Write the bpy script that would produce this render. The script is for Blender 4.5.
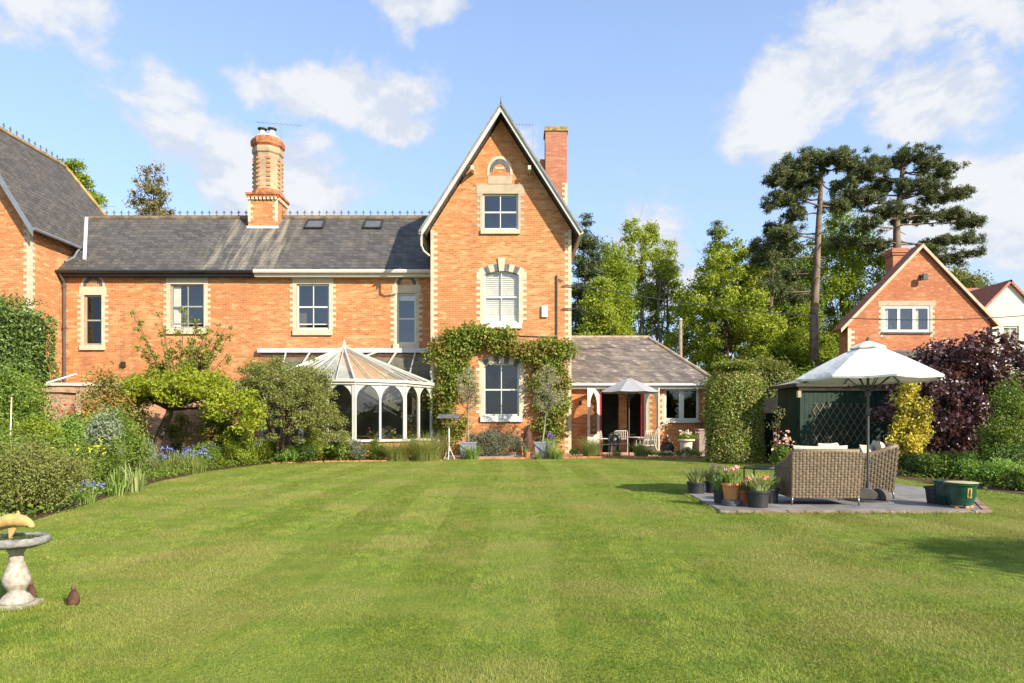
import bpy, bmesh, math, random
import numpy as np
from mathutils import Vector
from mathutils.geometry import tessellate_polygon

for o in list(bpy.data.objects):
    bpy.data.objects.remove(o)
SC = bpy.context.scene
COL = SC.collection
R = math.radians

# ------------------------------------------------------------------ camera
F, CX, CY, H = 682.67, 512.0, 424.0, 1.25
cam_d = bpy.data.cameras.new('camera')
cam = bpy.data.objects.new('camera', cam_d)
COL.objects.link(cam)
cam.location = (0, 0, H)
cam.rotation_euler = (R(90), 0, 0)
cam_d.lens = 24.0
cam_d.sensor_width = 36.0
cam_d.shift_y = (CY - 341.5) / 1024.0
cam_d.clip_start = 0.05
cam_d.clip_end = 2000
SC.camera = cam

# ------------------------------------------------------------------ light
SUN_EL = 29.0
SUN_AZ = 46.0          # degrees to the right of the direction behind the camera
SKY_STRENGTH = 0.125
sun_vec = Vector((math.sin(R(SUN_AZ)) * math.cos(R(SUN_EL)), -math.cos(R(SUN_AZ)) * math.cos(R(SUN_EL)), math.sin(R(SUN_EL))))
sd = bpy.data.lights.new('sun', 'SUN')
sd.energy = 4.8
sd.angle = R(0.5)
sd.color = (1.0, 0.90, 0.74)
so = bpy.data.objects.new('sun', sd)
COL.objects.link(so)
so.rotation_euler = sun_vec.to_track_quat('Z', 'Y').to_euler()
so.location = (20, -20, 30)
SC.view_settings.view_transform = 'Standard'
SC.view_settings.look = 'None'
SC.view_settings.gamma = 1
SC.view_settings.use_curve_mapping = False
SC.view_settings.exposure = 1.03

world = bpy.data.worlds.new('World')
SC.world = world
world.use_nodes = True
wt = world.node_tree
wt.nodes.clear()


class NT:
    """small node-graph helper"""
    def __init__(self, tree):
        self.t = tree
    def n(self, kind, **kw):
        nd = self.t.nodes.new('ShaderNode' + kind)
        for k, v in kw.items():
            setattr(nd, k, v)
        return nd
    def put(self, sock, v):
        if isinstance(v, bpy.types.NodeSocket):
            self.t.links.new(v, sock)
        else:
            if isinstance(v, tuple) and len(v) == 3 and sock.type == 'RGBA':
                v = (*v, 1)
            sock.default_value = v
    def math(self, op, a, b=0.0, c=None, clamp=False):
        nd = self.n('Math', operation=op, use_clamp=clamp)
        self.put(nd.inputs[0], a)
        self.put(nd.inputs[1], b)
        if c is not None:
            self.put(nd.inputs[2], c)
        return nd.outputs[0]
    def mix(self, f, a, b, blend='MIX'):
        nd = self.n('Mix', data_type='RGBA', blend_type=blend)
        nd.clamp_factor = True
        self.put(nd.inputs[0], f)
        self.put(nd.inputs[6], a)
        self.put(nd.inputs[7], b)
        return nd.outputs[2]
    def noise(self, vec, scale, detail=4, rough=.55, dist=0.0):
        nd = self.n('TexNoise')
        if vec is not None:
            self.put(nd.inputs['Vector'], vec)
        nd.inputs['Scale'].default_value = scale
        nd.inputs['Detail'].default_value = detail
        nd.inputs['Roughness'].default_value = rough
        nd.inputs['Distortion'].default_value = dist
        return nd.outputs['Fac']
    def ramp(self, f, a, b, lo=0.0, hi=1.0):
        nd = self.n('MapRange', interpolation_type='SMOOTHSTEP')
        self.put(nd.inputs[0], f)
        nd.inputs[1].default_value = a
        nd.inputs[2].default_value = b
        nd.inputs[3].default_value = lo
        nd.inputs[4].default_value = hi
        return nd.outputs[0]
    def scalev(self, vec, s):
        nd = self.n('Mapping')
        self.put(nd.inputs[0], vec)
        nd.inputs['Scale'].default_value = s
        return nd.outputs[0]


def build_sky():
    g = NT(wt)
    out = g.n('OutputWorld')
    bg = g.n('Background')
    sky = g.n('TexSky', sky_type='NISHITA')
    sky.sun_disc = False
    sky.sun_elevation = R(SUN_EL)
    sky.sun_rotation = R(180 - SUN_AZ)
    sky.air_density = 1.0
    sky.dust_density = 0.6
    sky.ozone_density = 2.2
    tc = g.n('TexCoord')
    d = tc.outputs['Generated']
    sep = g.n('SeparateXYZ')
    g.put(sep.inputs[0], d)
    az = g.math('ARCTAN2', sep.outputs[0], sep.outputs[1])
    el = g.math('ARCSINE', sep.outputs[2])
    el0 = el
    # billowing: shift the bank outlines by a few degrees of noise
    az = g.math('ADD', az, g.math('MULTIPLY', g.math('SUBTRACT', g.noise(d, 4.5, 5, .6), .5), R(17)))
    el = g.math('ADD', el, g.math('MULTIPLY', g.math('SUBTRACT', g.noise(g.scalev(d, (1.1, 1.1, 1.1)), 5.5, 6, .6), .5), R(11)))
    # cloud banks by compass direction and elevation (degrees): az, el, half width, half height, weight
    banks = [(-15.5, 26.0, 7.5, 3.0, 1.0), (-19.8, 18.4, 8.5, 4.2, .92), (-11.5, 25.0, 4.0, 1.8, .85),
             (-9.5, 32.5, 6.5, 2.6, .75), (-34.0, 26.5, 3.5, 7.0, .78), (-29.5, 21.5, 5.0, 5.0, .8),
             (23.5, 24.0, 7.5, 3.6, 1.0), (29.0, 27.0, 6.5, 3.4, 1.05), (35.0, 28.5, 7.0, 4.6, 1.1), (31.5, 22.0, 7.0, 4.0, 1.0),
             (27.5, 33.5, 5.5, 1.7, .62), (37.0, 15.0, 9.0, 6.0, 1.0), (10.0, 13.5, 6.5, 4.0, .85), (13.0, 11.0, 6.0, 3.0, .8),
             (-24.0, 33.0, 8.0, 1.5, .55), (1.5, 22.0, 3.0, 2.5, .5), (34.0, 20.5, 5.0, 3.0, .8)]
    tot = None
    for a, e, wa, we, k in banks:
        dx = g.math('DIVIDE', g.math('SUBTRACT', az, R(a)), R(wa))
        dy = g.math('DIVIDE', g.math('SUBTRACT', el, R(e)), R(we))
        q = g.math('ADD', g.math('MULTIPLY', dx, dx), g.math('MULTIPLY', dy, dy))
        v = g.math('MULTIPLY', g.math('EXPONENT', g.math('MULTIPLY', q, -0.9)), k)
        tot = v if tot is None else g.math('MAXIMUM', tot, v)
    # unseen clouds added outside the view, to give fill light
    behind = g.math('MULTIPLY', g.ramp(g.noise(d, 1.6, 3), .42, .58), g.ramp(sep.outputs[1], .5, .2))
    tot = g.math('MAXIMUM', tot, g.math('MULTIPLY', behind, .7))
    n1 = g.noise(g.scalev(d, (1, 1, 1.7)), 7.0, 9, .62, .25)
    n2 = g.noise(g.scalev(d, (1, 1, 1.5)), 2.6, 4, .5)
    dens = g.math('ADD', tot, g.math('MULTIPLY', g.math('SUBTRACT', n1, .5), 1.5))
    dens = g.math('ADD', dens, g.math('MULTIPLY', g.math('SUBTRACT', n2, .5), .45))
    mask = g.ramp(dens, .36, .72)
    up_ = g.n('VectorMath', operation='ADD'); g.put(up_.inputs[0], d); up_.inputs[1].default_value = (.022, -.01, .030)
    n3 = g.noise(g.scalev(up_.outputs[0], (1, 1, 1.7)), 7.0, 6, .6, .25)
    relief = g.ramp(g.math('SUBTRACT', n1, n3), -.09, .07)
    thick = g.math('MULTIPLY', relief, g.ramp(dens, .40, .85))
    ccol = g.mix(thick, (2.75, 2.98, 3.4), (3.6, 3.66, 3.74))
    fill_gain = g.ramp(sep.outputs[1], .3, -.5, 1.0, 2.0)      # added clouds behind the camera brightened further for fill
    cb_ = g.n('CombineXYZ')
    for k_ in range(3): g.put(cb_.inputs[k_], fill_gain)
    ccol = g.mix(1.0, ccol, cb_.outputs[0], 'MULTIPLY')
    tint = g.mix(1.0, sky.outputs[0], (.86, .96, 1.14), 'MULTIPLY')
    # thin bright veil towards the horizon (spring haze high up)
    veil = g.ramp(el0, R(44), R(2), .25, .62)
    base = g.mix(veil, tint, (2.75, 3.45, 4.6))
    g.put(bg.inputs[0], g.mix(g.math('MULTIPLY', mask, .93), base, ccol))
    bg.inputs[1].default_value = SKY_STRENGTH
    g.t.links.new(bg.outputs[0], out.inputs[0])


build_sky()

# ------------------------------------------------------------------ measuring helpers
def wx(px, Y): return (px - CX) * Y / F
def wz(py, Y): return H + (CY - py) * Y / F
def gy(py): return H * F / (py - CY)

# ------------------------------------------------------------------ objects and labels
def thing(name, label, cat, loc=(0, 0, 0), rotz=0.0, group=None):
    o = bpy.data.objects.new(name, None)
    COL.objects.link(o)
    o.location = loc
    o.rotation_euler = (0, 0, rotz)
    o['label'] = label
    o['category'] = cat
    o.empty_display_size = .2
    if group: o['group'] = group
    return o
def tag(o, label, cat, group=None):
    o['label'] = label; o['category'] = cat
    if group: o['group'] = group
    return o
def kind(o, k):
    o['kind'] = k
    return o
def dup(root, loc, rotz=None, label=None):
    r = root.copy(); COL.objects.link(r); r.location = loc
    if rotz is not None: r.rotation_euler = (0, 0, rotz)
    if label: r['label'] = label
    for ch in list(root.children):
        c = ch.copy(); COL.objects.link(c); c.parent = r
        for gch in list(ch.children):
            e = gch.copy(); COL.objects.link(e); e.parent = c
    return r
def base_of(parent):
    v = Vector((0, 0, 0))
    while parent is not None:
        v = v + Vector(parent.location); parent = parent.parent
    return v
def link(name, me, mat, parent=None, smooth=False):
    o = bpy.data.objects.new(name, me)
    COL.objects.link(o)
    if mat is not None: me.materials.append(mat)
    if parent is not None: o.parent = parent
    if smooth: me.polygons.foreach_set('use_smooth', [True] * len(me.polygons))
    return o
def mesh_np(name, V, Fc, mat, parent=None, smooth=False, world=False):
    """V (N,3), Fc (M,k) equal-sized faces"""
    V = np.asarray(V, dtype=np.float32); Fc = np.asarray(Fc, dtype=np.int32)
    if world and parent is not None:
        V = V - np.array(base_of(parent), dtype=np.float32)
    me = bpy.data.meshes.new(name)
    m, k = Fc.shape
    me.vertices.add(len(V)); me.vertices.foreach_set('co', V.ravel())
    me.loops.add(m * k); me.loops.foreach_set('vertex_index', Fc.ravel())
    me.polygons.add(m)
    me.polygons.foreach_set('loop_start', np.arange(0, m * k, k, dtype=np.int32))
    me.polygons.foreach_set('loop_total', np.full(m, k, dtype=np.int32))
    me.update(calc_edges=True)
    return link(name, me, mat, parent, smooth)

class MB:
    def __init__(self):
        self.v = []; self.f = []
    def add(self, vs, fs):
        b = len(self.v)
        self.v += [tuple(p) for p in vs]
        self.f += [tuple(i + b for i in q) for q in fs]
        return self
    def box(self, x0, x1, y0, y1, z0, z1):
        return self.add([(x0, y0, z0), (x1, y0, z0), (x1, y1, z0), (x0, y1, z0), (x0, y0, z1), (x1, y0, z1), (x1, y1, z1), (x0, y1, z1)],
                 [(3, 2, 1, 0), (4, 5, 6, 7), (0, 1, 5, 4), (1, 2, 6, 5), (2, 3, 7, 6), (3, 0, 4, 7)])
    def obox(self, a, b, w, h, up=(0, 0, 1)):
        """bar from a to b with width w (sideways) and height h (along up)"""
        a = Vector(a); b = Vector(b); t = (b - a).normalized(); up = Vector(up)
        s = t.cross(up)
        if s.length < 1e-5: s = t.cross(Vector((0, 1, 0)))
        s.normalize(); u = s.cross(t)
        vs = []
        for p in (a, b):
            for i, j in ((-1, -1), (1, -1), (1, 1), (-1, 1)):
                vs.append(p + s * (w / 2 * i) + u * (h / 2 * j))
        return self.add(vs, [(0, 1, 2, 3), (7, 6, 5, 4), (0, 4, 5, 1), (1, 5, 6, 2), (2, 6, 7, 3), (3, 7, 4, 0)])
    def quad(self, *ps):
        return self.add(ps, [tuple(range(len(ps)))])
    def prism(self, pts, y0, y1, fn=None):
        """polygon of (x,z) points, counter-clockwise seen from -Y, pulled from y0 (front) to y1"""
        n = len(pts)
        fn = fn or (lambda x, y, z: (x, y, z))
        vs = [fn(x, y0, z) for x, z in pts] + [fn(x, y1, z) for x, z in pts]
        fs = [tuple(range(n)), tuple(range(2 * n - 1, n - 1, -1))]
        for i in range(n):
            j = (i + 1) % n
            fs.append((i, i + n, j + n, j))
        return self.add(vs, fs)
    def holed(self, outer, holes, y0, depth, fn=None, back=False):
        """flat face in the xz plane with holes and reveals of the given depth"""
        fn = fn or (lambda x, y, z: (x, y, z))
        loops = [outer] + holes
        allp = [p for l in loops for p in l]
        tris = tessellate_polygon([[Vector((x, z, 0)) for x, z in l] for l in loops])
        fs = []
        for t in tris:
            a, b, c = [allp[i] for i in t]
            ar = (b[0] - a[0]) * (c[1] - a[1]) - (c[0] - a[0]) * (b[1] - a[1])
            fs.append(tuple(t) if ar > 0 else tuple(reversed(t)))
        self.add([fn(x, y0, z) for x, z in allp], fs)
        if back:
            self.add([fn(x, y0 + depth, z) for x, z in allp], [tuple(reversed(t)) for t in fs])
        for l in (holes + ([outer] if back else [])):
            n = len(l)
            self.add([fn(x, y0, z) for x, z in l] + [fn(x, y0 + depth, z) for x, z in l],
                     [(i, (i + 1) % n, (i + 1) % n + n, i + n) for i in range(n)])
        return self
    def tube(self, pts, rad, sides=6, cap=True):
        pts = [Vector(p) for p in pts]
        n = len(pts)
        if not hasattr(rad, '__len__'): rad = [rad] * n
        vs = []; ref = None
        for i, p in enumerate(pts):
            t = (pts[min(i + 1, n - 1)] - pts[max(i - 1, 0)])
            t = t.normalized() if t.length > 1e-9 else Vector((0, 0, 1))
            if ref is None:
                ref = t.cross(Vector((0, 0, 1)))
                if ref.length < 1e-3: ref = Vector((1, 0, 0))
            ref = (ref - t * ref.dot(t))
            ref.normalize(); b = t.cross(ref)
            for k in range(sides):
                a = 2 * math.pi * k / sides
                vs.append(p + (ref * math.cos(a) + b * math.sin(a)) * rad[i])
        fs = []
        for i in range(n - 1):
            for k in range(sides):
                k2 = (k + 1) % sides
                fs.append((i * sides + k, i * sides + k2, (i + 1) * sides + k2, (i + 1) * sides + k))
        if cap:
            fs.append(tuple(range(sides - 1, -1, -1)))
            fs.append(tuple((n - 1) * sides + k for k in range(sides)))
        return self.add(vs, fs)
    def lathe(self, prof, c=(0, 0, 0), sides=24, rot=0.0, sq=None):
        """profile of (r, z) from bottom to top"""
        vs = []; n = len(prof)
        for r, z in prof:
            for k in range(sides):
                a = 2 * math.pi * k / sides + rot
                vs.append((c[0] + r * math.cos(a), c[1] + r * math.sin(a), c[2] + z))
        fs = []
        for i in range(n - 1):
            for k in range(sides):
                k2 = (k + 1) % sides
                fs.append((i * sides + k, i * sides + k2, (i + 1) * sides + k2, (i + 1) * sides + k))
        fs.append(tuple(range(sides - 1, -1, -1)))
        fs.append(tuple((n - 1) * sides + k for k in range(sides)))
        return self.add(vs, fs)
    def ball(self, c, r, seg=8, ring=5):
        rx, ry, rz = r if hasattr(r, '__len__') else (r, r, r)
        vs = [(c[0], c[1], c[2] - rz)]
        for i in range(1, ring):
            ph = math.pi * i / ring - math.pi / 2
            for k in range(seg):
                a = 2 * math.pi * k / seg
                vs.append((c[0] + rx * math.cos(ph) * math.cos(a), c[1] + ry * math.cos(ph) * math.sin(a), c[2] + rz * math.sin(ph)))
        vs.append((c[0], c[1], c[2] + rz))
        fs = []
        for k in range(seg):
            fs.append((0, 1 + (k + 1) % seg, 1 + k))
        for i in range(ring - 2):
            for k in range(seg):
                k2 = (k + 1) % seg
                fs.append((1 + i * seg + k, 1 + i * seg + k2, 1 + (i + 1) * seg + k2, 1 + (i + 1) * seg + k))
        top = len(vs) - 1; b = 1 + (ring - 2) * seg
        for k in range(seg):
            fs.append((b + k, b + (k + 1) % seg, top))
        return self.add(vs, fs)
    def build(self, name, mat, parent=None, smooth=False, world=False, bevel=0.0, sharp=None, extra=()):
        marks = []
        for mb_, mt_ in extra:
            marks.append((len(self.f), mt_)); self.add(mb_.v, mb_.f)
        me = bpy.data.meshes.new(name)
        vs = self.v
        if world and parent is not None:
            b = base_of(parent)
            vs = [(p[0] - b.x, p[1] - b.y, p[2] - b.z) for p in vs]
        me.from_pydata([tuple(p) for p in vs], [], self.f)
        me.update()
        o = link(name, me, mat, parent, smooth)
        for k_, (f0, mt_) in enumerate(marks):
            me.materials.append(mt_); f1 = marks[k_ + 1][0] if k_ + 1 < len(marks) else len(self.f)
            for q_ in range(f0, f1): me.polygons[q_].material_index = k_ + 1
        if smooth and sharp:
            me.set_sharp_from_angle(angle=R(sharp))
        if bevel:
            m = o.modifiers.new('bevel', 'BEVEL'); m.width = bevel; m.segments = 2; m.limit_method = 'ANGLE'
        return o

# ------------------------------------------------------------------ materials
def mat(name):
    m = bpy.data.materials.new(name)
    m.use_nodes = True
    t = m.node_tree; t.nodes.clear()
    g = NT(t)
    out = g.n('OutputMaterial'); b = g.n('BsdfPrincipled')
    t.links.new(b.outputs[0], out.inputs[0])
    return m, g, b, out
def pos(g): return g.n('NewGeometry').outputs['Position']
def objc(g): return g.n('TexCoord').outputs['Object']
def bump(g, b, h, dist=.01, strength=.6):
    nd = g.n('Bump'); nd.inputs['Distance'].default_value = dist; nd.inputs['Strength'].default_value = strength
    g.put(nd.inputs['Height'], h); g.t.links.new(nd.outputs[0], b.inputs['Normal'])

def plain(name, col, rough=.6, spec=.4, var=.15, scale=6.0, metal=0.0, bumpd=0.0, dirt=None, dscale=2.0):
    m, g, b, o = mat(name)
    p = pos(g) if scale < 0 else objc(g)
    n = g.noise(p, abs(scale), 5)
    lo = tuple(c * (1 - var) for c in col); hi = tuple(min(1, c * (1 + var)) for c in col)
    c = g.mix(g.ramp(n, .3, .7), lo, hi)
    if dirt:
        d = g.ramp(g.noise(p, dscale, 6, .65), .52, .72)
        c = g.mix(g.math('MULTIPLY', d, .7), c, dirt)
    g.put(b.inputs['Base Color'], c)
    b.inputs['Roughness'].default_value = rough
    b.inputs['Specular IOR Level'].default_value = spec
    b.inputs['Metallic'].default_value = metal
    if bumpd: bump(g, b, n, bumpd)
    return m

def wall_uv(g):
    p = pos(g)
    s = g.n('SeparateXYZ'); g.put(s.inputs[0], p)
    c = g.n('CombineXYZ')
    g.put(c.inputs[0], g.math('ADD', s.outputs[0], s.outputs[1])); g.put(c.inputs[1], s.outputs[2])
    return p, c.outputs[0]

def brick_mat(name, c1, c2, c3, mortar, pale=.35, bw=.235, rh=.078, msize=.006, stain=.55):
    m, g, b, o = mat(name)
    p, uv = wall_uv(g)
    t = g.n('TexBrick')
    g.put(t.inputs['Vector'], uv)
    t.inputs['Scale'].default_value = 1.0
    t.inputs['Brick Width'].default_value = bw; t.inputs['Row Height'].default_value = rh
    t.inputs['Mortar Size'].default_value = msize; t.inputs['Mortar Smooth'].default_value = .2
    t.inputs['Bias'].default_value = -.1
    g.put(t.inputs['Color1'], (0, 0, 0)); g.put(t.inputs['Color2'], (1, 1, 1)); g.put(t.inputs['Mortar'], (.5, .5, .5))
    rnd = t.outputs['Color']
    c = g.mix(rnd, c1, c2)
    big = g.noise(p, .45, 5, .6)
    c = g.mix(g.ramp(big, .40, .62, 0, .85), c, c3)
    band = g.noise(g.scalev(uv, (.35, 2.6, 1)), 1.0, 5, .65)
    c = g.mix(g.ramp(band, .52, .72, 0, pale), c, (.60, .36, .19))
    # single over-burnt and pale bricks: noise sampled about one brick wide
    spot = g.noise(g.scalev(uv, (2.6, 9.0, 1)), 1.0, 2, .5)
    c = g.mix(g.ramp(spot, .57, .68, 0, pale), c, (.62, .395, .19))
    c = g.mix(g.ramp(spot, .42, .30, 0, .75), c, tuple(x * .60 for x in c1))
    fine = g.noise(p, 22, 4)
    c = g.mix(g.ramp(fine, .35, .75, 0, .25), c, tuple(x * .75 for x in c2))
    c = g.mix(g.math('MULTIPLY', t.outputs['Fac'], .85), c, mortar)
    # weather streaks with a shape of their own
    st = g.noise(g.scalev(p, (1.3, 1.3, .35)), 1.1, 6, .65)
    c = g.mix(g.ramp(st, .53, .78, 0, stain), c, (.19, .105, .06))
    g.put(b.inputs['Base Color'], c)
    b.inputs['Roughness'].default_value = .85
    b.inputs['Specular IOR Level'].default_value = .25
    hgt = g.math('SUBTRACT', g.math('MULTIPLY', fine, .3), t.outputs['Fac'])
    bump(g, b, hgt, .008, .7)
    return m

def slate_mat(name, c1, c2, lichen, lich_amt=.5, bw=.30, rh=.16, streak=.5, wash=None):
    m, g, b, o = mat(name)
    p, uv = wall_uv(g)
    t = g.n('TexBrick')
    g.put(t.inputs['Vector'], uv)
    t.inputs['Scale'].default_value = 1.0
    t.inputs['Brick Width'].default_value = bw; t.inputs['Row Height'].default_value = rh
    t.inputs['Mortar Size'].default_value = .007; t.inputs['Mortar Smooth'].default_value = .3
    g.put(t.inputs['Color1'], (0, 0, 0)); g.put(t.inputs['Color2'], (1, 1, 1)); g.put(t.inputs['Mortar'], (.3, .3, .3))
    c = g.mix(t.outputs['Color'], c1, c2)
    n = g.noise(g.scalev(p, (1.0, 1.0, .6)), 1.0, 7, .65)
    c = g.mix(g.ramp(n, .48, .74, 0, lich_amt), c, lichen)
    sn = g.noise(g.scalev(uv, (3.0, 9.0, 1)), 1.0, 2, .5)
    c = g.mix(g.ramp(sn, .58, .72, 0, streak), c, tuple(min(1, x * 2.1) for x in c2))
    c = g.mix(g.ramp(sn, .42, .3, 0, streak), c, tuple(x * .6 for x in c1))
    if wash:
        sx_ = g.n('SeparateXYZ'); g.put(sx_.inputs[0], p)
        wn = g.noise(g.scalev(p, (2.2, .25, .25)), 1.6, 5, .6)
        band = g.math('MULTIPLY', g.ramp(sx_.outputs[0], wash[0] - .7, wash[0] + .3), g.ramp(sx_.outputs[0], wash[1] + .7, wash[1] - .3))
        c = g.mix(g.math('MULTIPLY', g.ramp(wn, .42, .66, 0, .8), band), c, (.27, .24, .18))
    f = g.noise(p, 14, 5, .7)
    c = g.mix(g.ramp(f, .55, .75, 0, .35), c, lichen)
    c = g.mix(g.math('MULTIPLY', t.outputs['Fac'], .8), c, tuple(x * .35 for x in c1))
    g.put(b.inputs['Base Color'], c)
    b.inputs['Roughness'].default_value = .62
    b.inputs['Specular IOR Level'].default_value = .35
    sz = g.n('SeparateXYZ'); g.put(sz.inputs[0], uv)
    saw = g.math('FRACT', g.math('DIVIDE', sz.outputs[1], rh))
    bump(g, b, g.math('SUBTRACT', g.math('MULTIPLY', saw, -.6), g.math('MULTIPLY', t.outputs['Fac'], .5)), .018, .8)
    return m

LK = 1.9
def leaf_mat(name, c1, c2, c3=None, trans=.35, rough=.5, dead=0.0, spec=.3):
    """leaf colours vary leaf by leaf, with slow drifts through the plant"""
    m, g, b, o = mat(name)
    c1 = tuple(x * LK for x in c1); c2 = tuple(x * LK for x in c2)
    if c3: c3 = tuple(x * LK for x in c3)
    geo = g.n('NewGeometry')
    r = geo.outputs['Random Per Island']
    c = g.mix(r, c1, c2)
    if c3:
        n = g.noise(geo.outputs['Position'], 1.7, 3)
        c = g.mix(g.ramp(n, .45, .7, 0, .75), c, c3)
    if dead:
        c = g.mix(g.math('GREATER_THAN', g.math('FRACT', g.math('MULTIPLY', r, 17.3)), 1 - dead), c, (.22, .13, .05))
    g.put(b.inputs['Base Color'], c)
    b.inputs['Roughness'].default_value = rough
    b.inputs['Specular IOR Level'].default_value = spec
    tr = g.n('BsdfTranslucent')
    g.put(tr.inputs[0], g.mix(1.0, c, (1.25, 1.15, .6), 'MULTIPLY'))
    mx = g.n('MixShader'); mx.inputs[0].default_value = trans
    g.t.links.new(b.outputs[0], mx.inputs[1]); g.t.links.new(tr.outputs[0], mx.inputs[2])
    g.t.links.new(mx.outputs[0], o.inputs[0])
    return m

def glass_mat(name, tint=(.75, .8, .8), rmin=.06, wav=.0):
    """clear pane: mirror reflection by angle, the rest passes through"""
    m, g, b, o = mat(name)
    g.t.nodes.remove(b)
    fr = g.n('Fresnel'); bf = g.n('NewGeometry').outputs['Backfacing']
    g.put(fr.inputs['IOR'], g.math('SUBTRACT', 1.5, g.math('MULTIPLY', bf, .8333)))
    gl = g.n('BsdfGlossy'); gl.inputs['Roughness'].default_value = .02
    tp = g.n('BsdfTransparent'); g.put(tp.inputs[0], tint)
    mx = g.n('MixShader')
    g.put(mx.inputs[0], g.math('MAXIMUM', g.math('MULTIPLY', fr.outputs[0], 1.6), rmin))
    if wav:
        bp = g.n('Bump'); bp.inputs['Strength'].default_value = .25; bp.inputs['Distance'].default_value = wav
        g.put(bp.inputs['Height'], g.noise(pos(g), 1.8, 2)); g.t.links.new(bp.outputs[0], gl.inputs['Normal'])
    g.t.links.new(tp.outputs[0], mx.inputs[1]); g.t.links.new(gl.outputs[0], mx.inputs[2])
    g.t.links.new(mx.outputs[0], o.inputs[0])
    return m

M = {}
M['brick'] = brick_mat('orange_brick', (.37, .125, .038), (.56, .27, .105), (.41, .14, .046), (.50, .35, .21), pale=.65)
M['brick_far'] = brick_mat('far_brick', (.36, .11, .045), (.46, .17, .07), (.33, .095, .04), (.42, .29, .19), pale=.5)
M['brick_chim'] = brick_mat('chimney_brick', (.40, .12, .06), (.50, .18, .085), (.32, .12, .075), (.36, .26, .19), stain=.55)
M['brick_pale'] = brick_mat('pale_brick', (.36, .27, .165), (.45, .35, .22), (.28, .19, .12), (.40, .32, .22), pale=.2)
M['brick_garden'] = brick_mat('garden_wall_brick', (.36, .16, .08), (.46, .24, .13), (.30, .19, .13), (.52, .42, .32), pale=.6)
M['stone'] = plain('cream_stone', (.50, .42, .30), .85, .2, .12, -3.0, dirt=(.42, .34, .23), dscale=3.0)
M['stone_grey'] = plain('grey_stone', (.38, .31, .22), .85, .2, .15, -3.0, dirt=(.3, .25, .18), dscale=3.0)
M['darkstone'] = plain('blue_black_brick', (.10, .10, .105), .7, .3, .3, -6.0)
M['slate'] = slate_mat('roof_slate', (.050, .047, .045), (.092, .086, .079), (.165, .14, .10), .55, streak=.32, wash=(-12.6, -9.9))
M['slate_far'] = slate_mat('neighbour_slate', (.055, .049, .043), (.09, .08, .07), (.15, .13, .09), .35)
M['slate_low'] = slate_mat('low_roof_slate', (.085, .072, .064), (.19, .16, .135), (.25, .20, .13), .6, .34, .20, streak=.7)
M['tile'] = slate_mat('red_roof_tile', (.30, .10, .06), (.38, .15, .085), (.22, .12, .08), .4, .2, .15)
M['ridge'] = plain('ridge_tile', (.17, .12, .075), .8, .2, .4, -3.0, dirt=(.30, .21, .08))
M['lead'] = plain('lead_flashing', (.42, .43, .46), .5, .4, .15, -4.0)
M['white'] = plain('white_paint', (.56, .555, .52), .45, .4, .05, -2.0, dirt=(.60, .58, .52), dscale=2.0)
M['cream'] = plain('cream_paint', (.56, .52, .42), .5, .4, .06, -2.0, dirt=(.5, .46, .36), dscale=2.0)
M['taupe'] = plain('taupe_paint', (.27, .27, .23), .45, .4, .06, -2.0)
M['sage'] = plain('sage_paint', (.50, .54, .47), .45, .4, .05, -2.0)
M['black'] = plain('black_paint', (.018, .018, .019), .4, .5, .2, 5.0)
M['pipe'] = plain('grey_black_pipe', (.075, .07, .07), .5, .4, .2, -3.0)
M['crest'] = plain('weathered_crest', (.10, .098, .095), .7, .3, .3, -5.0)
M['iron'] = plain('dark_iron', (.028, .027, .026), .55, .5, .3, -5.0)
M['red'] = plain('red_paint', (.34, .025, .02), .45, .4, .1, -3.0)
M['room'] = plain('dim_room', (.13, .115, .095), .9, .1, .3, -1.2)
M['curtain'] = plain('white_curtain', (.78, .76, .72), .8, .2, .08, 5.0)
M['glass'] = glass_mat('window_glass', (.78, .78, .72), .15, .02)
M['glass_dark'] = glass_mat('dark_window_glass', (.28, .29, .26), .08, .02)
M['glass_clear'] = glass_mat('conservatory_glass', (.86, .9, .9), .06)
M['glass_side'] = glass_mat('tinted_side_glass', (.60, .63, .58), .09, .01)
M['blindtan'] = plain('tan_roof_blind', (.46, .33, .21), .8, .2, .12, -4.0)
M['wood'] = plain('brown_wood', (.17, .085, .04), .6, .3, .3, 5.0)
M['woodgrey'] = plain('weathered_pole', (.24, .175, .13), .85, .2, .25, 4.0)
M['bark'] = plain('bark', (.085, .062, .045), .9, .1, .4, -4.0, bumpd=.03)
M['bark_pine'] = plain('pine_bark', (.165, .122, .09), .9, .1, .4, -2.2, bumpd=.03)
M['bark_pale'] = plain('pale_bark', (.20, .18, .14), .9, .1, .35, -3.0, bumpd=.02)
M['steel'] = plain('grey_steel', (.45, .45, .45), .35, .5, .1, 5.0, metal=.8)
# ------------------------------------------------------------------ ground
def pip(px, py, poly):
    inside = np.zeros(len(px), dtype=bool)
    n = len(poly)
    for i in range(n):
        x1, y1 = poly[i]; x2, y2 = poly[(i + 1) % n]
        c = ((y1 > py) != (y2 > py)) & (px < (x2 - x1) * (py - y1) / (y2 - y1 + 1e-12) + x1)
        inside ^= c
    return inside

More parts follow.
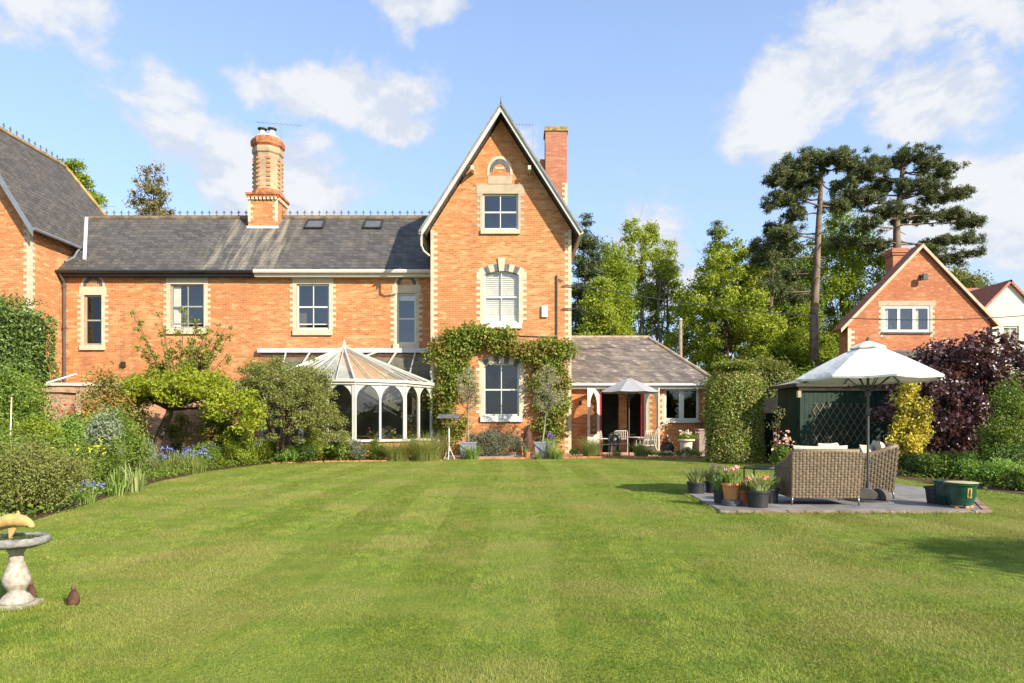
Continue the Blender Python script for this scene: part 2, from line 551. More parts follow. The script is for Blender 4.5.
# outlines on the ground, metres
BED_LEFT = [(-40, -4), (-5.2, -4), (-5.6, 4), (-6.0, 8.0), (-6.65, 10.8), (-7.6, 14.5), (-8.05, 18.0), (-7.7, 21.2), (-6.2, 22.6), (-4.6, 23.1), (-2.45, 23.4), (-2.4, 24.4), (-2.4, 40), (-40, 40)]
TERRACE = [(-2.4, 24.42), (0.95, 24.42), (0.95, 25.0), (7.3, 25.0), (7.3, 28.1), (-2.4, 28.1)]
PATIO = [(2.95, 9.62), (6.62, 9.62), (8.05, 12.2), (7.7, 14.4), (3.75, 14.4), (3.1, 12.0)]
BED_RIGHT = [(7.3, 24.0), (8.4, 20.8), (9.3, 19.0), (9.4, 17.2), (8.9, 15.6), (8.7, 13.4), (9.2, 11.6), (11.0, 9.0), (40, 6), (40, 40), (7.3, 40)]

def lawn_mat():
    m, g, b, o = mat('lawn_turf')
    p = pos(g)
    n1 = g.noise(p, .55, 5, .6); n2 = g.noise(p, 3.0, 5, .65); n3 = g.noise(p, 40, 3)
    c = g.mix(g.ramp(n2, .35, .68), (.125, .180, .022), (.19, .22, .036))
    c = g.mix(g.ramp(n1, .45, .70, 0, .6), c, (.22, .20, .06))
    c = g.mix(g.ramp(n3, .4, .7, 0, .5), c, (.06, .08, .015))
    g.put(b.inputs['Base Color'], c); b.inputs['Roughness'].default_value = .9; b.inputs['Specular IOR Level'].default_value = .1
    bump(g, b, n3, .02, .8)
    return m

def flat(name, poly, z, m):
    tris = tessellate_polygon([[Vector((x, y, 0)) for x, y in poly]])
    fs = []
    for t in tris:
        a, b_, c = [poly[i] for i in t]
        ar = (b_[0] - a[0]) * (c[1] - a[1]) - (c[0] - a[0]) * (b_[1] - a[1])
        fs.append(tuple(t) if ar > 0 else tuple(reversed(t)))
    return kind(MB().add([(x, y, z) for x, y in poly], fs).build(name, m), 'structure')

S = 600
kind(MB().quad((-S, -S, 0), (S, -S, 0), (S, S, 0), (-S, S, 0)).build('lawn', lawn_mat()), 'structure')
M['soil'] = plain('bed_soil', (.085, .055, .032), .95, .1, .4, -8.0, bumpd=.03)
M['gravel'] = plain('terrace_paving', (.36, .29, .22), .9, .2, .25, -7.0, bumpd=.01)
flat('soil_bed', BED_LEFT, .008, M['soil'])
flat('soil_bed', BED_RIGHT, .008, M['soil'])
flat('terrace', TERRACE, .03, M['gravel'])

def slab_mat():
    m, g, b, o = mat('patio_slabs')
    p = pos(g)
    t = g.n('TexBrick'); g.put(t.inputs['Vector'], p)
    t.inputs['Scale'].default_value = 1.0; t.inputs['Brick Width'].default_value = .6; t.inputs['Row Height'].default_value = .45
    t.inputs['Mortar Size'].default_value = .012
    g.put(t.inputs['Color1'], (.115, .115, .12)); g.put(t.inputs['Color2'], (.19, .185, .18)); g.put(t.inputs['Mortar'], (.09, .085, .07))
    n = g.noise(p, 4, 6, .65)
    c = g.mix(g.ramp(n, .4, .7, 0, .45), t.outputs['Color'], (.30, .28, .25))
    g.put(b.inputs['Base Color'], c); b.inputs['Roughness'].default_value = .7
    bump(g, b, g.math('SUBTRACT', g.math('MULTIPLY', n, .3), t.outputs['Fac']), .006)
    return m
pm = MB()
pv = [(x, y, -.02) for x, y in PATIO] + [(x, y, .035) for x, y in PATIO]
npt = len(PATIO)
pm.add(pv, [tuple(range(npt, 2 * npt))] + [(i, (i + 1) % npt, (i + 1) % npt + npt, i + npt) for i in range(npt)])
kind(pm.build('patio', slab_mat()), 'structure')
# brick-on-edge border of the patio, and of the terrace
ed = MB()
rg = random.Random(5)
def edging(a, b, z0, z1, w, step=.225):
    a = Vector(a); b = Vector(b); L = (b - a).length; n = max(1, int(L / step)); t = (b - a) / n
    for i in range(n):
        p = a + t * i + t * .03; q = a + t * (i + 1) - t * .03
        h = z1 + rg.uniform(-.006, .006)
        ed.obox((p.x, p.y, (z0 + h) / 2), (q.x, q.y, (z0 + h) / 2), w + rg.uniform(-.006, .006), h - z0)
edging((2.9, 9.55), (6.68, 9.55), -.02, .038, .10)
edging((6.69, 9.6), (8.12, 12.15), -.02, .036, .09)
edgeP = ed.build('brick_edging', plain('edging_brick', (.28, .19, .15), .85, .2, .35, -5.0, dirt=(.2, .19, .15)))
kind(edgeP, 'structure')
ed = MB()
edging((1.0, 24.93), (7.3, 24.93), -.02, .07, .12)
edging((-7.6, 21.45), (-6.25, 22.5), -.02, .03, .08); edging((-6.2, 22.52), (-2.4, 23.32), -.02, .04, .08); edging((-2.38, 24.36), (.95, 24.36), -.02, .05, .1)
kind(ed.build('brick_edging', plain('terrace_edging_brick', (.44, .17, .08), .85, .2, .3, -5.0)), 'structure')

# ------------------------------------------------------------------ the brick house
YG, YL, YE = 26.7, 28.2, 28.0
GX0, GX1, GXM = -3.17, 2.31, -.43
PITCH = 1.572
APEX = 13.45
house = thing('brick_house', 'tall orange brick house with steep central gable, slate roof and long left wing', 'house', (-4, 30, 0))
HW = dict(parent=house, world=True)

def gp(px, py): return wx(px, YG), wz(py, YG)
def lp(px, py): return wx(px, YL), wz(py, YL)
def ep(px, py): return wx(px, YE), wz(py, YE)
def rect(p0, p1):
    """pixel box -> ccw hole"""
    (x0, z1), (x1, z0) = p0, p1
    return [(x0, z0), (x1, z0), (x1, z1), (x0, z1)]

H_top = rect(gp(482.6, 193.8), gp(518.2, 229.8))
H_first = rect(gp(484.2, 270.8), gp(518.8, 323.0))
H_ground = rect(gp(483.6, 363.2), gp(519.2, 416.2))
H_l1 = rect(lp(84.2, 295), lp(101.6, 345.3))
H_l2 = rect(lp(170.4, 284.2), lp(203.8, 328.4))
H_l3 = rect(lp(296.6, 284), lp(329.2, 329.5))
H_l4 = rect(lp(397.2, 293.2), lp(415.8, 344))

wt_off = .28
def rake(x): return APEX - PITCH * abs(x - GXM) - wt_off
walls = MB()
walls.holed([(GX0, -.1), (GX1, -.1), (GX1, rake(GX1)), (GXM, rake(GXM)), (GX0, rake(GX0))], [H_top, H_first, H_ground], YG, .13)
walls.quad((GX0, YG, -.1), (GX0, YG, rake(GX0)), (GX0, 35, rake(GX0)), (GX0, 35, -.1))
walls.quad((GX1, YG, -.1), (GX1, 35, -.1), (GX1, 35, rake(GX1)), (GX1, YG, rake(GX1)))
walls.quad((GX0, 35, -.1), (GX0, 35, rake(GX0)), (GXM, 35, rake(GXM)), (GX1, 35, rake(GX1)), (GX1, 35, -.1))
LX0 = wx(62, YL)
walls.holed([(LX0, -.1), (GX0 - .002, -.1), (GX0 - .002, 7.52), (LX0, 7.52)], [H_l1, H_l2, H_l3, H_l4], YL, .13)
walls.quad((LX0, 34.2, -.1), (LX0, 34.2, 7.5), (GX0, 34.2, 7.5), (GX0, 34.2, -.1))
walls.build('wall', M['brick'], **HW)

# roofs
def slab(mb, a, b, c, d, th=.10):
    """roof slab, corners ccw seen from above (outside)"""
    a, b, c, d = map(Vector, (a, b, c, d))
    n = (b - a).cross(d - a).normalized()
    lo = [p - n * th for p in (a, b, c, d)]
    mb.add([a, b, c, d] + lo, [(0, 1, 2, 3), (7, 6, 5, 4), (0, 4, 5, 1), (1, 5, 6, 2), (2, 6, 7, 3), (3, 7, 4, 0)])
roof = MB()
YR0, YR1 = 26.2, 35.3
exl, exr = GXM - 3.04, GXM + 3.04
ez = APEX - PITCH * 3.04
slab(roof, (exl, YR0, ez), (GXM, YR0, APEX), (GXM, YR1, APEX), (exl, YR1, ez))
slab(roof, (GXM, YR0, APEX), (exr, YR0, ez), (exr, YR1, ez), (GXM, YR1, APEX))
roof.v = roof.v
slab(roof, (LX0 - 1.9, YL - .32, 7.53), (GX0 - .02, YL - .32, 7.53), (GX0 - .02, 31.2, 10.66), (LX0 - 1.9, 31.2, 10.66))
slab(roof, (GX0 - .02, 34.5, 7.53), (LX0 - 1.9, 34.5, 7.53), (LX0 - 1.9, 31.2, 10.66), (GX0 - .02, 31.2, 10.66))
# fix winding so thickness goes inward for the gable slabs
roof_o = roof.build('roof', M['slate'], **HW)
rt = MB()
rt.tube([(LX0 - 1.0, 31.2, 10.66), (GX0, 31.2, 10.66)], .085, 8)
rt.tube([(GXM, YR0, APEX), (GXM, YR1, APEX)], .08, 8)
rt.build('ridge_tile', M['ridge'], roof_o, world=True)
# iron-like cresting on the ridge
cr = MB()
def crest_unit(x, y, z, dx=1, dy=0):
    k = .8
    for q, w, h0, h1 in ((0, .014, 0, .25), ):
        cr.box(x - w, x + w, y - w, y + w, z, z + h1)
    cr.obox((x - .075 * dx, y - .075 * dy, z + .19), (x + .075 * dx, y + .075 * dy, z + .19), .022, .032)
    cr.ball((x, y, z + .26), .03, 6, 4)
nx = int((GX0 - LX0 + .5) / .335)
for i in range(nx + 1):
    crest_unit(LX0 - .6 + i * .335, 31.2, 10.72)
cr.box(LX0 - .7, GX0, 31.18, 31.22, 10.72, 10.78)
cr.build('ridge_cresting', M['crest'], roof_o, world=True)
fl = MB()
fl.obox((-17.80, 28.42, 8.10), (-19.38, 31.1, 10.66), .13, .05, (.35, -.64, .68))
#fl.obox((wx(222, 29.5), 27.95, 7.66), (wx(246, 31.1), 31.05, 10.55), .035, .02, (0, -.68, .73))
#fl.obox((wx(262, 28), 27.95, 7.66), (wx(280, 31.1), 31.05, 10.55), .03, .02, (0, -.68, .73))
fl.build('lead_strip', M['lead'], roof_o, world=True)
for k, pxs in enumerate(((307, 324), (365, 382))):
    yy = 30.75; x0, x1 = wx(pxs[0], yy), wx(pxs[1], yy)
    def onr(x, t, up=.0):
        y = 27.88 + (31.2 - 27.88) * t; z = 7.53 + 3.13 * t
        return (x, y - .68 * up, z + .73 * up)
    sk = MB()
    for a, b in ((onr(x0, .77, .05), onr(x1, .77, .05)), (onr(x0, .93, .05), onr(x1, .93, .05)), (onr(x0, .77, .05), onr(x0, .93, .05)), (onr(x1, .77, .05), onr(x1, .93, .05))):
        sk.obox(a, b, .07, .1, (0, -.68, .73))
    s_ = sk.build('skylight', M['iron'], roof_o, world=True)
    pn = MB().quad(onr(x0, .77, .06), onr(x1, .77, .06), onr(x1, .93, .06), onr(x0, .93, .06)).build('pane', plain('skylight_glass', (.09, .10, .11), .35, .25, .1, -2), roof_o, world=True)

# barge boards, soffit, purlin ends, finial
bb = MB()
def rake_pts(side, x_a, x_b, top, th):
    f = lambda x: APEX - PITCH * abs(x - GXM)
    return [(x_a, f(x_a) - top - th), (x_b, f(x_b) - top - th), (x_b, f(x_b) - top), (x_a, f(x_a) - top)]
for sgn in (-1, 1):
    xe = GXM + sgn * 3.04
    pts = rake_pts(sgn, xe, GXM, -.02, .25)
    if sgn > 0: pts = [(pts[1][0], pts[1][1]), (pts[0][0], pts[0][1]), (pts[3][0], pts[3][1]), (pts[2][0], pts[2][1])]
    bb.prism(pts, YR0 - .075, YR0 - .015)
bb.build('bargeboard', plain('grey_white_barge', (.47, .47, .44), .5, .4, .08, -3.0), **HW)
bt = MB()
for sgn in (-1, 1):
    xe = GXM + sgn * 3.12
    f = lambda x: APEX - PITCH * abs(x - GXM)
    a = (xe, YR0 - .05, f(xe) + .06); b = (GXM, YR0 - .05, APEX + .06)
    bt.obox(a, b, .16, .07, (-sgn * .84, 0, .54) if False else (sgn * .84, 0, .54))
bt.build('verge_slate', plain('verge', (.19, .19, .18), .7, .3, .2, -4.0), **HW)
for sgn in (-1, 1):
    pe = MB()
    x = GXM + sgn * 1.10
    z = APEX - PITCH * 1.10 - .62
    pe.obox((x, YR0 + .0, z), (x, YG + .02, z), .11, .15)
    pe.build('purlin_end', M['cream'], **HW)
MB().lathe([(.03, 0), (.05, .05), (.02, .12), (.012, .25), (.0, .42)], (GXM, YR0, APEX + .05), 8).build('finial', M['iron'], **HW)

# string course and gutters
gt = MB()
gt.tube([(LX0 - .1, YL - .38, 7.47), (wx(257, YL), YL - .38, 7.47)], .075, 8)
gt.box(LX0, wx(257, YL), YL - .30, YL - .012, 7.30, 7.42)
gt.build('gutter', M['black'], **HW)
gt = MB()
gt.tube([(wx(257, YL), YL - .38, 7.47), (GX0 - .02, YL - .38, 7.47)], .085, 8)
gt.box(wx(257, YL), GX0 - .02, YL - .30, YL - .012, 7.28, 7.42)
gt.build('gutter', M['cream'], **HW)
gt = MB()
gt.tube([(exl - .06, YR0 - .02, ez - .06), (exl - .06, YR1, ez - .06)], .075, 8)
g2 = MB(); g2.tube([(exr + .06, YR0 - .02, ez - .06), (exr + .06, YR1, ez - .06)], .075, 8); g2.build('gutter', M['cream'], **HW)
gt.tube([(exl - .03, YR0 + .1, ez - .1), (exl - .02, YR0 + .1, ez - .55), (exl + .05, YR0 + .2, ez - .72), (GX0 - .06, YG - .05, ez - .85)], .04, 8)
gt.build('gutter', M['cream'], **HW)
dp = MB()
dp.tube([(LX0 + .13, YL - .36, 7.4), (LX0 + .15, YL - .08, 7.05), (LX0 + .15, YL - .08, .1)], .055, 8)
for z in (1.2, 3.2, 5.2, 6.9): dp.tube([(LX0 + .15, YL - .08, z), (LX0 + .15, YL - .08, z + .09)], .075, 8)
dp.build('drainpipe', M['pipe'], **HW)
dp = MB()
dpx = wx(557, YG)
dp.tube([(dpx, YG - .05, wz(275, YG)), (dpx, YG - .05, wz(345, YG))], .03, 8)
dp.tube([(dpx, YG - .05, wz(279, YG)), (dpx + .22, YG - .05, wz(281, YG))], .02, 6)
dp.tube([(wx(520, YG), YG - .03, wz(336, YG)), (wx(556, YG), YG - .03, wz(337, YG))], .018, 6)
dp.build('drainpipe', M['pipe'], **HW)
dp = MB()
x_ = wx(437.5, YG - .4)
dp.tube([(x_ - .28, YG - .25, wz(372, YG)), (x_ - .25, YG - .12, wz(378, YG)), (x_, YG - .09, wz(380, YG)), (x_, YG - .09, .1)], .05, 8)
dp.box(x_ - .12, x_ + .12, YG - .2, YG - .02, wz(392, YG), wz(388, YG))
dp.build('drainpipe', M['white'], **HW)
ab = MB().box(wx(541.4, YG), wx(547.6, YG), YG - .09, YG - .004, wz(317.5, YG), wz(306, YG))
ab.build('alarm_box', M['white'], bevel=.02, **HW)
for py in (286, 309):
    z = wz(py, YG); bk = MB()
    bk.obox((GX1 - .35, YG - .05, z), (GX1 + .25, YG - .1, z), .03, .03); bk.ball((GX1 + .22, YG - .1, z + .05), .06, 6, 4)
    bk.build('cable_bracket', M['iron'], **HW)

# corner quoins (zig-zag cream stones)
def quoins(mb, x, z0, z1, Y, sgn, w0=.13, w1=.27, h=.118, proud=.012):
    """from x inwards along sgn"""
    z = z0; i = 0
    while z < z1 - .01:
        zz = min(z + h, z1); w = w1 if i % 2 else w0
        a, b = (x, x + w * sgn) if sgn > 0 else (x - w, x)
        mb.box(a, b, Y - proud, Y + .05, z + .002, zz - .002)
        z += h; i += 1
q = MB(); quoins(q, GX0 - .012, 0.0, rake(GX0) - .02, YG, 1); q.build('quoin', M['stone'], **HW)
q = MB(); quoins(q, GX1 + .012, 0.0, rake(GX1) - .02, YG, -1); q.build('quoin', M['stone'], **HW)

def arch_ring(mb, cx, cz, r0, r1, Y, proud, a0=0, a1=180, n=12, back=.04, gap=0.0, which=None, asp=1.0):
    for i in range(n):
        if which is not None and i % 2 != which: continue
        t0 = R(a0 + (a1 - a0) * i / n + gap); t1 = R(a0 + (a1 - a0) * (i + 1) / n - gap)
        pts = [(cx + r0 * math.cos(t0), cz + r0 * math.sin(t0) * asp), (cx + r1 * math.cos(t0), cz + r1 * math.sin(t0) * asp),
               (cx + r1 * math.cos(t1), cz + r1 * math.sin(t1) * asp), (cx + r0 * math.cos(t1), cz + r0 * math.sin(t1) * asp)]
        mb.prism(pts, Y - proud, Y + back)

def blind_arch(cx, z0, r, Y, parent, asp=1.05):
    a = MB(); arch_ring(a, cx, z0, r * .82, r, Y, .016, n=14, asp=asp)
    a.box(cx - r, cx - r * .82, Y - .014, Y + .04, z0 - .14, z0); a.box(cx + r * .82, cx + r, Y - .014, Y + .04, z0 - .14, z0)
    a.box(cx - r * .34, cx + r * .34, Y - .011, Y + .03, z0 + .12, z0 + .2)
    d = MB(); arch_ring(d, cx, z0, r * .54, r * .80, Y, .012, n=10, gap=.6, asp=asp)
    a.build('blind_arch', M['stone'], parent, world=True, extra=[(d, M['darkstone'])])

def window(hole, Y, parent, fr='white', bars=True, rail=.5, open_bottom=0.0, blind=None, sill=None, sillm='stone', glass='glass', mull=1, room=True, fw=.065, wall_d=.13):
    xs = [p[0] for p in hole]; zs = [p[1] for p in hole]
    x0, x1, z0, z1 = min(xs), max(xs), min(zs), max(zs)
    y = Y + .07
    m = MB()
    e = .001
    m.box(x0 + e, x0 + fw, y, y + .07, z0 + e, z1 - e); m.box(x1 - fw, x1 - e, y, y + .07, z0 + e, z1 - e)
    m.box(x0 + fw, x1 - fw, y, y + .07, z1 - fw, z1 - e); m.box(x0 + fw, x1 - fw, y, y + .07, z0 + e, z0 + fw * 1.3)
    zr = z0 + (z1 - z0) * rail
    if rail: m.box(x0 + fw, x1 - fw, y + .004, y + .065, zr - .03, zr + .03)
    if bars:
        for k in range(mull):
            xm = x0 + (x1 - x0) * (k + 1) / (mull + 1)
            m.box(xm - .016, xm + .016, y + .012, y + .05, z0 + fw, z1 - fw)
    if open_bottom:
        zo = z0 + fw + open_bottom
        m.box(x0 + fw, x1 - fw, y + .07, y + .11, zo - .05, zo)
    w = m.build('window', M[fr], parent, world=True)
    zb = z0 + fw + open_bottom
    MB().quad((x0 + fw, y + .035, zb), (x1 - fw, y + .035, zb), (x1 - fw, y + .035, z1 - fw), (x0 + fw, y + .035, z1 - fw)).build('pane', M[glass], w, world=True)
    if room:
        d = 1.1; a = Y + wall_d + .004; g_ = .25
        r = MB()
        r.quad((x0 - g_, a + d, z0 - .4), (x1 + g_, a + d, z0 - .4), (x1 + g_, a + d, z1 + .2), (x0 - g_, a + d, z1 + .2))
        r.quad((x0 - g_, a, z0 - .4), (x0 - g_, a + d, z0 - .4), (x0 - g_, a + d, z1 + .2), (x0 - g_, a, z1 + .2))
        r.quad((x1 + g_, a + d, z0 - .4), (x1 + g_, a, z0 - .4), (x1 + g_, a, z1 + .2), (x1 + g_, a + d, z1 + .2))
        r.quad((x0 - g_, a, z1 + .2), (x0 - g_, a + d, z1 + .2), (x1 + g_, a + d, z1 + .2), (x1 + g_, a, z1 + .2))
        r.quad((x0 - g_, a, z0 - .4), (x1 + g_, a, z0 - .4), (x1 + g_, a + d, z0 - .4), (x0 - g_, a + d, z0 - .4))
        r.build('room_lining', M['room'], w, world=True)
    if sill:
        MB().box(x0 - sill[0], x1 + sill[0], Y - .09, Y + .06, z0 - sill[1], z0 - .003).build('sill', M[sillm], w, world=True)
    if blind == 'venetian':
        v = MB(); z = z0 + .3; i = 0
        v.box(x0 + fw, x1 - fw, y + .085, y + .115, z0 + fw, z0 + .32)
        while z < z1 - fw:
            v.add([(x0 + fw, y + .085, z), (x1 - fw, y + .085, z), (x1 - fw, y + .118, z + .086), (x0 + fw, y + .118, z + .086)], [(0, 1, 2, 3)])
            z += .083
        v.build('blind', M['curtain'], w, world=True)
    if blind == 'roller':
        MB().box(x0 + fw, x1 - fw, y + .085, y + .10, z1 - fw - .22, z1 - fw).build('blind', M['curtain'], w, world=True)
    if blind == 'curtain':
        c = MB(); n = 10
        for i in range(n):
            xa = x0 + fw + i * .03; xb = xa + .03
            c.quad((xa, y + .10 + .02 * (i % 2), z0), (xb, y + .10 + .02 * ((i + 1) % 2), z0), (xb, y + .10 + .02 * ((i + 1) % 2), z1), (xa, y + .10 + .02 * (i % 2), z1))
        c.build('curtain', M['curtain'], w, world=True)
    return w

def surround(hole, Y, parent, lintel=None, jw=.15, tooth=.13, ztop=None, m='stone', zbot=None):
    xs = [p[0] for p in hole]; zs = [p[1] for p in hole]
    x0, x1, z0, z1 = min(xs), max(xs), min(zs), max(zs)
    s = MB()
    zt = ztop if ztop is not None else z1
    z = zbot if zbot is not None else z0; i = 0
    while z < zt - .01:
        zz = min(z + .118, zt); w = jw + (tooth if i % 2 else 0)
        s.box(x0 - w, x0 - .002, Y - .014, Y + .03, z + .001, zz - .001); s.box(x1 + .002, x1 + w, Y - .014, Y + .03, z + .001, zz - .001)
        z += .118; i += 1
    if lintel:
        s.box(x0 - lintel[0], x1 + lintel[0], Y - .018, Y + .03, z1 + .002, z1 + lintel[1])
    return s

# top window
s = surround(H_top, YG, house, (.24, .36), jw=.1, tooth=.14); s.build('window_surround', M['stone_grey'], **HW)
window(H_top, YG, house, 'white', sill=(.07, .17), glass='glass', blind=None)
blind_arch(wx(499.8, YG), wz(172, YG), .5, YG, house, 1.25)
MB().box(wx(488, YG), wx(512, YG), YG - .013, YG + .03, wz(184, YG), wz(176, YG)).build('arch_tablet', M['stone_grey'], **HW)
# arched windows of the gable
def arched(hole, pxc, keystone, blind, glass):
    xs = [p[0] for p in hole]; zs = [p[1] for p in hole]
    x0, x1, z0, z1 = min(xs), max(xs), min(zs), max(zs); cx = (x0 + x1) / 2; hw = (x1 - x0) / 2
    rise = .16; Rr = (hw * hw + rise * rise) / (2 * rise); cz = z1 - Rr
    a = math.degrees(math.asin(hw / Rr))
    s = surround(hole, YG, house, None, jw=.17, tooth=.14, ztop=z1 - rise + .06)
    arch_ring(s, cx, cz, Rr, Rr + .30, YG, .015, 90 - a - 4, 90 + a + 4, 9, which=0)
    # corner fillers under the arch line
    for sg in (-1, 1):
        pts = [(cx + sg * hw, z1 - rise)]
        for k in range(7):
            t = R(90 - sg * a * (1 - k / 6)); pts.append((cx + Rr * math.cos(t), cz + Rr * math.sin(t)))
        pts.append((cx, z1)); pts.append((cx + sg * hw, z1))
        if sg > 0: pts = pts
        mm = [(x, z) for x, z in pts]
        s.prism(mm if sg < 0 else mm[::-1], YG + .001, YG + .068)
    if keystone:
        s.prism([(cx - .09, z1 - .02), (cx + .09, z1 - .02), (cx + .15, z1 + .5), (cx - .15, z1 + .5)], YG - .06, YG + .02)
        for sg in (-1, 1):
            xa = cx + sg * (hw + .02); xb = cx + sg * (hw + .30)
            s.box(min(xa, xb), max(xa, xb), YG - .017, YG + .03, z1 - rise - .2, z1 - rise + .12)
    d = MB(); arch_ring(d, cx, cz, Rr, Rr + .27, YG, .011, 90 - a - 4, 90 + a + 4, 9, which=1)
    s.build('window_surround', M['stone'], extra=[(d, M['darkstone'])], **HW)
    return window(hole, YG, house, 'white' if blind else 'sage', sill=(.12, .22), sillm='white', blind=blind, glass=glass)
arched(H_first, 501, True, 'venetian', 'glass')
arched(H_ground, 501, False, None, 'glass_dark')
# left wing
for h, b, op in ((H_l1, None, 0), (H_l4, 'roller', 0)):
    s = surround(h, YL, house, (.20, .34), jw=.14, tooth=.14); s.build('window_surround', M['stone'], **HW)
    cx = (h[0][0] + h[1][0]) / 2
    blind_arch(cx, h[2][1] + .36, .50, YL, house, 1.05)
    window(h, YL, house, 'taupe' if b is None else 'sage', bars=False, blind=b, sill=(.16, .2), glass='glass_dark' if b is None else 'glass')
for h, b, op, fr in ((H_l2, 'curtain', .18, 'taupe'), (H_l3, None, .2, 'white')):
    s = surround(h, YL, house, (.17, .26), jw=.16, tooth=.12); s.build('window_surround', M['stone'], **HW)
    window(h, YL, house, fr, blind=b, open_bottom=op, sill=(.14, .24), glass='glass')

# ornate chimney on the left wing
YC = 31.2
def cpx(px): return wx(px, YC)
def cpz(py): return wz(py, YC - .65)
c0 = wx(262.8, YC - .65); hb = .65
ch = MB(); ch.box(c0 - hb, c0 + hb, YC - hb, YC + hb, 9.4, cpz(200))
chim = ch.build('chimney', M['brick'], **HW)
q = MB(); quoins(q, c0 - hb - .01, 10.3, cpz(200), YC - hb, 1, .12, .22, .13); q.build('quoin', M['stone'], chim, world=True)
q = MB(); quoins(q, c0 + hb + .01, 10.3, cpz(200), YC - hb, -1, .12, .22, .13)
q.build('quoin', M['stone'], chim, world=True)
MB().box(c0 - hb - .06, c0 + hb + .06, YC - hb - .06, YC + hb + .06, 9.3, cpz(226)).build('lead_apron', M['lead'], chim, world=True)
cb = MB()
z = cpz(200)
cb.box(c0 - hb - .06, c0 + hb + .06, YC - hb - .06, YC + hb + .06, z + .12, z + .22)
cb.box(c0 - hb - .10, c0 + hb + .10, YC - hb - .10, YC + hb + .10, z + .22, z + .32)
r8 = hb * 1.19
cb.lathe([(r8 * 1.0, z + .32), (r8 * .98, z + .40), (r8 * .92, z + .46), (r8 * .86, z + .56)], (c0, YC, 0), 8, R(22.5))
zt = cpz(135)
cbm = plain('corbel_brick', (.33, .125, .055), .85, .2, .4, -6.0, dirt=(.17, .14, .11), dscale=4.0)
cb2 = MB(); cb2.lathe([(.66, zt - .42), (.69, zt - .38), (.745, zt - .32), (.755, zt - .14), (.71, zt - .02), (.60, zt + .06)], (c0, YC, 0), 8, R(22.5))
cb2.build('chimney_cap', cbm, chim, world=True)
dn = MB()
for i in range(8):
    x = c0 - hb - .04 + (2 * hb + .08) * (i + .5) / 8
    dn.box(x - .045, x + .045, YC - hb - .09, YC - hb, z + .005, z + .115)
    y = YC - hb + (2 * hb) * (i + .5) / 8
    dn.box(c0 + hb, c0 + hb + .09, y - .045, y + .045, z + .005, z + .115)
cb.build('chimney_cornice', cbm, chim, world=True, extra=[(dn, M['stone'])])
sh = MB()
z0s, z1s = z + .56, zt - .48
sh.lathe([(.63, z0s), (.63, z1s - .26), (.69, z1s - .20), (.69, z1s - .04), (.66, z1s + .08)], (c0, YC, 0), 8, R(22.5))
rd = MB()
zz = z0s + .12
while zz < z1s - .35:
    for k in range(8):
        a_ = R(22.5 + 45 * k); cx_, cy_ = c0 + .586 * math.cos(a_), YC + .586 * math.sin(a_)
        rd.box(cx_ - .075, cx_ + .075, cy_ - .075, cy_ + .075, zz, zz + .10)
    zz += .20
sh.build('chimney_shaft', M['brick_pale'], chim, world=True, extra=[(rd, M['brick'])])
pt = MB()
pt.lathe([(.60, zt + .05), (.5, zt + .16), (.4, zt + .18)], (c0, YC, 0), 12)
pt.build('mortar_cap', M['lead'], chim, world=True)
for px_ in (-.22, .22):
    x = c0 + px_
    p_ = MB().lathe([(.17, zt + .1), (.14, zt + .3), (.12, zt + .42)], (x, YC - .1, 0), 12).build('chimney_pot', plain('buff_pot', (.50, .45, .38), .8, .2, .2, 4.0), chim, True, True)
    cw = MB().lathe([(.12, zt + .46), (.21, zt + .48), (.21, zt + .52), (.05, zt + .56)], (x, YC - .1, 0), 12)
    for a in range(4):
        cw.tube([(x + .1 * math.cos(a * 1.57), YC - .1 + .1 * math.sin(a * 1.57), zt + .4), (x + .1 * math.cos(a * 1.57), YC - .1 + .1 * math.sin(a * 1.57), zt + .5)], .012, 5)
    cw.build('cowl', M['iron'], chim, world=True)
an = MB()
xa = cpx(279)
an.tube([(xa, YC + .3, zt - .4), (xa, YC + .3, cpz(114))], .016, 6)
za = cpz(115)
an.tube([(cpx(254), YC + .25, za + .08), (cpx(299), YC + .35, za - .04)], .010, 5)
for k in range(9):
    xx = cpx(256) + k * .22; 
    an.tube([(xx, YC + .05, za + .07 - k * .014), (xx, YC + .55, za + .07 - k * .014)], .005, 4)
an.build('aerial', M['steel'], chim, world=True)

# plain red chimney behind the gable
YD = 30.6
d0, d1 = wx(545.5, YD), wx(567, YD); dz = wz(131, YD)
c2 = MB(); c2.box(d0, d1, YD, YD + .9, 7.5, dz); c2.box(d0 - .24, d0 - .005, YD + .25, YD + 1.3, 9, wz(157, YD))
ch2 = c2.build('chimney', M['brick_chim'], **HW)
cc = MB(); cc.box(d0 - .05, d1 + .05, YD - .05, YD + .95, dz, dz + .10); cc.box(d0 - .02, d1 + .02, YD - .02, YD + .92, dz + .1, dz + .2)
cc.build('chimney_cap', plain('lichen_cap', (.28, .2, .07), .9, .1, .4, -6.0), ch2, world=True)
MB().lathe([(.14, dz + .2), (.11, dz + .33)], ((d0 + d1) / 2, YD + .4, 0), 12).build('chimney_pot', M['brick_chim'], ch2, world=True)
q = MB(); quoins(q, d1 + .012, 8.5, wz(183, YD), YD, -1, .12, .24, .12)
q.build('quoin', M['stone'], ch2, world=True)
an = MB()
xa = wx(533, YD); 
an.tube([(xa, YD, 11.5), (xa, YD, wz(124, YD))], .014, 6)
za = wz(126, YD)
an.tube([(wx(514, YD), YD - .2, za - .02), (xa + .08, YD + .05, za + .06)], .009, 5)
for k in range(6):
    xx = wx(516, YD) + k * .15
    an.tube([(xx, YD - .3, za), (xx, YD + .2, za)], .005, 4); an.tube([(xx, YD - .05, za - .15), (xx, YD - .05, za + .15)], .005, 4)
an.build('aerial', M['steel'], **HW)
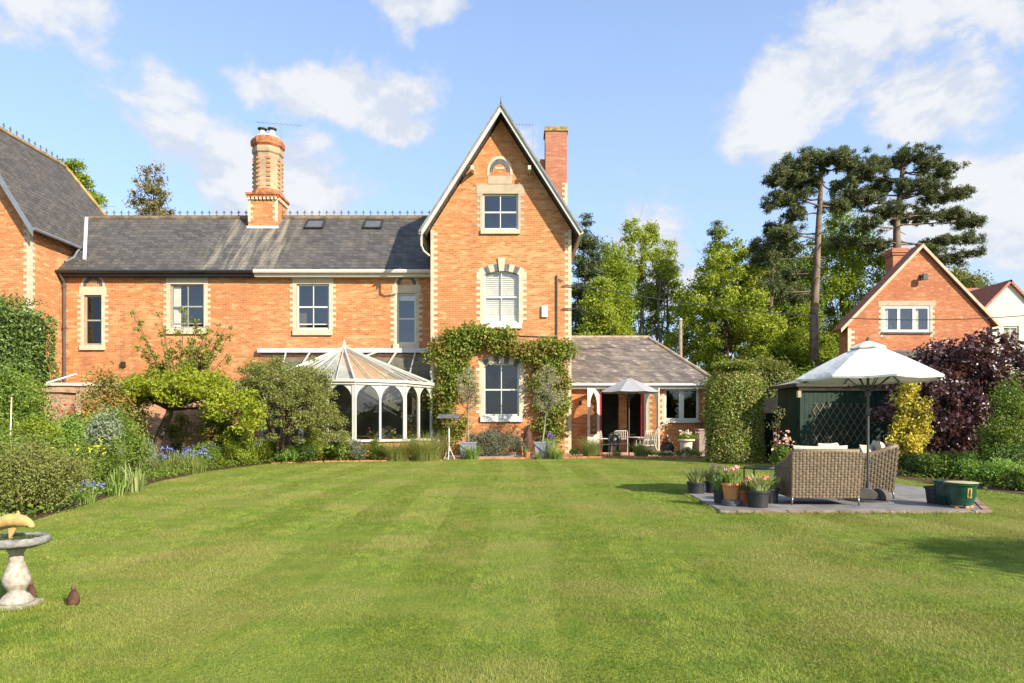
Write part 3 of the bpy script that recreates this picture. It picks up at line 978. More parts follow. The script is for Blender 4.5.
# small wall lamp between the wing windows
MB().box(wx(122, YL), wx(126, YL), YL - .12, YL - .005, wz(367, YL), wz(362, YL)).build('wall_lamp', M['iron'], **HW)

# back door step and details at the foot of the gable
MB().box(wx(488, YG), wx(522, YG), YG - .32, YG - .02, 0.02, .16).build('door_step', M['stone_grey'], **HW)

# ------------------------------------------------------------------ neighbouring wing at the far left
NX1 = LX0 - .0
NY0 = 26.33
nb = thing('brick_house', 'neighbouring orange brick gable house at the far left edge with crested slate roof', 'house', (-21, 29, 0))
NW = dict(parent=nb, world=True)
RXn, RZn = -21.08, 13.4
sl = 1.65
f_n = lambda x: RZn - sl * abs(x - RXn)
nx0 = RXn - (NX1 - RXn)
w = MB()
zt_n = f_n(NX1) - .25
w.holed([(nx0, -.1), (NX1 - .003, -.1), (NX1 - .003, zt_n), (RXn, RZn - .25), (nx0, zt_n)], [], NY0, .1)
w.quad((NX1 - .003, NY0, -.1), (NX1 - .003, 35, -.1), (NX1 - .003, 35, zt_n), (NX1 - .003, NY0, zt_n))
w.quad((nx0, 35, -.1), (nx0, NY0, -.1), (nx0, NY0, zt_n), (nx0, 35, zt_n))
w.build('wall', M['brick'], **NW)
r = MB()
xe = NX1 + .34; xw = nx0 - .34; ye = 35.0
slab(r, (RXn, 26.0, RZn), (xe, 26.0, f_n(xe)), (xe, ye, f_n(xe)), (RXn, 32.2, RZn))
slab(r, (xw, 26.0, f_n(xw)), (RXn, 26.0, RZn), (RXn, 32.2, RZn), (xw, ye, f_n(xw)))
r.add([(xe, ye, f_n(xe)), (xw, ye, f_n(xw)), (RXn, 32.2, RZn)], [(0, 1, 2)])
ro = r.build('roof', M['slate_far'], **NW)
t = MB(); t.tube([(RXn, 26, RZn), (RXn, 32.2, RZn), (xe, ye, f_n(xe))], .09, 8)
t.build('ridge_tile', plain('lichen_ridge', (.30, .20, .085), .85, .2, .4, -4.0), ro, world=True)
cr = MB()
for i in range(17):
    crest_unit(RXn, 26.1 + i * .37, RZn + .05, 0, 1)
cr.box(RXn - .02, RXn + .02, 26.05, 32.1, RZn + .06, RZn + .11)
cr.build('ridge_cresting', M['crest'], ro, world=True)
b = MB()
pts = [(NX1 + .36, f_n(NX1 + .36) - .30), (NX1 + .36, f_n(NX1 + .36) - .02), (RXn, RZn - .02), (RXn, RZn - .42)]
b.prism(pts[::-1] if False else [pts[0], pts[1], pts[2], pts[3]], 25.94, 25.99)
b.tube([(xe + .06, 25.95, f_n(xe) - .05), (xe + .06, 28.75, f_n(xe) - .05)], .075, 8)
b.tube([(xe + .05, 28.7, f_n(xe) - .1), (xe - .1, 28.6, f_n(xe) - .5), (xe - .28, 28.3, f_n(xe) - .75)], .05, 8)
b.build('bargeboard', plain('blue_grey_barge', (.15, .165, .19), .5, .4, .1, -3.0), **NW)
q = MB(); quoins(q, NX1 + .012, 0, zt_n - .02, NY0, -1, .14, .26, .125)
q2 = q
z = 0; i = 0
while z < zt_n - .1:
    wdt = .14 if i % 2 else .26
    q.box(NX1 - .02, NX1 + .0125, NY0 - .0118, NY0 + wdt, z + .002, z + .123); z += .125; i += 1
q.build('quoin', M['stone'], **NW)

# ------------------------------------------------------------------ garden room (low wing on the right)
gr = thing('garden_room', 'low brick garden room with brown grey hipped slate roof and open arched doors', 'garden room', (5.3, 29.5, 0))
GW = dict(parent=gr, world=True)
EX0, EX1 = GX1 + .004, wx(712, YE)
H_door = rect(ep(598.5, 388), ep(644, 452.5))
H_ew = rect(ep(664.5, 388.5), ep(699, 421))
w = MB()
w.holed([(EX0, -.1), (EX1, -.1), (EX1, 2.86), (EX0, 2.86)], [H_door, H_ew], YE, .16)
w.quad((EX1, YE, -.1), (EX1, 33.6, -.1), (EX1, 33.6, 2.86), (EX1, YE, 2.86))
w.quad((EX0, 33.6, -.1), (EX0, 33.6, 2.86), (EX1, 33.6, 2.86), (EX1, 33.6, -.1))
w.build('wall', M['brick'], **GW)
r = MB()
hx = wx(648, 30.9); rz = wz(337.5, 30.9); ex = EX1 + .28; yf = YE - .32; zf = 2.86; yb = 33.9
slab(r, (EX0, yf, zf), (ex, yf, zf), (hx, 30.9, rz), (EX0, 30.9, rz), .09)
slab(r, (ex, yb, zf), (EX0, yb, zf), (EX0, 30.9, rz), (hx, 30.9, rz), .09)
r.add([(ex, yf, zf), (ex, yb, zf), (hx, 30.9, rz)], [(0, 1, 2)])
ro = r.build('roof', M['slate_low'], **GW)
t = MB(); t.tube([(EX0, 30.9, rz), (hx, 30.9, rz)], .09, 8); t.tube([(hx, 30.9, rz), (ex, yf, zf + .02)], .085, 8)
t.build('ridge_tile', plain('buff_ridge', (.30, .24, .18), .85, .2, .25, -4.0), ro, world=True)
g_ = MB(); g_.tube([(EX0, yf - .05, zf - .02), (ex + .05, yf - .05, zf - .02)], .05, 8); g_.box(EX0, ex - .02, yf + .06, YE - .003, zf - .18, zf - .08)
g_.build('gutter', M['white'], **GW)
q = MB()
quoins(q, H_door[0][0] - .002, .1, 2.55, YE, -1, .12, .24, .12); quoins(q, H_door[1][0] + .002, .1, 2.55, YE, 1, .22, .34, .12)
quoins(q, H_ew[0][0] - .002, .95, 2.5, YE, -1, .1, .2, .12)
q.build('quoin', M['stone'], **GW)
dx0, dx1 = H_door[0][0], H_door[1][0]; dzt = H_door[2][1]; dzb = H_door[0][1]
d = MB()
d.box(dx0 + .001, dx0 + .12, YE + .01, YE + .2, dzb, dzt - .001); d.box(dx1 - .12, dx1 - .001, YE + .01, YE + .2, dzb, dzt - .001)
dr = d.build('door_frame', M['red'], **GW)
MB().box(dx0 + .12, dx1 - .12, YE + .02, YE + .14, dzt - .12, dzt - .002).build('door_head', M['cream'], dr, world=True)
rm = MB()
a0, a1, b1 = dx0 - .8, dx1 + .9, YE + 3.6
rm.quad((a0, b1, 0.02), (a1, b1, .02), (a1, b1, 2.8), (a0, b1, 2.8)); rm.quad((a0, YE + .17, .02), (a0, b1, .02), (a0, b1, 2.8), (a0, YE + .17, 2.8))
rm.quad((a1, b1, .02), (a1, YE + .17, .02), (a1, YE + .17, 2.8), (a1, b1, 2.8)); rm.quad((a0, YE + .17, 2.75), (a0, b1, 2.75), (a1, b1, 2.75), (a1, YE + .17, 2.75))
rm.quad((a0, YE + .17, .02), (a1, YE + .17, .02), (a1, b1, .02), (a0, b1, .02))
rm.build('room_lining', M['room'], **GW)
MB().box(dx0 + .98, dx0 + 1.32, YE + .9, YE + 1.2, .02, 2.74).build('brick_pier', M['brick'], **GW)
tb = MB(); tb.box(dx0 + .55, dx0 + 1.65, YE + .55, YE + 1.3, .78, .83)
for xx in (dx0 + .6, dx0 + 1.55):
    for yy in (YE + .6, YE + 1.25): tb.box(xx, xx + .06, yy - .03, yy + .03, .03, .78)
tag(tb.build('dining_table', M['wood']), 'brown wooden table seen inside through the open doors', 'table')
# arched glazed leaves, folded open
def arch_poly(x0, x1, z0, zs, zt, n=8, ogee=True):
    """pointed opening: springing at zs, point at zt, ccw"""
    cx = (x0 + x1) / 2; hw = (x1 - x0) / 2; pts = [(x0, z0), (x1, z0), (x1, zs)]
    rr = (hw * hw + (zt - zs) ** 2) / (2 * hw)
    for i in range(1, n):
        a = math.asin((zt - zs) / rr) * i / n
        pts.append((x1 - rr + rr * math.cos(a), zs + rr * math.sin(a)))
    pts.append((cx, zt))
    for i in range(n - 1, 0, -1):
        a = math.asin((zt - zs) / rr) * i / n
        pts.append((x0 + rr - rr * math.cos(a), zs + rr * math.sin(a)))
    pts.append((x0, zs))
    return pts
def leaf_door(hx, ang, sgn):
    ca, sa = math.cos(ang), math.sin(ang)
    fn = lambda x, y, z: (hx + sgn * x * ca + y * sa, YE - .03 - x * sa * 1 + y * ca * .999, z)
    W = .86
    m = MB(); m.holed([(0, dzb + .02), (W, dzb + .02), (W, dzt - .03), (0, dzt - .03)], [arch_poly(.13, W - .13, dzb + .75, dzt - .75, dzt - .17)], 0, .05, fn, back=True)
    o = m.build('door_leaf', M['cream'], **GW)
    p = MB(); p.add([fn(.1, .025, dzb + .7), fn(W - .1, .025, dzb + .7), fn(W - .1, .025, dzt - .1), fn(.1, .025, dzt - .1)], [(0, 1, 2, 3)])
    p.build('pane', M['glass'], o, world=True)
    hd = MB(); hd.ball(fn(W - .06, -.03, dzb + 1.0), .03); hd.build('handle', M['iron'], o, world=True)
leaf_door(dx0, R(52), -1)
leaf_door(dx1, R(60), 1)
window(H_ew, YE, gr, 'sage', rail=0, bars=False, glass='glass_dark', sill=(.08, .07), sillm='sage', wall_d=.16, fw=.09)
m = MB(); xm = (H_ew[0][0] + H_ew[1][0]) / 2
m.box(xm - .10, xm + .10, YE + .06, YE + .15, H_ew[0][1] + .01, H_ew[2][1] - .01); m.build('window_mullion', M['sage'], **GW)
lm = MB(); xl = wx(580, YE); lm.ball((xl, YE - .12, 2.1), (.07, .07, .1)); lm.tube([(xl, YE, 2.15), (xl, YE - .12, 2.2)], .015, 5); lm.build('wall_lamp', M['iron'], **GW)

# ------------------------------------------------------------------ conservatory
M['frame'] = plain('off_white_frame', (.43, .43, .385), .5, .4, .07, -3.0, dirt=(.42, .41, .35), dscale=3.0)
M['blindpale'] = plain('pale_roof_blind', (.48, .46, .41), .8, .2, .1, -4.0)
cons = thing('conservatory', 'white gothic conservatory with pointed arches and radiating glass roof', 'conservatory', (-6.46, 26.5, 0))
CW = dict(parent=cons, world=True)
CC = (-6.46, 27.4); RC = 3.63
def cv(a, r=RC): return (CC[0] + r * math.sin(R(a)), CC[1] - r * math.cos(R(a)))
V = [(-9.85, 28.18), (-9.80, 26.45), cv(-45), cv(-15), cv(15), cv(45), (-3.10, 26.42)]
ZB, ZE = .62, 2.78
cf = MB(); cg = MB(); cbk = MB(); csl = MB(); bl2 = MB(); csi = MB()
for i in range(len(V) - 1):
    (xa, ya), (xb, yb_) = V[i], V[i + 1]
    L = math.hypot(xb - xa, yb_ - ya); ux, uy = (xb - xa) / L, (yb_ - ya) / L; nx_, ny_ = uy, -ux
    fn = lambda x, y, z, xa=xa, ya=ya, ux=ux, uy=uy, nx_=nx_, ny_=ny_: (xa + ux * x - nx_ * y, ya + uy * x - ny_ * y, z)
    nl = 2
    pw = .075; holes = []
    bw = (L - pw * (nl + 1)) / nl
    for k in range(nl):
        x0 = pw + k * (bw + pw)
        holes.append(arch_poly(x0 + .005, x0 + bw - .005, ZB + .08, ZE - .68, ZE - .13))
    cf.holed([(0, ZB), (L, ZB), (L, ZE - .05), (0, ZE - .05)], holes, 0, .06, fn, back=True)
    for k in range(nl + 1):
        xk = k * (bw + pw) + pw / 2
        cf.add([fn(xk - .034, -.03, ZB + .07), fn(xk + .034, -.03, ZB + .07), fn(xk + .034, .0, ZB + .07), fn(xk - .034, .0, ZB + .07),
                fn(xk - .034, -.03, ZE - .1), fn(xk + .034, -.03, ZE - .1), fn(xk + .034, .0, ZE - .1), fn(xk - .034, .0, ZE - .1)],
               [(0, 1, 5, 4), (1, 2, 6, 5), (3, 0, 4, 7), (4, 5, 6, 7)])
    cg.add([fn(.05, .03, ZB + .05), fn(L - .05, .03, ZB + .05), fn(L - .05, .03, ZE - .1), fn(.05, .03, ZE - .1)], [(0, 1, 2, 3)])
    cbk.add([fn(0, -.02, 0), fn(L, -.02, 0), fn(L, -.02, ZB), fn(0, -.02, ZB), fn(0, .2, ZB), fn(L, .2, ZB), fn(0, .2, 0), fn(L, .2, 0)], [(0, 1, 2, 3), (3, 2, 5, 4), (6, 4, 5, 7)])
    a = Vector(fn(-.03, -.05, ZB + .03)); b = Vector(fn(L + .03, -.05, ZB + .03)); csi.obox(a, b, .16, .06)
    a = Vector(fn(-.03, -.05, ZE)); b = Vector(fn(L + .03, -.05, ZE)); csl.obox(a, b, .14, .10)
    a = Vector(fn(-.02, -.025, ZE - .11)); b = Vector(fn(L + .02, -.025, ZE - .11)); csl.obox(a, b, .07, .06)
cf.build('arched_frame', M['frame'], **CW)
csl.build('eaves_rail', M['frame'], **CW); csi.build('sill', M['frame'], **CW)
cg.build('pane', M['glass_side'], **CW)
cbk.build('base_wall', M['brick'], **CW)
# roof
AP = (-6.60, 26.85, 4.27); WZ = 4.22
ring = [(x, y, ZE + .07) for x, y in V[1:]]
back_l = (-10.3, 28.12, WZ); back_m = (-6.3, 28.12, WZ + .03); back_r = (GX0 - .03, 28.12, WZ)
bars = MB(); pan = MB(); bl = MB()
def lerp(a, b, t): return tuple(a[i] + (b[i] - a[i]) * t for i in range(3))
for i, p in enumerate(ring):
    bars.obox(AP, lerp(AP, p, 1.03), .058, .08)
for i in range(len(ring) - 1):
    a, b = ring[i], ring[i + 1]
    pan.quad(a, b, AP)
    for t in (.333, .667):
        e = lerp(a, b, t)
        bars.obox(lerp(AP, e, .06), e, .022, .04)
    if True:
        dn_ = lambda p: (p[0] + (AP[0] - p[0]) * .02, p[1] + (AP[1] - p[1]) * .02, p[2] - .09)
        A = lerp(AP, a, .12); B = lerp(AP, b, .12)
        (bl if i >= 3 else bl2).quad(dn_(a), dn_(b), dn_(B), dn_(A))
pan.quad(ring[-1], back_r, back_m, AP); pan.quad(AP, back_m, back_l, (ring[0][0] - .4, 26.9, 3.1), ring[0])
for t in (.25, .5, .75):
    bars.obox(lerp(AP, ring[-1], t), lerp(back_m, back_r, t), .05, .06)
    bars.obox(lerp(AP, ring[0], t), lerp(back_m, back_l, t), .05, .06)
bars.obox(AP, back_m, .06, .08)
bars.obox(ring[-1], back_r, .07, .08)
pan.build('roof_pane', M['glass_clear'], **CW)
bl.build('roof_blind', M['blindtan'], **CW); bl2.build('roof_blind', M['blindpale'], **CW)
bars.build('glazing_bar', M['frame'], **CW)
wp = MB(); wp.box(-10.45, GX0 - .03, 27.98, 28.185, WZ - .04, WZ + .14); wp.build('wall_plate', M['lead'], **CW)
MB().lathe([(.10, 0), (.11, .08), (.05, .12), (.06, .18), (.025, .22), (.0, .36)], (AP[0], AP[1], AP[2] - .02), 10).build('finial', M['white'], **CW)
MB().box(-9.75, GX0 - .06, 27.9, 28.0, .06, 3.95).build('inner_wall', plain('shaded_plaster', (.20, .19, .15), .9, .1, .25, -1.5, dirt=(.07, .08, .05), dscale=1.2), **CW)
MB().quad((-9.7, 27.9, .05), (-9.7, 26.5, .05), cv(-45) + (.05,), cv(-15) + (.05,), cv(15) + (.05,), cv(45) + (.05,), (-3.2, 26.5, .05), (-3.2, 27.9, .05)).build('floor_tiles', plain('dark_tiles', (.10, .085, .07), .6, .3, .2, -3.0), **CW)
# ------------------------------------------------------------------ plants: builders
NG = np.random.default_rng(11)
def unit(v): return v / (np.linalg.norm(v, axis=1, keepdims=True) + 1e-9)

def leaf_quads(C, L, W, rng, up=.35, out=None, fold=.18, size_var=.35):
    """folded diamond leaves: two triangles along the midrib; returns V, F(M,3)"""
    n = len(C)
    nv = rng.normal(size=(n, 3)); nv = unit(nv)
    nv[:, 2] += up
    if out is not None: nv += out
    nv = unit(nv)
    r = rng.normal(size=(n, 3)); t = unit(np.cross(nv, r)); b = np.cross(nv, t)
    s = (1 + rng.uniform(-size_var, size_var, (n, 1)))
    l = L * s; w = W * s
    p0 = C - t * l * .5; p2 = C + t * l * .5 - nv * l * .10
    p1 = C + b * w * .5 + nv * w * fold; p3 = C - b * w * .5 + nv * w * fold
    V = np.stack([p0, p1, p2, p3], 1).reshape(-1, 3)
    i = np.arange(n)[:, None] * 4
    Fq = np.concatenate([i + np.array([[0, 1, 2]]), i + np.array([[0, 2, 3]])], 1).reshape(-1, 3)
    return V, Fq

def in_clumps(n, cen, rad, rng, flat=1.0, shell=.85):
    cen = np.asarray(cen); rad = np.asarray(rad)
    w = rad ** 2.2; w = w / w.sum()
    k = rng.choice(len(cen), n, p=w)
    d = unit(rng.normal(size=(n, 3)))
    rr = rng.uniform(0, 1, (n, 1)) ** shell
    off = d * rr * rad[k][:, None]
    off[:, 2] *= flat
    return cen[k] + off, d * rr

def envelope(n, prof, rx, ry, h, rng, z0=0.0, rmin=.3, rmax=.6, lump=.3, inner=.3):
    """clump centres filling a crown; prof = [(t, r)] from bottom to top, r relative"""
    ts = np.array([p[0] for p in prof]); rs = np.array([p[1] for p in prof])
    tt = np.linspace(0, 1, 200); rt = np.interp(tt, ts, rs); cdf = np.cumsum(rt + .05); cdf /= cdf[-1]
    t = np.interp(rng.uniform(0, 1, n), cdf, tt)
    a = rng.uniform(0, 2 * np.pi, n)
    ph = rng.uniform(0, 6.28, 4)
    lob = 1 + lump * (np.sin(a * 2 + ph[0] + t * 3) * .5 + np.sin(a * 3 + ph[1] - t * 5) * .4 + np.sin(t * 9 + ph[2]) * .3)
    rad = np.interp(t, ts, rs) * lob * np.sqrt(rng.uniform(inner ** 2, 1, n))
    c = np.stack([rx * rad * np.cos(a), ry * rad * np.sin(a), z0 + t * h], 1)
    return c, rng.uniform(rmin, rmax, n)

def foliage(name, parent, cen, rad, n, L, W, m, rng, up=.35, flat=1.0, shell=.85, outk=.6, extra=None):
    C, d = in_clumps(n, cen, rad, rng, flat, shell)
    if extra is not None: C = np.concatenate([C, extra]); d = np.concatenate([d, np.zeros_like(extra)])
    V, Fq = leaf_quads(C, L, W, rng, up, d * outk)
    return mesh_np(name, V, Fq, m, parent)

def stems(name, parent, cen, n, base_r, tip_r, m, rng, z0=0.0, spread=.15, mid=.5):
    mb = MB(); idx = rng.choice(len(cen), min(n, len(cen)), replace=False)
    for i in idx:
        c = cen[i]; b = np.array([c[0] * spread + rng.normal() * .02, c[1] * spread + rng.normal() * .02, z0])
        md = b + (c - b) * mid + np.array([c[0], c[1], 0]) * -.12 + rng.normal(size=3) * .03 * np.linalg.norm(c)
        mb.tube([b, md, c], [base_r, (base_r + tip_r) / 2, tip_r], 5, cap=False)
    return mb.build(name, m, parent, True)

DOME = [(0, .75), (.2, 1.0), (.5, .97), (.75, .75), (1, .25)]
ROUND = [(0, .45), (.25, .9), (.5, 1.0), (.75, .8), (1, .3)]
UPR = [(0, .35), (.3, .6), (.6, .85), (.85, .9), (1, .5)]
TALL = [(0, .6), (.2, .95), (.5, 1.0), (.8, .7), (1, .2)]
CONE = [(0, 1.0), (.3, .75), (.6, .45), (.85, .2), (1, .04)]

def shrub(name, label, cat, loc, rx, ry, h, m, L=.06, W=None, n=5000, clumps=40, prof=DOME, seed=1, z0=.05, cr=None, stem_m='bark', stem_n=8, stem_r=.02,
          group=None, lump=.3, up=.35, inner=.3, flat=1.0, shell=.8):
    rng = np.random.default_rng(seed)
    t = thing(name, label, cat, loc, 0, group)
    s = (rx * ry * h) ** (1 / 3)
    cr = cr or (.22 * s, .42 * s)
    rmax = cr[1]
    c, r = envelope(clumps, prof, max(rx - rmax * .6, .05), max(ry - rmax * .6, .05), h - z0 - rmax, rng, z0 + rmax * .5, cr[0], cr[1], lump, inner)
    foliage('foliage', t, c, r, n, L, W or L * .55, m, rng, up, flat, shell)
    if stem_n: stems('stem', t, c, stem_n, stem_r, stem_r * .35, M[stem_m], rng)
    return t

def blade_mesh(name, parent, n, rad, h, w, m, rng, lean=.5, seg=3, ry=None, hv=.3, cx=0, cy=0, z0=0.0, tipw=.12, gauss=False):
    """arching strap leaves"""
    ry = ry or rad
    a = rng.uniform(0, 6.283, n); rr = np.sqrt(rng.uniform(0, 1, n))
    bx = cx + rad * rr * np.cos(a) * .6; by = cy + ry * rr * np.sin(a) * .6
    da = a + rng.normal(0, .5, n)
    hh = h * (1 + rng.uniform(-hv, hv, n)); ln = lean * rng.uniform(.25, 1.0, n) * (0.4 + rr * .8)
    dirx, diry = np.cos(da), np.sin(da)
    sx, sy = -diry, dirx
    tw = rng.uniform(-.6, .6, n)
    sxx = sx * np.cos(tw) + dirx * np.sin(tw); syy = sy * np.cos(tw) + diry * np.sin(tw)
    V = []
    for k in range(seg + 1):
        t = k / seg
        off = ln * hh * (t ** 2)
        z = z0 + hh * (t - .35 * ln * t ** 3)
        ww = w * (.6 + .8 * t * (1 - t) * 2) * (1 - t) ** .6 if k < seg else w * tipw
        ww = ww if k else w * .6
        px = bx + dirx * off; py = by + diry * off
        V.append(np.stack([px - sxx * ww / 2, py - syy * ww / 2, z], 1)); V.append(np.stack([px + sxx * ww / 2, py + syy * ww / 2, z], 1))
    V = np.stack(V, 1)                       # n, 2(seg+1), 3
    k2 = 2 * (seg + 1)
    i = np.arange(n)[:, None] * k2
    q = np.concatenate([i + np.array([[2 * k, 2 * k + 1, 2 * k + 3, 2 * k + 2]]) for k in range(seg)], 1).reshape(-1, 4)
    return mesh_np(name, V.reshape(-1, 3), q, m, parent), (bx, by, dirx, diry, hh, ln)

def flower_specks(name, parent, C, L, m, rng, per=5, spread=.03):
    for c in np.asarray(C):                                  # each flower head a part of its own
        V, Fq = leaf_quads(c + rng.normal(0, spread, (per, 3)), L, L * .7, rng, .2)
        mesh_np(name, V, Fq, m, parent)

# leaf materials
LM = {}
LM['spring'] = leaf_mat('spring_leaves', (.100, .140, .012), (.165, .200, .022), (.072, .112, .012), .45)
LM['spring2'] = leaf_mat('fresh_yellow_leaves', (.125, .165, .016), (.20, .225, .028), (.085, .125, .014), .42)
LM['mid'] = leaf_mat('mid_green_leaves', (.060, .100, .014), (.110, .150, .024), (.048, .080, .012), .38)
LM['deep'] = leaf_mat('deep_green_leaves', (.035, .066, .015), (.066, .105, .022), (.028, .05, .012), .28)
LM['hedge'] = leaf_mat('hedge_leaves', (.042, .080, .014), (.080, .125, .022), (.05, .085, .014), .28, spec=.45, rough=.4)
LM['beech'] = leaf_mat('clipped_hedge_leaves', (.082, .112, .017), (.145, .160, .030), (.140, .115, .035), .28, spec=.5, rough=.4)
LM['olive'] = leaf_mat('olive_dome_leaves', (.080, .096, .022), (.128, .140, .036), (.095, .092, .026), .28)
LM['olivetree'] = leaf_mat('olive_tree_leaves', (.13, .13, .07), (.20, .19, .11), (.10, .095, .05), .2)
LM['lime'] = leaf_mat('lime_leaves', (.120, .150, .010), (.185, .20, .016), (.085, .115, .010), .42)
LM['pine'] = leaf_mat('pine_needles', (.034, .048, .018), (.078, .095, .036), (.095, .088, .034), .2)
LM['spruce'] = leaf_mat('spruce_needles', (.028, .042, .016), (.055, .072, .026), None, .15)
LM['red'] = leaf_mat('red_tipped_leaves', (.075, .11, .02), (.145, .13, .03), (.20, .070, .022), .3)
LM['silver'] = leaf_mat('silver_leaves', (.10, .125, .075), (.15, .175, .11), None, .25)
LM['purple'] = leaf_mat('purple_leaves', (.028, .012, .014), (.062, .026, .029), (.046, .024, .020), .22, spec=.6, rough=.35)
LM['yellow'] = leaf_mat('yellow_variegated_leaves', (.24, .205, .022), (.34, .29, .045), (.16, .16, .02), .3)
LM['climb'] = leaf_mat('climber_leaves', (.062, .098, .014), (.140, .158, .024), (.150, .095, .028), .35)
LM['oak'] = leaf_mat('bronze_young_leaves', (.095, .085, .035), (.14, .115, .05), (.06, .07, .025), .3)
LM['grass'] = leaf_mat('tall_grass', (.07, .10, .02), (.13, .145, .04), None, .3)
LM['blond'] = leaf_mat('blond_grass', (.10, .125, .03), (.19, .19, .062), None, .3)
LM['strap'] = leaf_mat('strap_leaves', (.065, .11, .02), (.13, .18, .045), None, .3)
LM['pale_strap'] = leaf_mat('pale_strap_leaves', (.12, .15, .050), (.19, .21, .085), None, .3)
LM['lav'] = leaf_mat('lavender_leaves', (.07, .08, .05), (.11, .12, .075), None, .2)
LM['fern'] = leaf_mat('soft_fern', (.07, .14, .022), (.13, .20, .04), None, .4)
LM['blue'] = plain('bluebell_petals', (.20, .22, .62), .6, .2, .2, 5.0)
LM['pink'] = plain('pink_petals', (.75, .38, .36), .5, .3, .25, 30.0)
LM['coral'] = plain('coral_petals', (.60, .17, .10), .5, .3, .3, 30.0, dirt=(.75, .6, .35), dscale=25)
LM['maroon'] = plain('maroon_petals', (.10, .012, .02), .45, .3, .2, 30.0)
LM['cream'] = plain('cream_petals', (.78, .68, .52), .5, .3, .15, 30.0)
LM['scarlet'] = plain('scarlet_petals', (.62, .06, .03), .5, .3, .2, 30.0)
LM['euph'] = plain('acid_yellow_bracts', (.50, .48, .035), .5, .3, .15, 30.0)
LM['violet'] = plain('violet_petals', (.16, .08, .42), .5, .3, .15, 30.0)

# ------------------------------------------------------------------ trees
def tree(label, X, Y, h, crown_lo, rx, m, n, L, bark='bark', prof=ROUND, trunk_r=.25, clumps=90, cr=(.6, 1.3), seed=1, name='tree', trunks=1, lean=(0, 0), limbs=28,
         flat=.8, lump=.3, inner=.25, up=.35, ry=None, group='trees behind the house', cat='tree', W=None, shell=1.25, crown_off=(0, 0), tr_top=.9, fine=True):
    rng = np.random.default_rng(seed)
    t = thing(name, label, cat, (X, Y, 0), 0, group)
    ry = ry or rx
    if fine:
        n = int(n * 2.2); L = L * .70; clumps = int(clumps * 1.9); cr = (cr[0] * .8, cr[1] * 1.15); W = W and W * .8
    rm = cr[1]
    c, r = envelope(clumps, prof, max(rx - rm * .5, .3), max(ry - rm * .5, .3), h - crown_lo - rm * .9, rng, crown_lo + rm * .3, cr[0], cr[1], lump, inner)
    c[:, 0] += crown_off[0]; c[:, 1] += crown_off[1]
    mb = MB(); axes = []
    for k in range(trunks):
        a = rng.uniform(0, 6.28); q = 0 if trunks == 1 else rng.uniform(.2, .5)
        bx, by = (0, 0) if trunks == 1 else (math.cos(a) * .35 * trunks ** .5, math.sin(a) * .35)
        top = h * tr_top * (1 if k == 0 else rng.uniform(.75, .97))
        sp = 0 if trunks == 1 else rx * .35
        pts = []; rr = []
        ns = 9
        for i in range(ns):
            u = i / (ns - 1)
            pts.append((bx + lean[0] * u + math.cos(a) * sp * u ** 1.3 + rng.normal() * .018 * h * .35 * (u > 0) * (u < .98), by + lean[1] * u + math.sin(a) * sp * u ** 1.3 + rng.normal() * .012 * h * .3 * (u > 0), top * u))
            rr.append(trunk_r * (1 - u) ** .8 * (1.0 if k == 0 else .8) + .02)
        mb.tube(pts, rr, 9, cap=False); axes.append(np.array(pts))
    idx = rng.choice(len(c), min(limbs, len(c)), replace=False)
    for i in idx:
        ax = axes[rng.integers(len(axes))]
        zt = max(crown_lo * .8, c[i][2] - rng.uniform(.10, .26) * (h - crown_lo + 1) - .25 * math.hypot(c[i][0], c[i][1]))
        zt = min(zt, ax[-1][2] * .96)
        k = np.searchsorted(ax[:, 2], zt); k = min(max(k, 1), len(ax) - 1)
        f = (zt - ax[k - 1][2]) / (ax[k][2] - ax[k - 1][2] + 1e-6)
        b = ax[k - 1] + (ax[k] - ax[k - 1]) * f
        md = b + (c[i] - b) * .5 + np.array([0, 0, .06 * np.linalg.norm(c[i] - b)]) + rng.normal(size=3) * .12
        r0 = max(.02, trunk_r * .30 * (1 - zt / h))
        mb.tube([b, md, c[i]], [r0, r0 * .65, .012], 5, cap=False)
        for _ in range(2):
            e = md + rng.normal(size=3) * rm * .9; mb.tube([md, e], [r0 * .4, .01], 4, cap=False)
    mb.build('trunk', M[bark], t, True)
    foliage('crown', t, c, r, n, L, W or L * .6, m, rng, up, flat, shell)
    return t

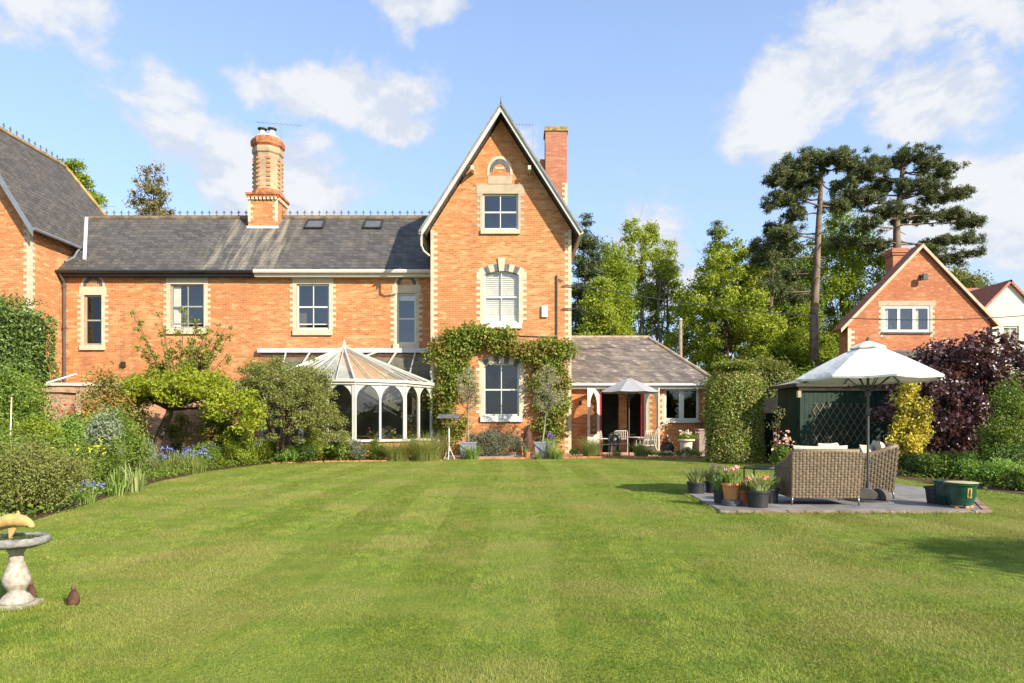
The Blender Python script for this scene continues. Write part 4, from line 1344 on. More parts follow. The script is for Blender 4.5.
def pine(label, X, Y, h, trunk_pts, plates, n, seed, trunk_r=.42, L=.27, W=.05, stubs=16, mat_='pine'):
    """plates: (x, y, z, radius, thickness) flat pads of needles"""
    rng = np.random.default_rng(seed)
    t = thing('pine_tree', label, 'tree', (X, Y, 0), 0, 'tall pines')
    mb = MB(); tp = np.array(trunk_pts, dtype=float)
    mb.tube(trunk_pts, [trunk_r * (1 - .72 * i / (len(tp) - 1)) for i in range(len(tp))], 10, cap=False)
    cen = []; rad = []
    for (x, y, z, r, th) in plates:
        zt = min(z - r * .25, tp[-1][2] - .2)
        k = min(max(np.searchsorted(tp[:, 2], zt), 1), len(tp) - 1)
        f = np.clip((zt - tp[k - 1][2]) / (tp[k][2] - tp[k - 1][2]), 0, 1)
        b = tp[k - 1] + (tp[k] - tp[k - 1]) * f
        e = np.array([x, y, z - th * .3])
        md = b + (e - b) * .55 + np.array([0, 0, rng.uniform(-.1, .25) * r]) + rng.normal(size=3) * .15
        r0 = .05 + .025 * r
        mb.tube([b, b + (md - b) * .5 + rng.normal(size=3) * .1, md, e], [r0, r0 * .8, r0 * .6, .03], 6, cap=False)
        nn = int(34 * r * r + 16); ph1, ph2 = rng.uniform(0, 6.28, 2)
        for i in range(nn):
            a = rng.uniform(0, 6.28); lob = 1 + .30 * math.sin(2 * a + ph1) + .28 * math.sin(5 * a + ph2)
            qq = rng.uniform(0, 1) ** .6; q = qq * r * 1.2 * lob
            c = np.array([x + q * math.cos(a), y + q * math.sin(a), z + rng.normal() * th * .40 + (.55 - qq) * th * .55])
            cen.append(c); rad.append(rng.uniform(.20, .46))
            if i % 4 == 0: mb.tube([md + (e - md) * rng.uniform(.2, 1), c], [.028, .008], 4, cap=False)
    for i in range(stubs):
        zt = rng.uniform(.3, .75) * h; k = min(max(np.searchsorted(tp[:, 2], zt), 1), len(tp) - 1)
        f = np.clip((zt - tp[k - 1][2]) / (tp[k][2] - tp[k - 1][2]), 0, 1); b = tp[k - 1] + (tp[k] - tp[k - 1]) * f
        a = rng.uniform(0, 6.28); l = rng.uniform(.5, 1.6)
        mb.tube([b, b + np.array([math.cos(a) * l, math.sin(a) * l, -.1 * l])], [.05, .015], 5, cap=False)
    mb.build('trunk', M['bark_pine'], t, True)
    C, d = in_clumps(int(n * 2.9), cen, rad, rng, .75, .85)
    V, Fq = leaf_quads(C, L, W, rng, .25, d * .7)
    mesh_np('crown', V, Fq, LM[mat_], t)
    return t

def tz(py, Y): return wz(py, Y)
# left, beyond the roofs
tree('bright green treetop rising beyond the neighbouring slate roof', wx(73, 52), 52, tz(150, 52), 13.0, 2.7, LM['spring'], 12000, .27, clumps=45, cr=(.4, .9), seed=3, trunk_r=.28, limbs=20)
tree('thin bronze leaved treetop showing above the crested ridge', wx(154, 50), 50, tz(161, 50), 13.8, 1.75, LM['oak'], 4600, .24, clumps=36, cr=(.35, .75), seed=8, trunk_r=.22, prof=[(0, .6), (.3, .9), (.6, .95), (.85, .8), (1, .35)], limbs=34, lump=.45)
# right of the gable
tree('dark ragged cedar close behind the gable end', wx(586, 47), 47, tz(207, 47), 4, 1.8, LM['spruce'], 15000, .30, prof=[(0, .9), (.3, 1.0), (.55, .75), (.8, .45), (1, .08)], clumps=70, cr=(.4, .9), seed=5, trunk_r=.3, flat=.45, lump=.5, W=.09)
tree('bright green dense tree right beside the tall gable', wx(607, 50), 50, tz(236, 50), 3.0, 3.1, LM['spring'], 20000, .26, prof=TALL, clumps=95, cr=(.45, 1.0), seed=12, trunk_r=.24)
tree('mid green bushy tree low behind the garden room roof', wx(600, 44), 44, tz(270, 44), 1.5, 2.1, LM['spring2'], 14000, .24, prof=DOME, clumps=60, cr=(.4, .9), seed=13, trunk_r=.2)
for i, (px, py, w_, sd_) in enumerate(((628, 214, 2.3, 21), (650, 220, 2.1, 22), (668, 236, 1.9, 23))):
    tree(['tallest of the three thin airy trees behind the garden room', 'middle one of the three thin airy trees with bare pale stems', 'shortest thin airy tree beside the wooden pole'][i],
         wx(px, 56 + i), 56 + i, tz(py, 56 + i), 7.0, w_, LM['spring2'], 6800 - 900 * i, .25, 'bark_pale', prof=[(0, .35), (.3, .8), (.55, 1.0), (.8, .75), (1, .3)], clumps=60, cr=(.3, .75), seed=sd_, trunk_r=.17, trunks=3 - (i > 1), limbs=40, lump=.45, group='thin airy trees behind the garden room')
tree('pale fresh low sapling between the airy trunks', wx(650, 60), 60, 10.5, 1.0, 3.0, LM['spring'], 6000, .25, clumps=30, cr=(.35, .8), seed=27, trunk_r=.12, prof=DOME)
tree('dark pointed spruce tip behind the yellow green tree', wx(716, 66), 66, tz(212, 66), 5, 3.0, LM['spruce'], 13000, .36, prof=CONE, clumps=90, cr=(.35, .85), seed=31, trunk_r=.3, flat=.4, W=.1)
tree('large yellow green tree behind the clipped hedge', wx(726, 50), 50, tz(224, 50), 1.0, 4.1, LM['spring2'], 40000, .26, prof=TALL, clumps=150, cr=(.45, 1.05), seed=33, trunk_r=.3)
tree('green leafy tree between the yellow green tree and the pine', wx(764, 54), 54, tz(250, 54), 1.0, 3.3, LM['spring'], 24000, .26, prof=TALL, clumps=90, cr=(.5, 1.0), seed=35, trunk_r=.25)
tree('bright green tree glowing behind the bare pine trunk', wx(842, 60), 60, tz(196, 60), 2.5, 5.3, LM['spring'], 40000, .29, prof=TALL, clumps=160, cr=(.6, 1.4), seed=37, trunk_r=.4, lump=.4)
tree('lower green tree behind the dark shed roof', wx(800, 51), 51, tz(300, 51), 1.0, 3.4, LM['spring'], 26000, .24, prof=DOME, clumps=110, cr=(.4, 1.0), seed=39, trunk_r=.25)
tree('dark holly like tree under the tall pines', wx(783, 57), 57, tz(226, 57), 2.0, 3.3, LM['mid'], 24000, .28, prof=TALL, clumps=100, cr=(.5, 1.1), seed=41, trunk_r=.3)
tree('grey green tree beyond the small brick gable', wx(960, 62), 62, tz(262, 62), 6, 4.2, LM['olive'], 17000, .3, prof=DOME, clumps=80, cr=(.5, 1.2), seed=43, trunk_r=.3)
tree('rounded green tree far behind the rendered house', wx(1030, 70), 70, tz(290, 70), 3, 4.5, LM['deep'], 12000, .34, prof=DOME, clumps=60, cr=(.6, 1.3), seed=45, trunk_r=.3)

Yp = 48.0
X1 = wx(813, Yp); zt1 = tz(152, Yp)
def pl(px, py, r, th, dy=0, X0=0, Y=Yp): return (wx(px, Y) - X0, dy, tz(py, Y) - .55, r, th)
P1 = [pl(820, 152, 1.5, .8, 0, X1), pl(797, 156, 1.2, .7, .6, X1), pl(842, 157, 1.1, .7, -.6, X1), pl(785, 170, 1.0, .7, -.4, X1), pl(808, 168, 1.2, .7, .8, X1), pl(790, 187, 1.1, .6, .2, X1),
      pl(848, 172, .8, .6, .5, X1), pl(776, 195, .8, .5, -.3, X1), pl(800, 203, .8, .45, .5, X1), pl(778, 228, .8, .6, -.5, X1), pl(770, 246, .8, .6, .6, X1),
      pl(790, 222, .9, .6, .9, X1), pl(793, 262, .7, .5, .9, X1), pl(774, 280, .8, .6, .3, X1), pl(840, 196, .7, .4, .5, X1)]
trk = [(0, 0, 0), (.05, 0, 3), (.1, .05, 6), (.12, .1, 9), (.3, .1, 12), (.42, .1, 15), (.55, 0, 18), (.5, 0, zt1 - .6)]
pine('tall pine with a long bare reddish trunk and dark crown', X1, Yp, zt1, trk, P1, 19000, 51, .40)
Y2 = 54.0
X2 = wx(899, Y2); zt2 = tz(150, Y2)
q = lambda px, py, r, th, dy=0: pl(px, py, r, th, dy, X2, Y2)
P2 = [q(905, 152, 1.6, .8), q(880, 158, 1.2, .7, .6), q(928, 160, 1.1, .7, -.5), q(948, 164, .9, .6, .3), q(860, 168, 1.2, .7, -.6), q(890, 176, 1.3, .7, .8), q(915, 182, 1.3, .7, -.8), q(938, 188, 1.2, .6, .5),
      q(958, 186, .9, .5, 0), q(866, 192, 1.3, .7, .4), q(850, 186, .9, .6, .2), q(884, 206, 1.2, .6, -.5), q(925, 208, 1.3, .6, .6), q(950, 210, 1.1, .5, -.4), q(972, 215, .9, .45, .2), q(862, 218, 1.0, .6, -.4), q(880, 234, 1.0, .5, .6),
      q(940, 234, 1.1, .5, .4), q(966, 232, .8, .4, -.2), q(925, 246, .9, .4, -.6), q(952, 250, 1.0, .5, .6), q(970, 246, .6, .3, 0), q(848, 232, .8, .5, .9)]
trk = [(0, 0, 0), (0, 0, 4), (.05, .1, 8), (-.1, .1, 12), (-.15, 0, 15), (-.2, 0, 17.5), (.1, 0, 19.5), (.35, 0, zt2 - .8)]
pine('broad spreading dark pine behind the small brick gable', X2, Y2, zt2, trk, P2, 27000, 53, .50)
pine('ragged half bare dark pine left of the long bare trunk', wx(770, 52), 52.0, tz(215, 52), [(0, 0, 0), (.1, 0, 5), (.0, 0, 9), (.2, 0, 13), (.1, 0, tz(218, 52) - .4)],
     [pl(x, y, r, th, dy, wx(770, 52), 52.0) for x, y, r, th, dy in ((772, 222, .7, .6, 0), (762, 238, .9, .7, .4), (783, 244, .9, .7, -.4), (752, 262, 1.0, .8, .3), (778, 270, 1.0, .8, .5), (795, 290, .9, .8, -.3), (758, 292, 1.1, .9, .3), (775, 312, 1.0, .9, .4), (752, 318, .9, .8, 0))], 9000, 57, .26, stubs=22)

# tree out of frame to the right that throws the shadow on the lawn
tree('leafy garden tree standing just outside the view on the right', 9.55, 2.1, 4.2, 2.1, 1.4, LM['mid'], 5000, .13, clumps=45, cr=(.3, .6), seed=61, trunk_r=.1, limbs=20, group='garden trees')

# ------------------------------------------------------------------ clipped hedges: solid twiggy core with leaves through the outer skin
def hedge(label, x0, x1, y0, y1, h, m, n, L, seed, rnd=.35, name='hedge', group=None, wob=.10, ex=5.0, jit=.035):
    rng = np.random.default_rng(seed)
    cx, cy = (x0 + x1) / 2, (y0 + y1) / 2; hx, hy = (x1 - x0) / 2, (y1 - y0) / 2
    t = thing(name, label, 'hedge', (cx, cy, 0), 0, group)
    def surf(a, v):
        """superellipse plan, rounded shoulders"""
        ca, sa = np.cos(a), np.sin(a)
        k = (np.abs(ca) ** ex + np.abs(sa) ** ex) ** (-1 / ex)
        sh = np.where(v < 1, 1.0, 0.0)
        top = np.clip((v - (1 - rnd / h)) / (rnd / h), 0, 1)
        s = 1 - (rnd / min(hx, hy)) * (1 - np.sqrt(np.clip(1 - top ** 2, 0, 1)))
        wv = 1 + wob * .5 * (np.sin(a * 5 + v * 6 + seed) + np.sin(a * 9 - v * 9)) * .35
        return np.stack([hx * k * ca * s * wv, hy * k * sa * s * wv, v * h], -1)
    na, nv = 40, 12
    A, Vv = np.meshgrid(np.linspace(0, 2 * np.pi, na, endpoint=False), np.concatenate([np.linspace(0, 1 - rnd / h, 7), np.linspace(1 - rnd / h, .995, 6)[1:]]))
    Pn = surf(A, Vv) * np.array([.955, .955, .985])
    nr = Pn.shape[0]
    mb = MB(); fs = []
    for i in range(nr - 1):
        for k in range(na):
            k2 = (k + 1) % na; fs.append((i * na + k, i * na + k2, (i + 1) * na + k2, (i + 1) * na + k))
    fs.append(tuple((nr - 1) * na + k for k in range(na)))
    mb.add(Pn.reshape(-1, 3).tolist(), fs)
    mb.build('core', M['core'], t, True)
    nt = int(n * hx * hy * 4 / (hx * hy * 4 + 4 * (hx + hy) * h) * 1.1); ns = n - nt
    # sides: uniform along the perimeter
    aa = np.linspace(0, 2 * np.pi, 2000); pp = surf(aa, np.zeros_like(aa)); d = np.linalg.norm(np.diff(pp, axis=0), axis=1); cd = np.concatenate([[0], np.cumsum(d)])
    a = np.interp(rng.uniform(0, cd[-1], ns), cd, aa)
    S_ = surf(a, rng.uniform(0.0, 1, ns))
    T_ = surf(rng.uniform(0, 2 * np.pi, nt), np.full(nt, .999)); q = np.sqrt(rng.uniform(0, 1, nt)); T_[:, 0] *= q; T_[:, 1] *= q
    edge = surf(a[:nt], np.full(nt, 1 - rnd / h)) * 1
    T2 = np.stack([np.interp(q, [0, 1], [0, 1]) * hx * (rng.uniform(-1, 1, nt)), hy * rng.uniform(-1, 1, nt), np.full(nt, h)], 1)
    keep = (np.abs(T2[:, 0] / hx) ** ex + np.abs(T2[:, 1] / hy) ** ex) < .80
    C = np.concatenate([S_, T2[keep]])
    nrm = C.copy(); nrm[:, 2] = 0; nrm = unit(nrm); nrm[len(S_):] = (0, 0, 1)
    C = C + nrm * rng.normal(0, jit, (len(C), 1)) + rng.normal(0, .02, C.shape)
    C[:, 2] = np.maximum(C[:, 2], .03)
    V, Fq = leaf_quads(C, L, L * .6, rng, .3, nrm * .9)
    mesh_np('foliage', V, Fq, m, t)
    return t
M['core'] = plain('hedge_twigs', (.028, .034, .012), .95, .05, .5, -9.0, bumpd=.05)
hedge('tall dark green clipped hedge in front of the neighbouring gable', -24.0, -14.5, 19.8, 22.2, 5.05, LM['hedge'], 60000, .085, 71, .6, jit=.06)
hedge('clipped beech column beside the garden room', 6.42, 8.05, 21.7, 22.7, 3.15, LM['beech'], 50000, .068, 73, .85, ex=2.7, jit=.05, wob=.2)
hedge('loose olive topped hedge behind the clipped column', 8.15, 11.2, 26.2, 28.0, 3.5, LM['olive'], 34000, .09, 75, .9, wob=1.0, ex=3.0, jit=.16)
hedge('wild hedge running behind the dark shed', 11.2, 18.0, 27.0, 29.5, 3.3, LM['mid'], 26000, .11, 77, .9, wob=.8, ex=3, jit=.16)

hedge('long mixed boundary hedge on the right side of the garden', 17.2, 19.0, 2.0, 30.0, 2.6, LM['mid'], 30000, .12, 79, .8, wob=.5, ex=4, jit=.16)
# ------------------------------------------------------------------ climber on the gable wall
rng = np.random.default_rng(81)
cl = thing('climbing_plant', 'leafy climber arching over the ground floor window of the gable', 'climber', (-.4, YG - .15, 0))
cen = []; rad = []
def along(pts, n, r0, r1, sp=.12):
    pts = [np.array(p) for p in pts]
    for i in range(n):
        u = rng.uniform(0, len(pts) - 1); k = min(int(u), len(pts) - 2)
        p = pts[k] + (pts[k + 1] - pts[k]) * (u - k)
        cen.append(np.array([p[0] + rng.normal() * sp, -rng.uniform(0, .22), p[1] + rng.normal() * sp])); rad.append(rng.uniform(r0, r1))
gq = lambda px, py: (wx(px, YG) + .4, wz(py, YG))
along([gq(444, 432), gq(446, 400), gq(450, 370), gq(452, 345)], 80, .24, .46, .30)
along([gq(438, 345), gq(460, 340), gq(480, 338), gq(500, 342), gq(520, 350), gq(545, 350), gq(566, 348)], 95, .24, .42, .20)
along([gq(550, 352), gq(552, 380), gq(550, 410), gq(548, 436)], 90, .26, .48, .30)
along([gq(452, 340), gq(460, 333)], 8, .2, .3); along([gq(474, 336), gq(486, 330)], 8, .2, .3)
along([gq(466, 355), gq(468, 395)], 12, .15, .25)
cen = np.array(cen); rad = np.array(rad)
foliage('foliage', cl, cen, rad, 27000, .105, .075, LM['climb'], rng, .1, 1.0, .5)
mb = MB()
for px_, top in ((446, 345), (449, 350), (552, 350), (548, 355), (556, 348)):
    b = gq(px_, 452); e = gq(px_ + rng.normal() * 3, top)
    mb.tube([(b[0], -.02, .05), ((b[0] + e[0]) / 2 + .1, -.03, (b[1] + e[1]) / 2), (e[0], -.03, e[1])], [.035, .025, .015], 5)
for py in (340, 345):
    b = gq(450, py); e = gq(560, py + 6); mb.tube([(b[0], -.03, b[1]), ((b[0] + e[0]) / 2, -.04, b[1] + .1), (e[0], -.03, e[1])], .018, 5)
mb.build('stem', M['bark_pale'], cl)

# ------------------------------------------------------------------ left border
shrub('shrub', 'bright green leafy shrub below the tall clipped hedge', 'shrub', (-10.25, 13.6, 0), 1.3, 1.2, 2.5, LM['mid'], .07, None, 20000, 80, UPR[::-1] and DOME, 101, stem_n=14)
shrub('shrub', 'light green upright shrub in front of the brick pier', 'shrub', (-11.1, 15.6, 0), .9, .8, 2.3, LM['spring'], .07, None, 8000, 45, TALL, 102)
t = shrub('shrub', 'green shrub flushed red and orange beside the brick pier', 'shrub', (wx(104, 17.4), 17.4, 0), 1.0, .9, 2.75, LM['red'], .075, None, 11000, 55, TALL, 103, lump=.4)
fc = np.random.default_rng(5).normal(size=(13, 3)) * np.array([.35, .2, .25]) + np.array([-.2, -.7, 1.6])
flower_specks('flower', t, fc, .07, LM['scarlet'], np.random.default_rng(6))
shrub('shrub', 'silver grey bush with upright shoots in the left border', 'shrub', (wx(106, 13.4), 13.4, 0), .5, .5, 1.6, LM['silver'], .075, .022, 6000, 36, UPR, 104, up=.9)
shrub('shrub', 'small leaved brownish green shrub behind the bird bath', 'shrub', (-6.8, 9.6, 0), .85, .8, 1.08, LM['olive'], .034, None, 22000, 70, DOME, 105, lump=.35)
shrub('shrub', 'loose weedy green plant at the frame edge behind the bird bath', 'plant', (-8.0, 10.6, 0), .8, .8, 1.2, LM['mid'], .05, None, 9000, 40, DOME, 106, lump=.45)
t = shrub('euphorbia', 'euphorbia with acid yellow flower heads in the left border', 'plant', (wx(84, 11.8), 11.8, 0), .5, .45, .92, LM['mid'], .05, .018, 4000, 26, UPR, 107, up=.8)
r_ = np.random.default_rng(8); fc = np.stack([r_.normal(0, .28, 11), r_.normal(-.1, .2, 11), r_.uniform(.70, .98, 11)], 1)
flower_specks('flower', t, fc, .035, LM['euph'], r_, 9, .028)
t = shrub('euphorbia', 'smaller yellow flowered euphorbia beside the strappy iris leaves', 'plant', (wx(112, 12.9), 12.9, 0), .4, .4, 1.0, LM['mid'], .05, .018, 3000, 22, UPR, 108, up=.8)
fc = np.stack([r_.normal(0, .2, 7), r_.normal(-.1, .2, 7), r_.uniform(.8, 1.05, 7)], 1)
flower_specks('flower', t, fc, .035, LM['euph'], r_, 9, .028)
shrub('shrub', 'mid green rounded shrub between the silver bush and the leaning tree', 'shrub', (wx(118, 16.2), 16.2, 0), .7, .7, 1.6, LM['mid'], .06, None, 9000, 46, DOME, 109, lump=.4)
shrub('shrub', 'dark leafy bush on the lawn side of the silver bush', 'shrub', (wx(60, 12.4), 12.4, 0), .75, .6, 1.15, LM['mid'], .055, None, 8000, 36, DOME, 110)
shrub('shrub', 'yellowish green bush in front of the garden wall', 'shrub', (wx(126, 19.5), 19.5, 0), .9, .8, 2.2, LM['spring2'], .07, None, 8000, 45, TALL, 111)
t = thing('iris', 'pale strappy iris clump at the lawn edge below the leaning tree', 'iris', (wx(136, 12.6), 12.6, 0))
blade_mesh('leaf', t, 30, .3, .5, .035, LM['pale_strap'], np.random.default_rng(21), .45)
t = thing('iris', 'fresh green strappy iris clump nearer the yellow euphorbia', 'iris', (wx(118, 11.9), 11.9, 0))
blade_mesh('leaf', t, 34, .3, .5, .035, LM['strap'], np.random.default_rng(22), .5)
shrub('climbing_plant', 'leafy climber on the garden wall right of the leaning trunk', 'climber', (wx(216, 21.0), 21.0, 0), .75, .3, 1.9, LM['climb'], .07, None, 5000, 36, UPR, 112, lump=.5)
shrub('climbing_plant', 'brownish green climber on the garden wall behind the leaning trunk', 'climber', (wx(178, 20.9), 20.9, 0), .6, .3, 1.6, LM['olive'], .06, None, 3800, 30, UPR, 113, lump=.5)
shrub('shrub', 'loose fresh green bush at the end of the garden wall', 'shrub', (wx(240, 20.6), 20.6, 0), .55, .5, 1.25, LM['spring'], .07, None, 4000, 30, DOME, 114, lump=.45)
shrub('shrub', 'grey green low bush left of the leaning trunk', 'shrub', (wx(140, 18.2), 18.2, 0), .6, .5, 1.0, LM['silver'], .06, .025, 4000, 30, DOME, 115, lump=.45)
for i_, (px_, Y_, rx_, h_, m_, lb_) in enumerate(((206, 18.9, .55, .8, 'mid', 'mid green leafy clump below the lime green branches'),
        (230, 20.0, .5, .75, 'spring2', 'yellow green leafy clump near the dome tree'), (98, 15.2, .6, 1.7, 'spring2', 'tall yellow green bush behind the silver bush'), (40, 12.9, .7, 1.5, 'spring', 'fresh green bush in front of the brick pier'), (72, 14.2, .5, 1.5, 'fern', 'soft feathery plant below the red tinted shrub'))):
    shrub('shrub', lb_, 'plant', (wx(px_, Y_), Y_, 0), rx_, rx_ * .8, h_, LM[m_], .055, None, 4500, 30, TALL, 150 + i_, lump=.5)
# bluebell clumps
bl_lab = ['bluebell clump nearest the leaning trunk', 'bluebell clump second along from the leaning trunk', 'bluebell clump in the middle of the drift', 'bluebell clump below the drooping lime branches',
          'bluebell clump with the brightest blue flowers by the dome tree', 'tiny bluebell clump behind the bird bath', 'bluebell clump at the front of the drift by the turf', 'bluebell clump at the back of the drift against the wall', 'last small bluebell clump beside the dome tree trunk']
bl_pos = [(168, 17.4, 12), (186, 18.6, 10), (202, 19.6, 12), (218, 20.6, 10), (246, 21.9, 34), (84, 10.7, 16), (192, 17.3, 14), (206, 21.0, 6), (232, 21.6, 12)]
for i, (px, Y, nf) in enumerate(bl_pos):
    r_ = np.random.default_rng(200 + i)
    t = thing('bluebell', bl_lab[i], 'bluebells', (wx(px, Y), Y, 0), 0, 'bluebell clumps in the left border')
    k = .5 if i == 5 else 1.0
    _, info = blade_mesh('leaf', t, 150 if k == 1 else 60, .55 * k, .52 * k, .022, LM['strap'] if i % 2 else LM['grass'], r_, .6)
    fc = np.stack([r_.normal(0, .26 * k, nf), r_.normal(-.05, .22 * k, nf), r_.uniform(.36, .58, nf) * (k + .1)], 1)
    flower_specks('flower', t, fc, .035, LM['blue'], r_, 9, .035)
# leaning lime-leaved tree
rng = np.random.default_rng(301)
lt = thing('small_tree', 'small leaning tree with drooping umbrella of lime green leaves', 'tree', (wx(150, 19.2), 19.2, 0), 0, 'garden trees')
cen = []; rad = []
s_ = F / 19.2
for i in range(190):
    u = rng.uniform(-1, 1); v = rng.uniform(-1, 1)
    x = 1.0 + 2.0 * u; y = 1.5 * v
    if u * u + v * v > 1.05: continue
    z = 2.62 - .85 * (u * u) - .45 * v * v + rng.normal() * .12
    if u > .35: z -= rng.uniform(0, 1.1) * (u - .3)
    if rng.uniform() < .35: z -= rng.uniform(.05, .35)
    cen.append((x, y, z)); rad.append(rng.uniform(.2, .38))
cen = np.array(cen); rad = np.array(rad)
foliage('crown', lt, cen, rad, 14000, .11, .055, LM['lime'], rng, .5, .6, .5)
mb = MB()
mb.tube([(0, 0, 0), (.12, .02, .5), (.3, .0, 1.0), (.52, .03, 1.5), (.62, 0, 2.0)], [.13, .115, .105, .10, .07], 9, cap=False)
for i in range(0, len(cen), 5):
    c = cen[i]; mb.tube([(.55, 0, 1.65), ((.55 + c[0]) / 2, c[1] / 2, (1.8 + c[2]) / 2 + .22), c], [.045, .03, .01], 5, cap=False)
mb.build('trunk', M['bark'], lt, True)
# upright shrub above the wall
rng = np.random.default_rng(305)
us = thing('shrub', 'tall shrub with upright whippy shoots above the garden wall', 'shrub', (wx(178, 22.6), 22.6, 0))
cen = []; rad = []; mb = MB()
for i in range(26):
    a = rng.uniform(-1, 1); top = rng.uniform(3.6, 5.15) - abs(a) * .5
    e = np.array([a * 1.75, rng.normal() * .4, top]); b = np.array([a * .25, rng.normal() * .15, 1.2])
    md = b + (e - b) * .5 + np.array([-a * .25, 0, .1])
    mb.tube([np.array([a * .1, 0, 0]), b, md, e], [.035, .028, .018, .006], 5, cap=False)
    for u in np.linspace(.25, 1, 9):
        p = (b * (1 - u) + e * u) + np.array([-a * .25 * 4 * u * (1 - u), 0, 0])
        cen.append(p + rng.normal(size=3) * .08); rad.append(rng.uniform(.14, .34) * (1.25 - .75 * u))
foliage('foliage', us, np.array(cen), np.array(rad), 14000, .085, .05, LM['climb'], rng, .3)
mb.build('stem', M['bark'], us, True)
# olive green dome tree in front of the conservatory
rng = np.random.default_rng(311)
dt = thing('small_tree', 'dense olive green domed tree in front of the conservatory', 'tree', (wx(283, 22.0), 22.0, 0), 0, 'garden trees')
cen = []; rad = []
for i in range(330):
    a = rng.uniform(0, 6.28); q = math.sqrt(rng.uniform(.1, 1)); x = 2.02 * q * math.cos(a); y = 1.5 * q * math.sin(a)
    z = 1.05 + 2.3 * (1 - q ** 2.4) ** .6 * rng.uniform(.55, 1.0) + .15 * rng.normal()
    if q > .72: z -= rng.uniform(0, .75)
    cen.append((x, y, max(z, .75))); rad.append(rng.uniform(.2, .36))
cen = np.array(cen); rad = np.array(rad)
foliage('crown', dt, cen, rad, 52000, .065, .03, LM['olive'], rng, .5, .6, .5)
mb = MB()
for k in range(5):
    a = rng.uniform(0, 6.28); mb.tube([(.1 * math.cos(a), .1 * math.sin(a), 0), (.25 * math.cos(a), .2 * math.sin(a), .8), (.7 * math.cos(a), .6 * math.sin(a), 1.8), (1.0 * math.cos(a), .8 * math.sin(a), 2.6)], [.07, .06, .045, .02], 7, cap=False)
for i in range(0, len(cen), 7):
    c = cen[i]; mb.tube([(c[0] * .45, c[1] * .45, 1.5), c], [.02, .008], 4, cap=False)
mb.build('trunk', M['bark'], dt, True)

# garden wall, its pier, bamboo cane
gw = thing('garden_wall', 'old brick garden wall with pale coping behind the left border', 'wall', (-11, 21.5, 0))
m = MB(); m.box(-15.2, -8.55, 21.4, 21.65, -.05, 2.45); m.build('wall', M['brick_garden'], gw, world=True)
m = MB()
for i in range(11): m.box(-15.2 + i * .605, -14.61 + i * .605, 21.34, 21.71, 2.45, 2.54)
m.build('coping', plain('pale_coping', (.58, .50, .42), .85, .2, .2, -4.0), gw, world=True)
pr = thing('brick_pier', 'weathered brick pier with flat cap at the end of the garden wall', 'pier', (wx(57, 17.6), 17.6, 0))
m = MB(); m.box(-.30, .30, -.3, .3, -.05, 2.05); m.build('pier_shaft', M['brick_garden'], pr)
m = MB(); m.box(-.37, .37, -.36, .36, 2.05, 2.15); m.build('cap_stone', plain('buff_cap', (.36, .24, .14), .85, .2, .25, 4.0), pr, bevel=.01)
m = MB(); m.tube([(0, 0, 0), (.02, 0, .9), (.03, .02, 1.72)], [.014, .012, .010], 6)
cn = m.build('garden_cane', plain('cane', (.62, .55, .40), .6, .3, .15, 8.0)); cn.location = (wx(9, 11.9), 11.9, 0)
tag(cn, 'thin pale upright cane in the green shrub at the left edge', 'cane')
m = MB(); m.obox((0, 0, 0), (.76, .1, .26), .06, .045)
rl = m.build('handrail', plain('lilac_rail', (.50, .48, .56), .6, .3, .2, 5.0)); rl.location = (wx(47, 19.0), 19.0, wz(383, 19.0))
tag(rl, 'pale sloping rail rising from behind the brick pier', 'rail')

# bed in front of the conservatory
fl_spec = [
    ('shrub', 'low yellow green bush under the olive dome tree', 268, 22.2, .5, .55, 'spring', .055), ('shrub', 'small dark bush right under the dome tree', 300, 22.6, .45, .6, 'deep', .05),
    ('shrub', 'yellow green spurge before the conservatory base wall', 316, 22.9, .4, .85, 'spring2', .05), ('shrub', 'broad leaved green plant before the conservatory', 336, 23.0, .45, .5, 'mid', .11),
    ('shrub', 'grey green mound beside the ornamental grasses', 356, 23.1, .45, .55, 'lav', .05), ('shrub', 'leafy pale green plant at the corner of the lawn', 286, 22.0, .4, .4, 'fern', .07),
    ('shrub', 'bushy green plant between grasses and conservatory corner', 376, 23.2, .4, .62, 'mid', .06)]
for i, (nm_, lb, px, Y, rx, h, mm, L) in enumerate(fl_spec):
    shrub(nm_, lb, 'plant', (wx(px, Y), Y, 0), rx * 1.3, rx * 1.0, h * 1.3, LM[mm], L, None, 3600, 28, DOME, 330 + i, stem_n=4, stem_r=.01)
def grass(label, px, Y, r, h, m, n=420, lean=.7, seed=1, w=.012, group=None, cat='grass clump', name='ornamental_grass'):
    t = thing(name, label, cat, (wx(px, Y), Y, 0), 0, group)
    blade_mesh('leaf', t, n, r, h, w, LM[m], np.random.default_rng(seed), lean, 4)
    return t
GG = 'ornamental grasses along the lawn edge'
grass('shaggy blond ornamental grass before the conservatory, left one of the pair', 398, 23.1, .62, .78, 'blond', 760, 1.25, 401, group=GG)
grass('biggest shaggy blond grass at the conservatory corner by the bird table', 426, 23.2, .8, .95, 'blond', 1050, 1.25, 402, group=GG)
grass('rounded green grass left of the open garden room doors', 591, 25.35, .5, .75, 'grass', 620, .8, 403, group=GG)
grass('green grass tuft in front of the pale slatted chair', 641, 25.4, .42, .55, 'grass', 460, .8, 404, group=GG)
grass('low grass tuft left of the curved hoop', 617, 25.3, .25, .36, 'strap', 160, .8, 405, group=GG)
grass('bright strappy day lily at the foot of the left olive planter', 472, 24.15, .42, .5, 'strap', 160, .9, 406, .03, None, 'day lily', 'day_lily')
grass('pale green clump beside the right olive planter', 557, 24.3, .4, .42, 'strap', 150, .9, 407, .025, None, 'day lily', 'day_lily')
grass('short tuft below the right olive planter', 538, 24.2, .25, .3, 'grass', 140, .9, 408, group=GG)
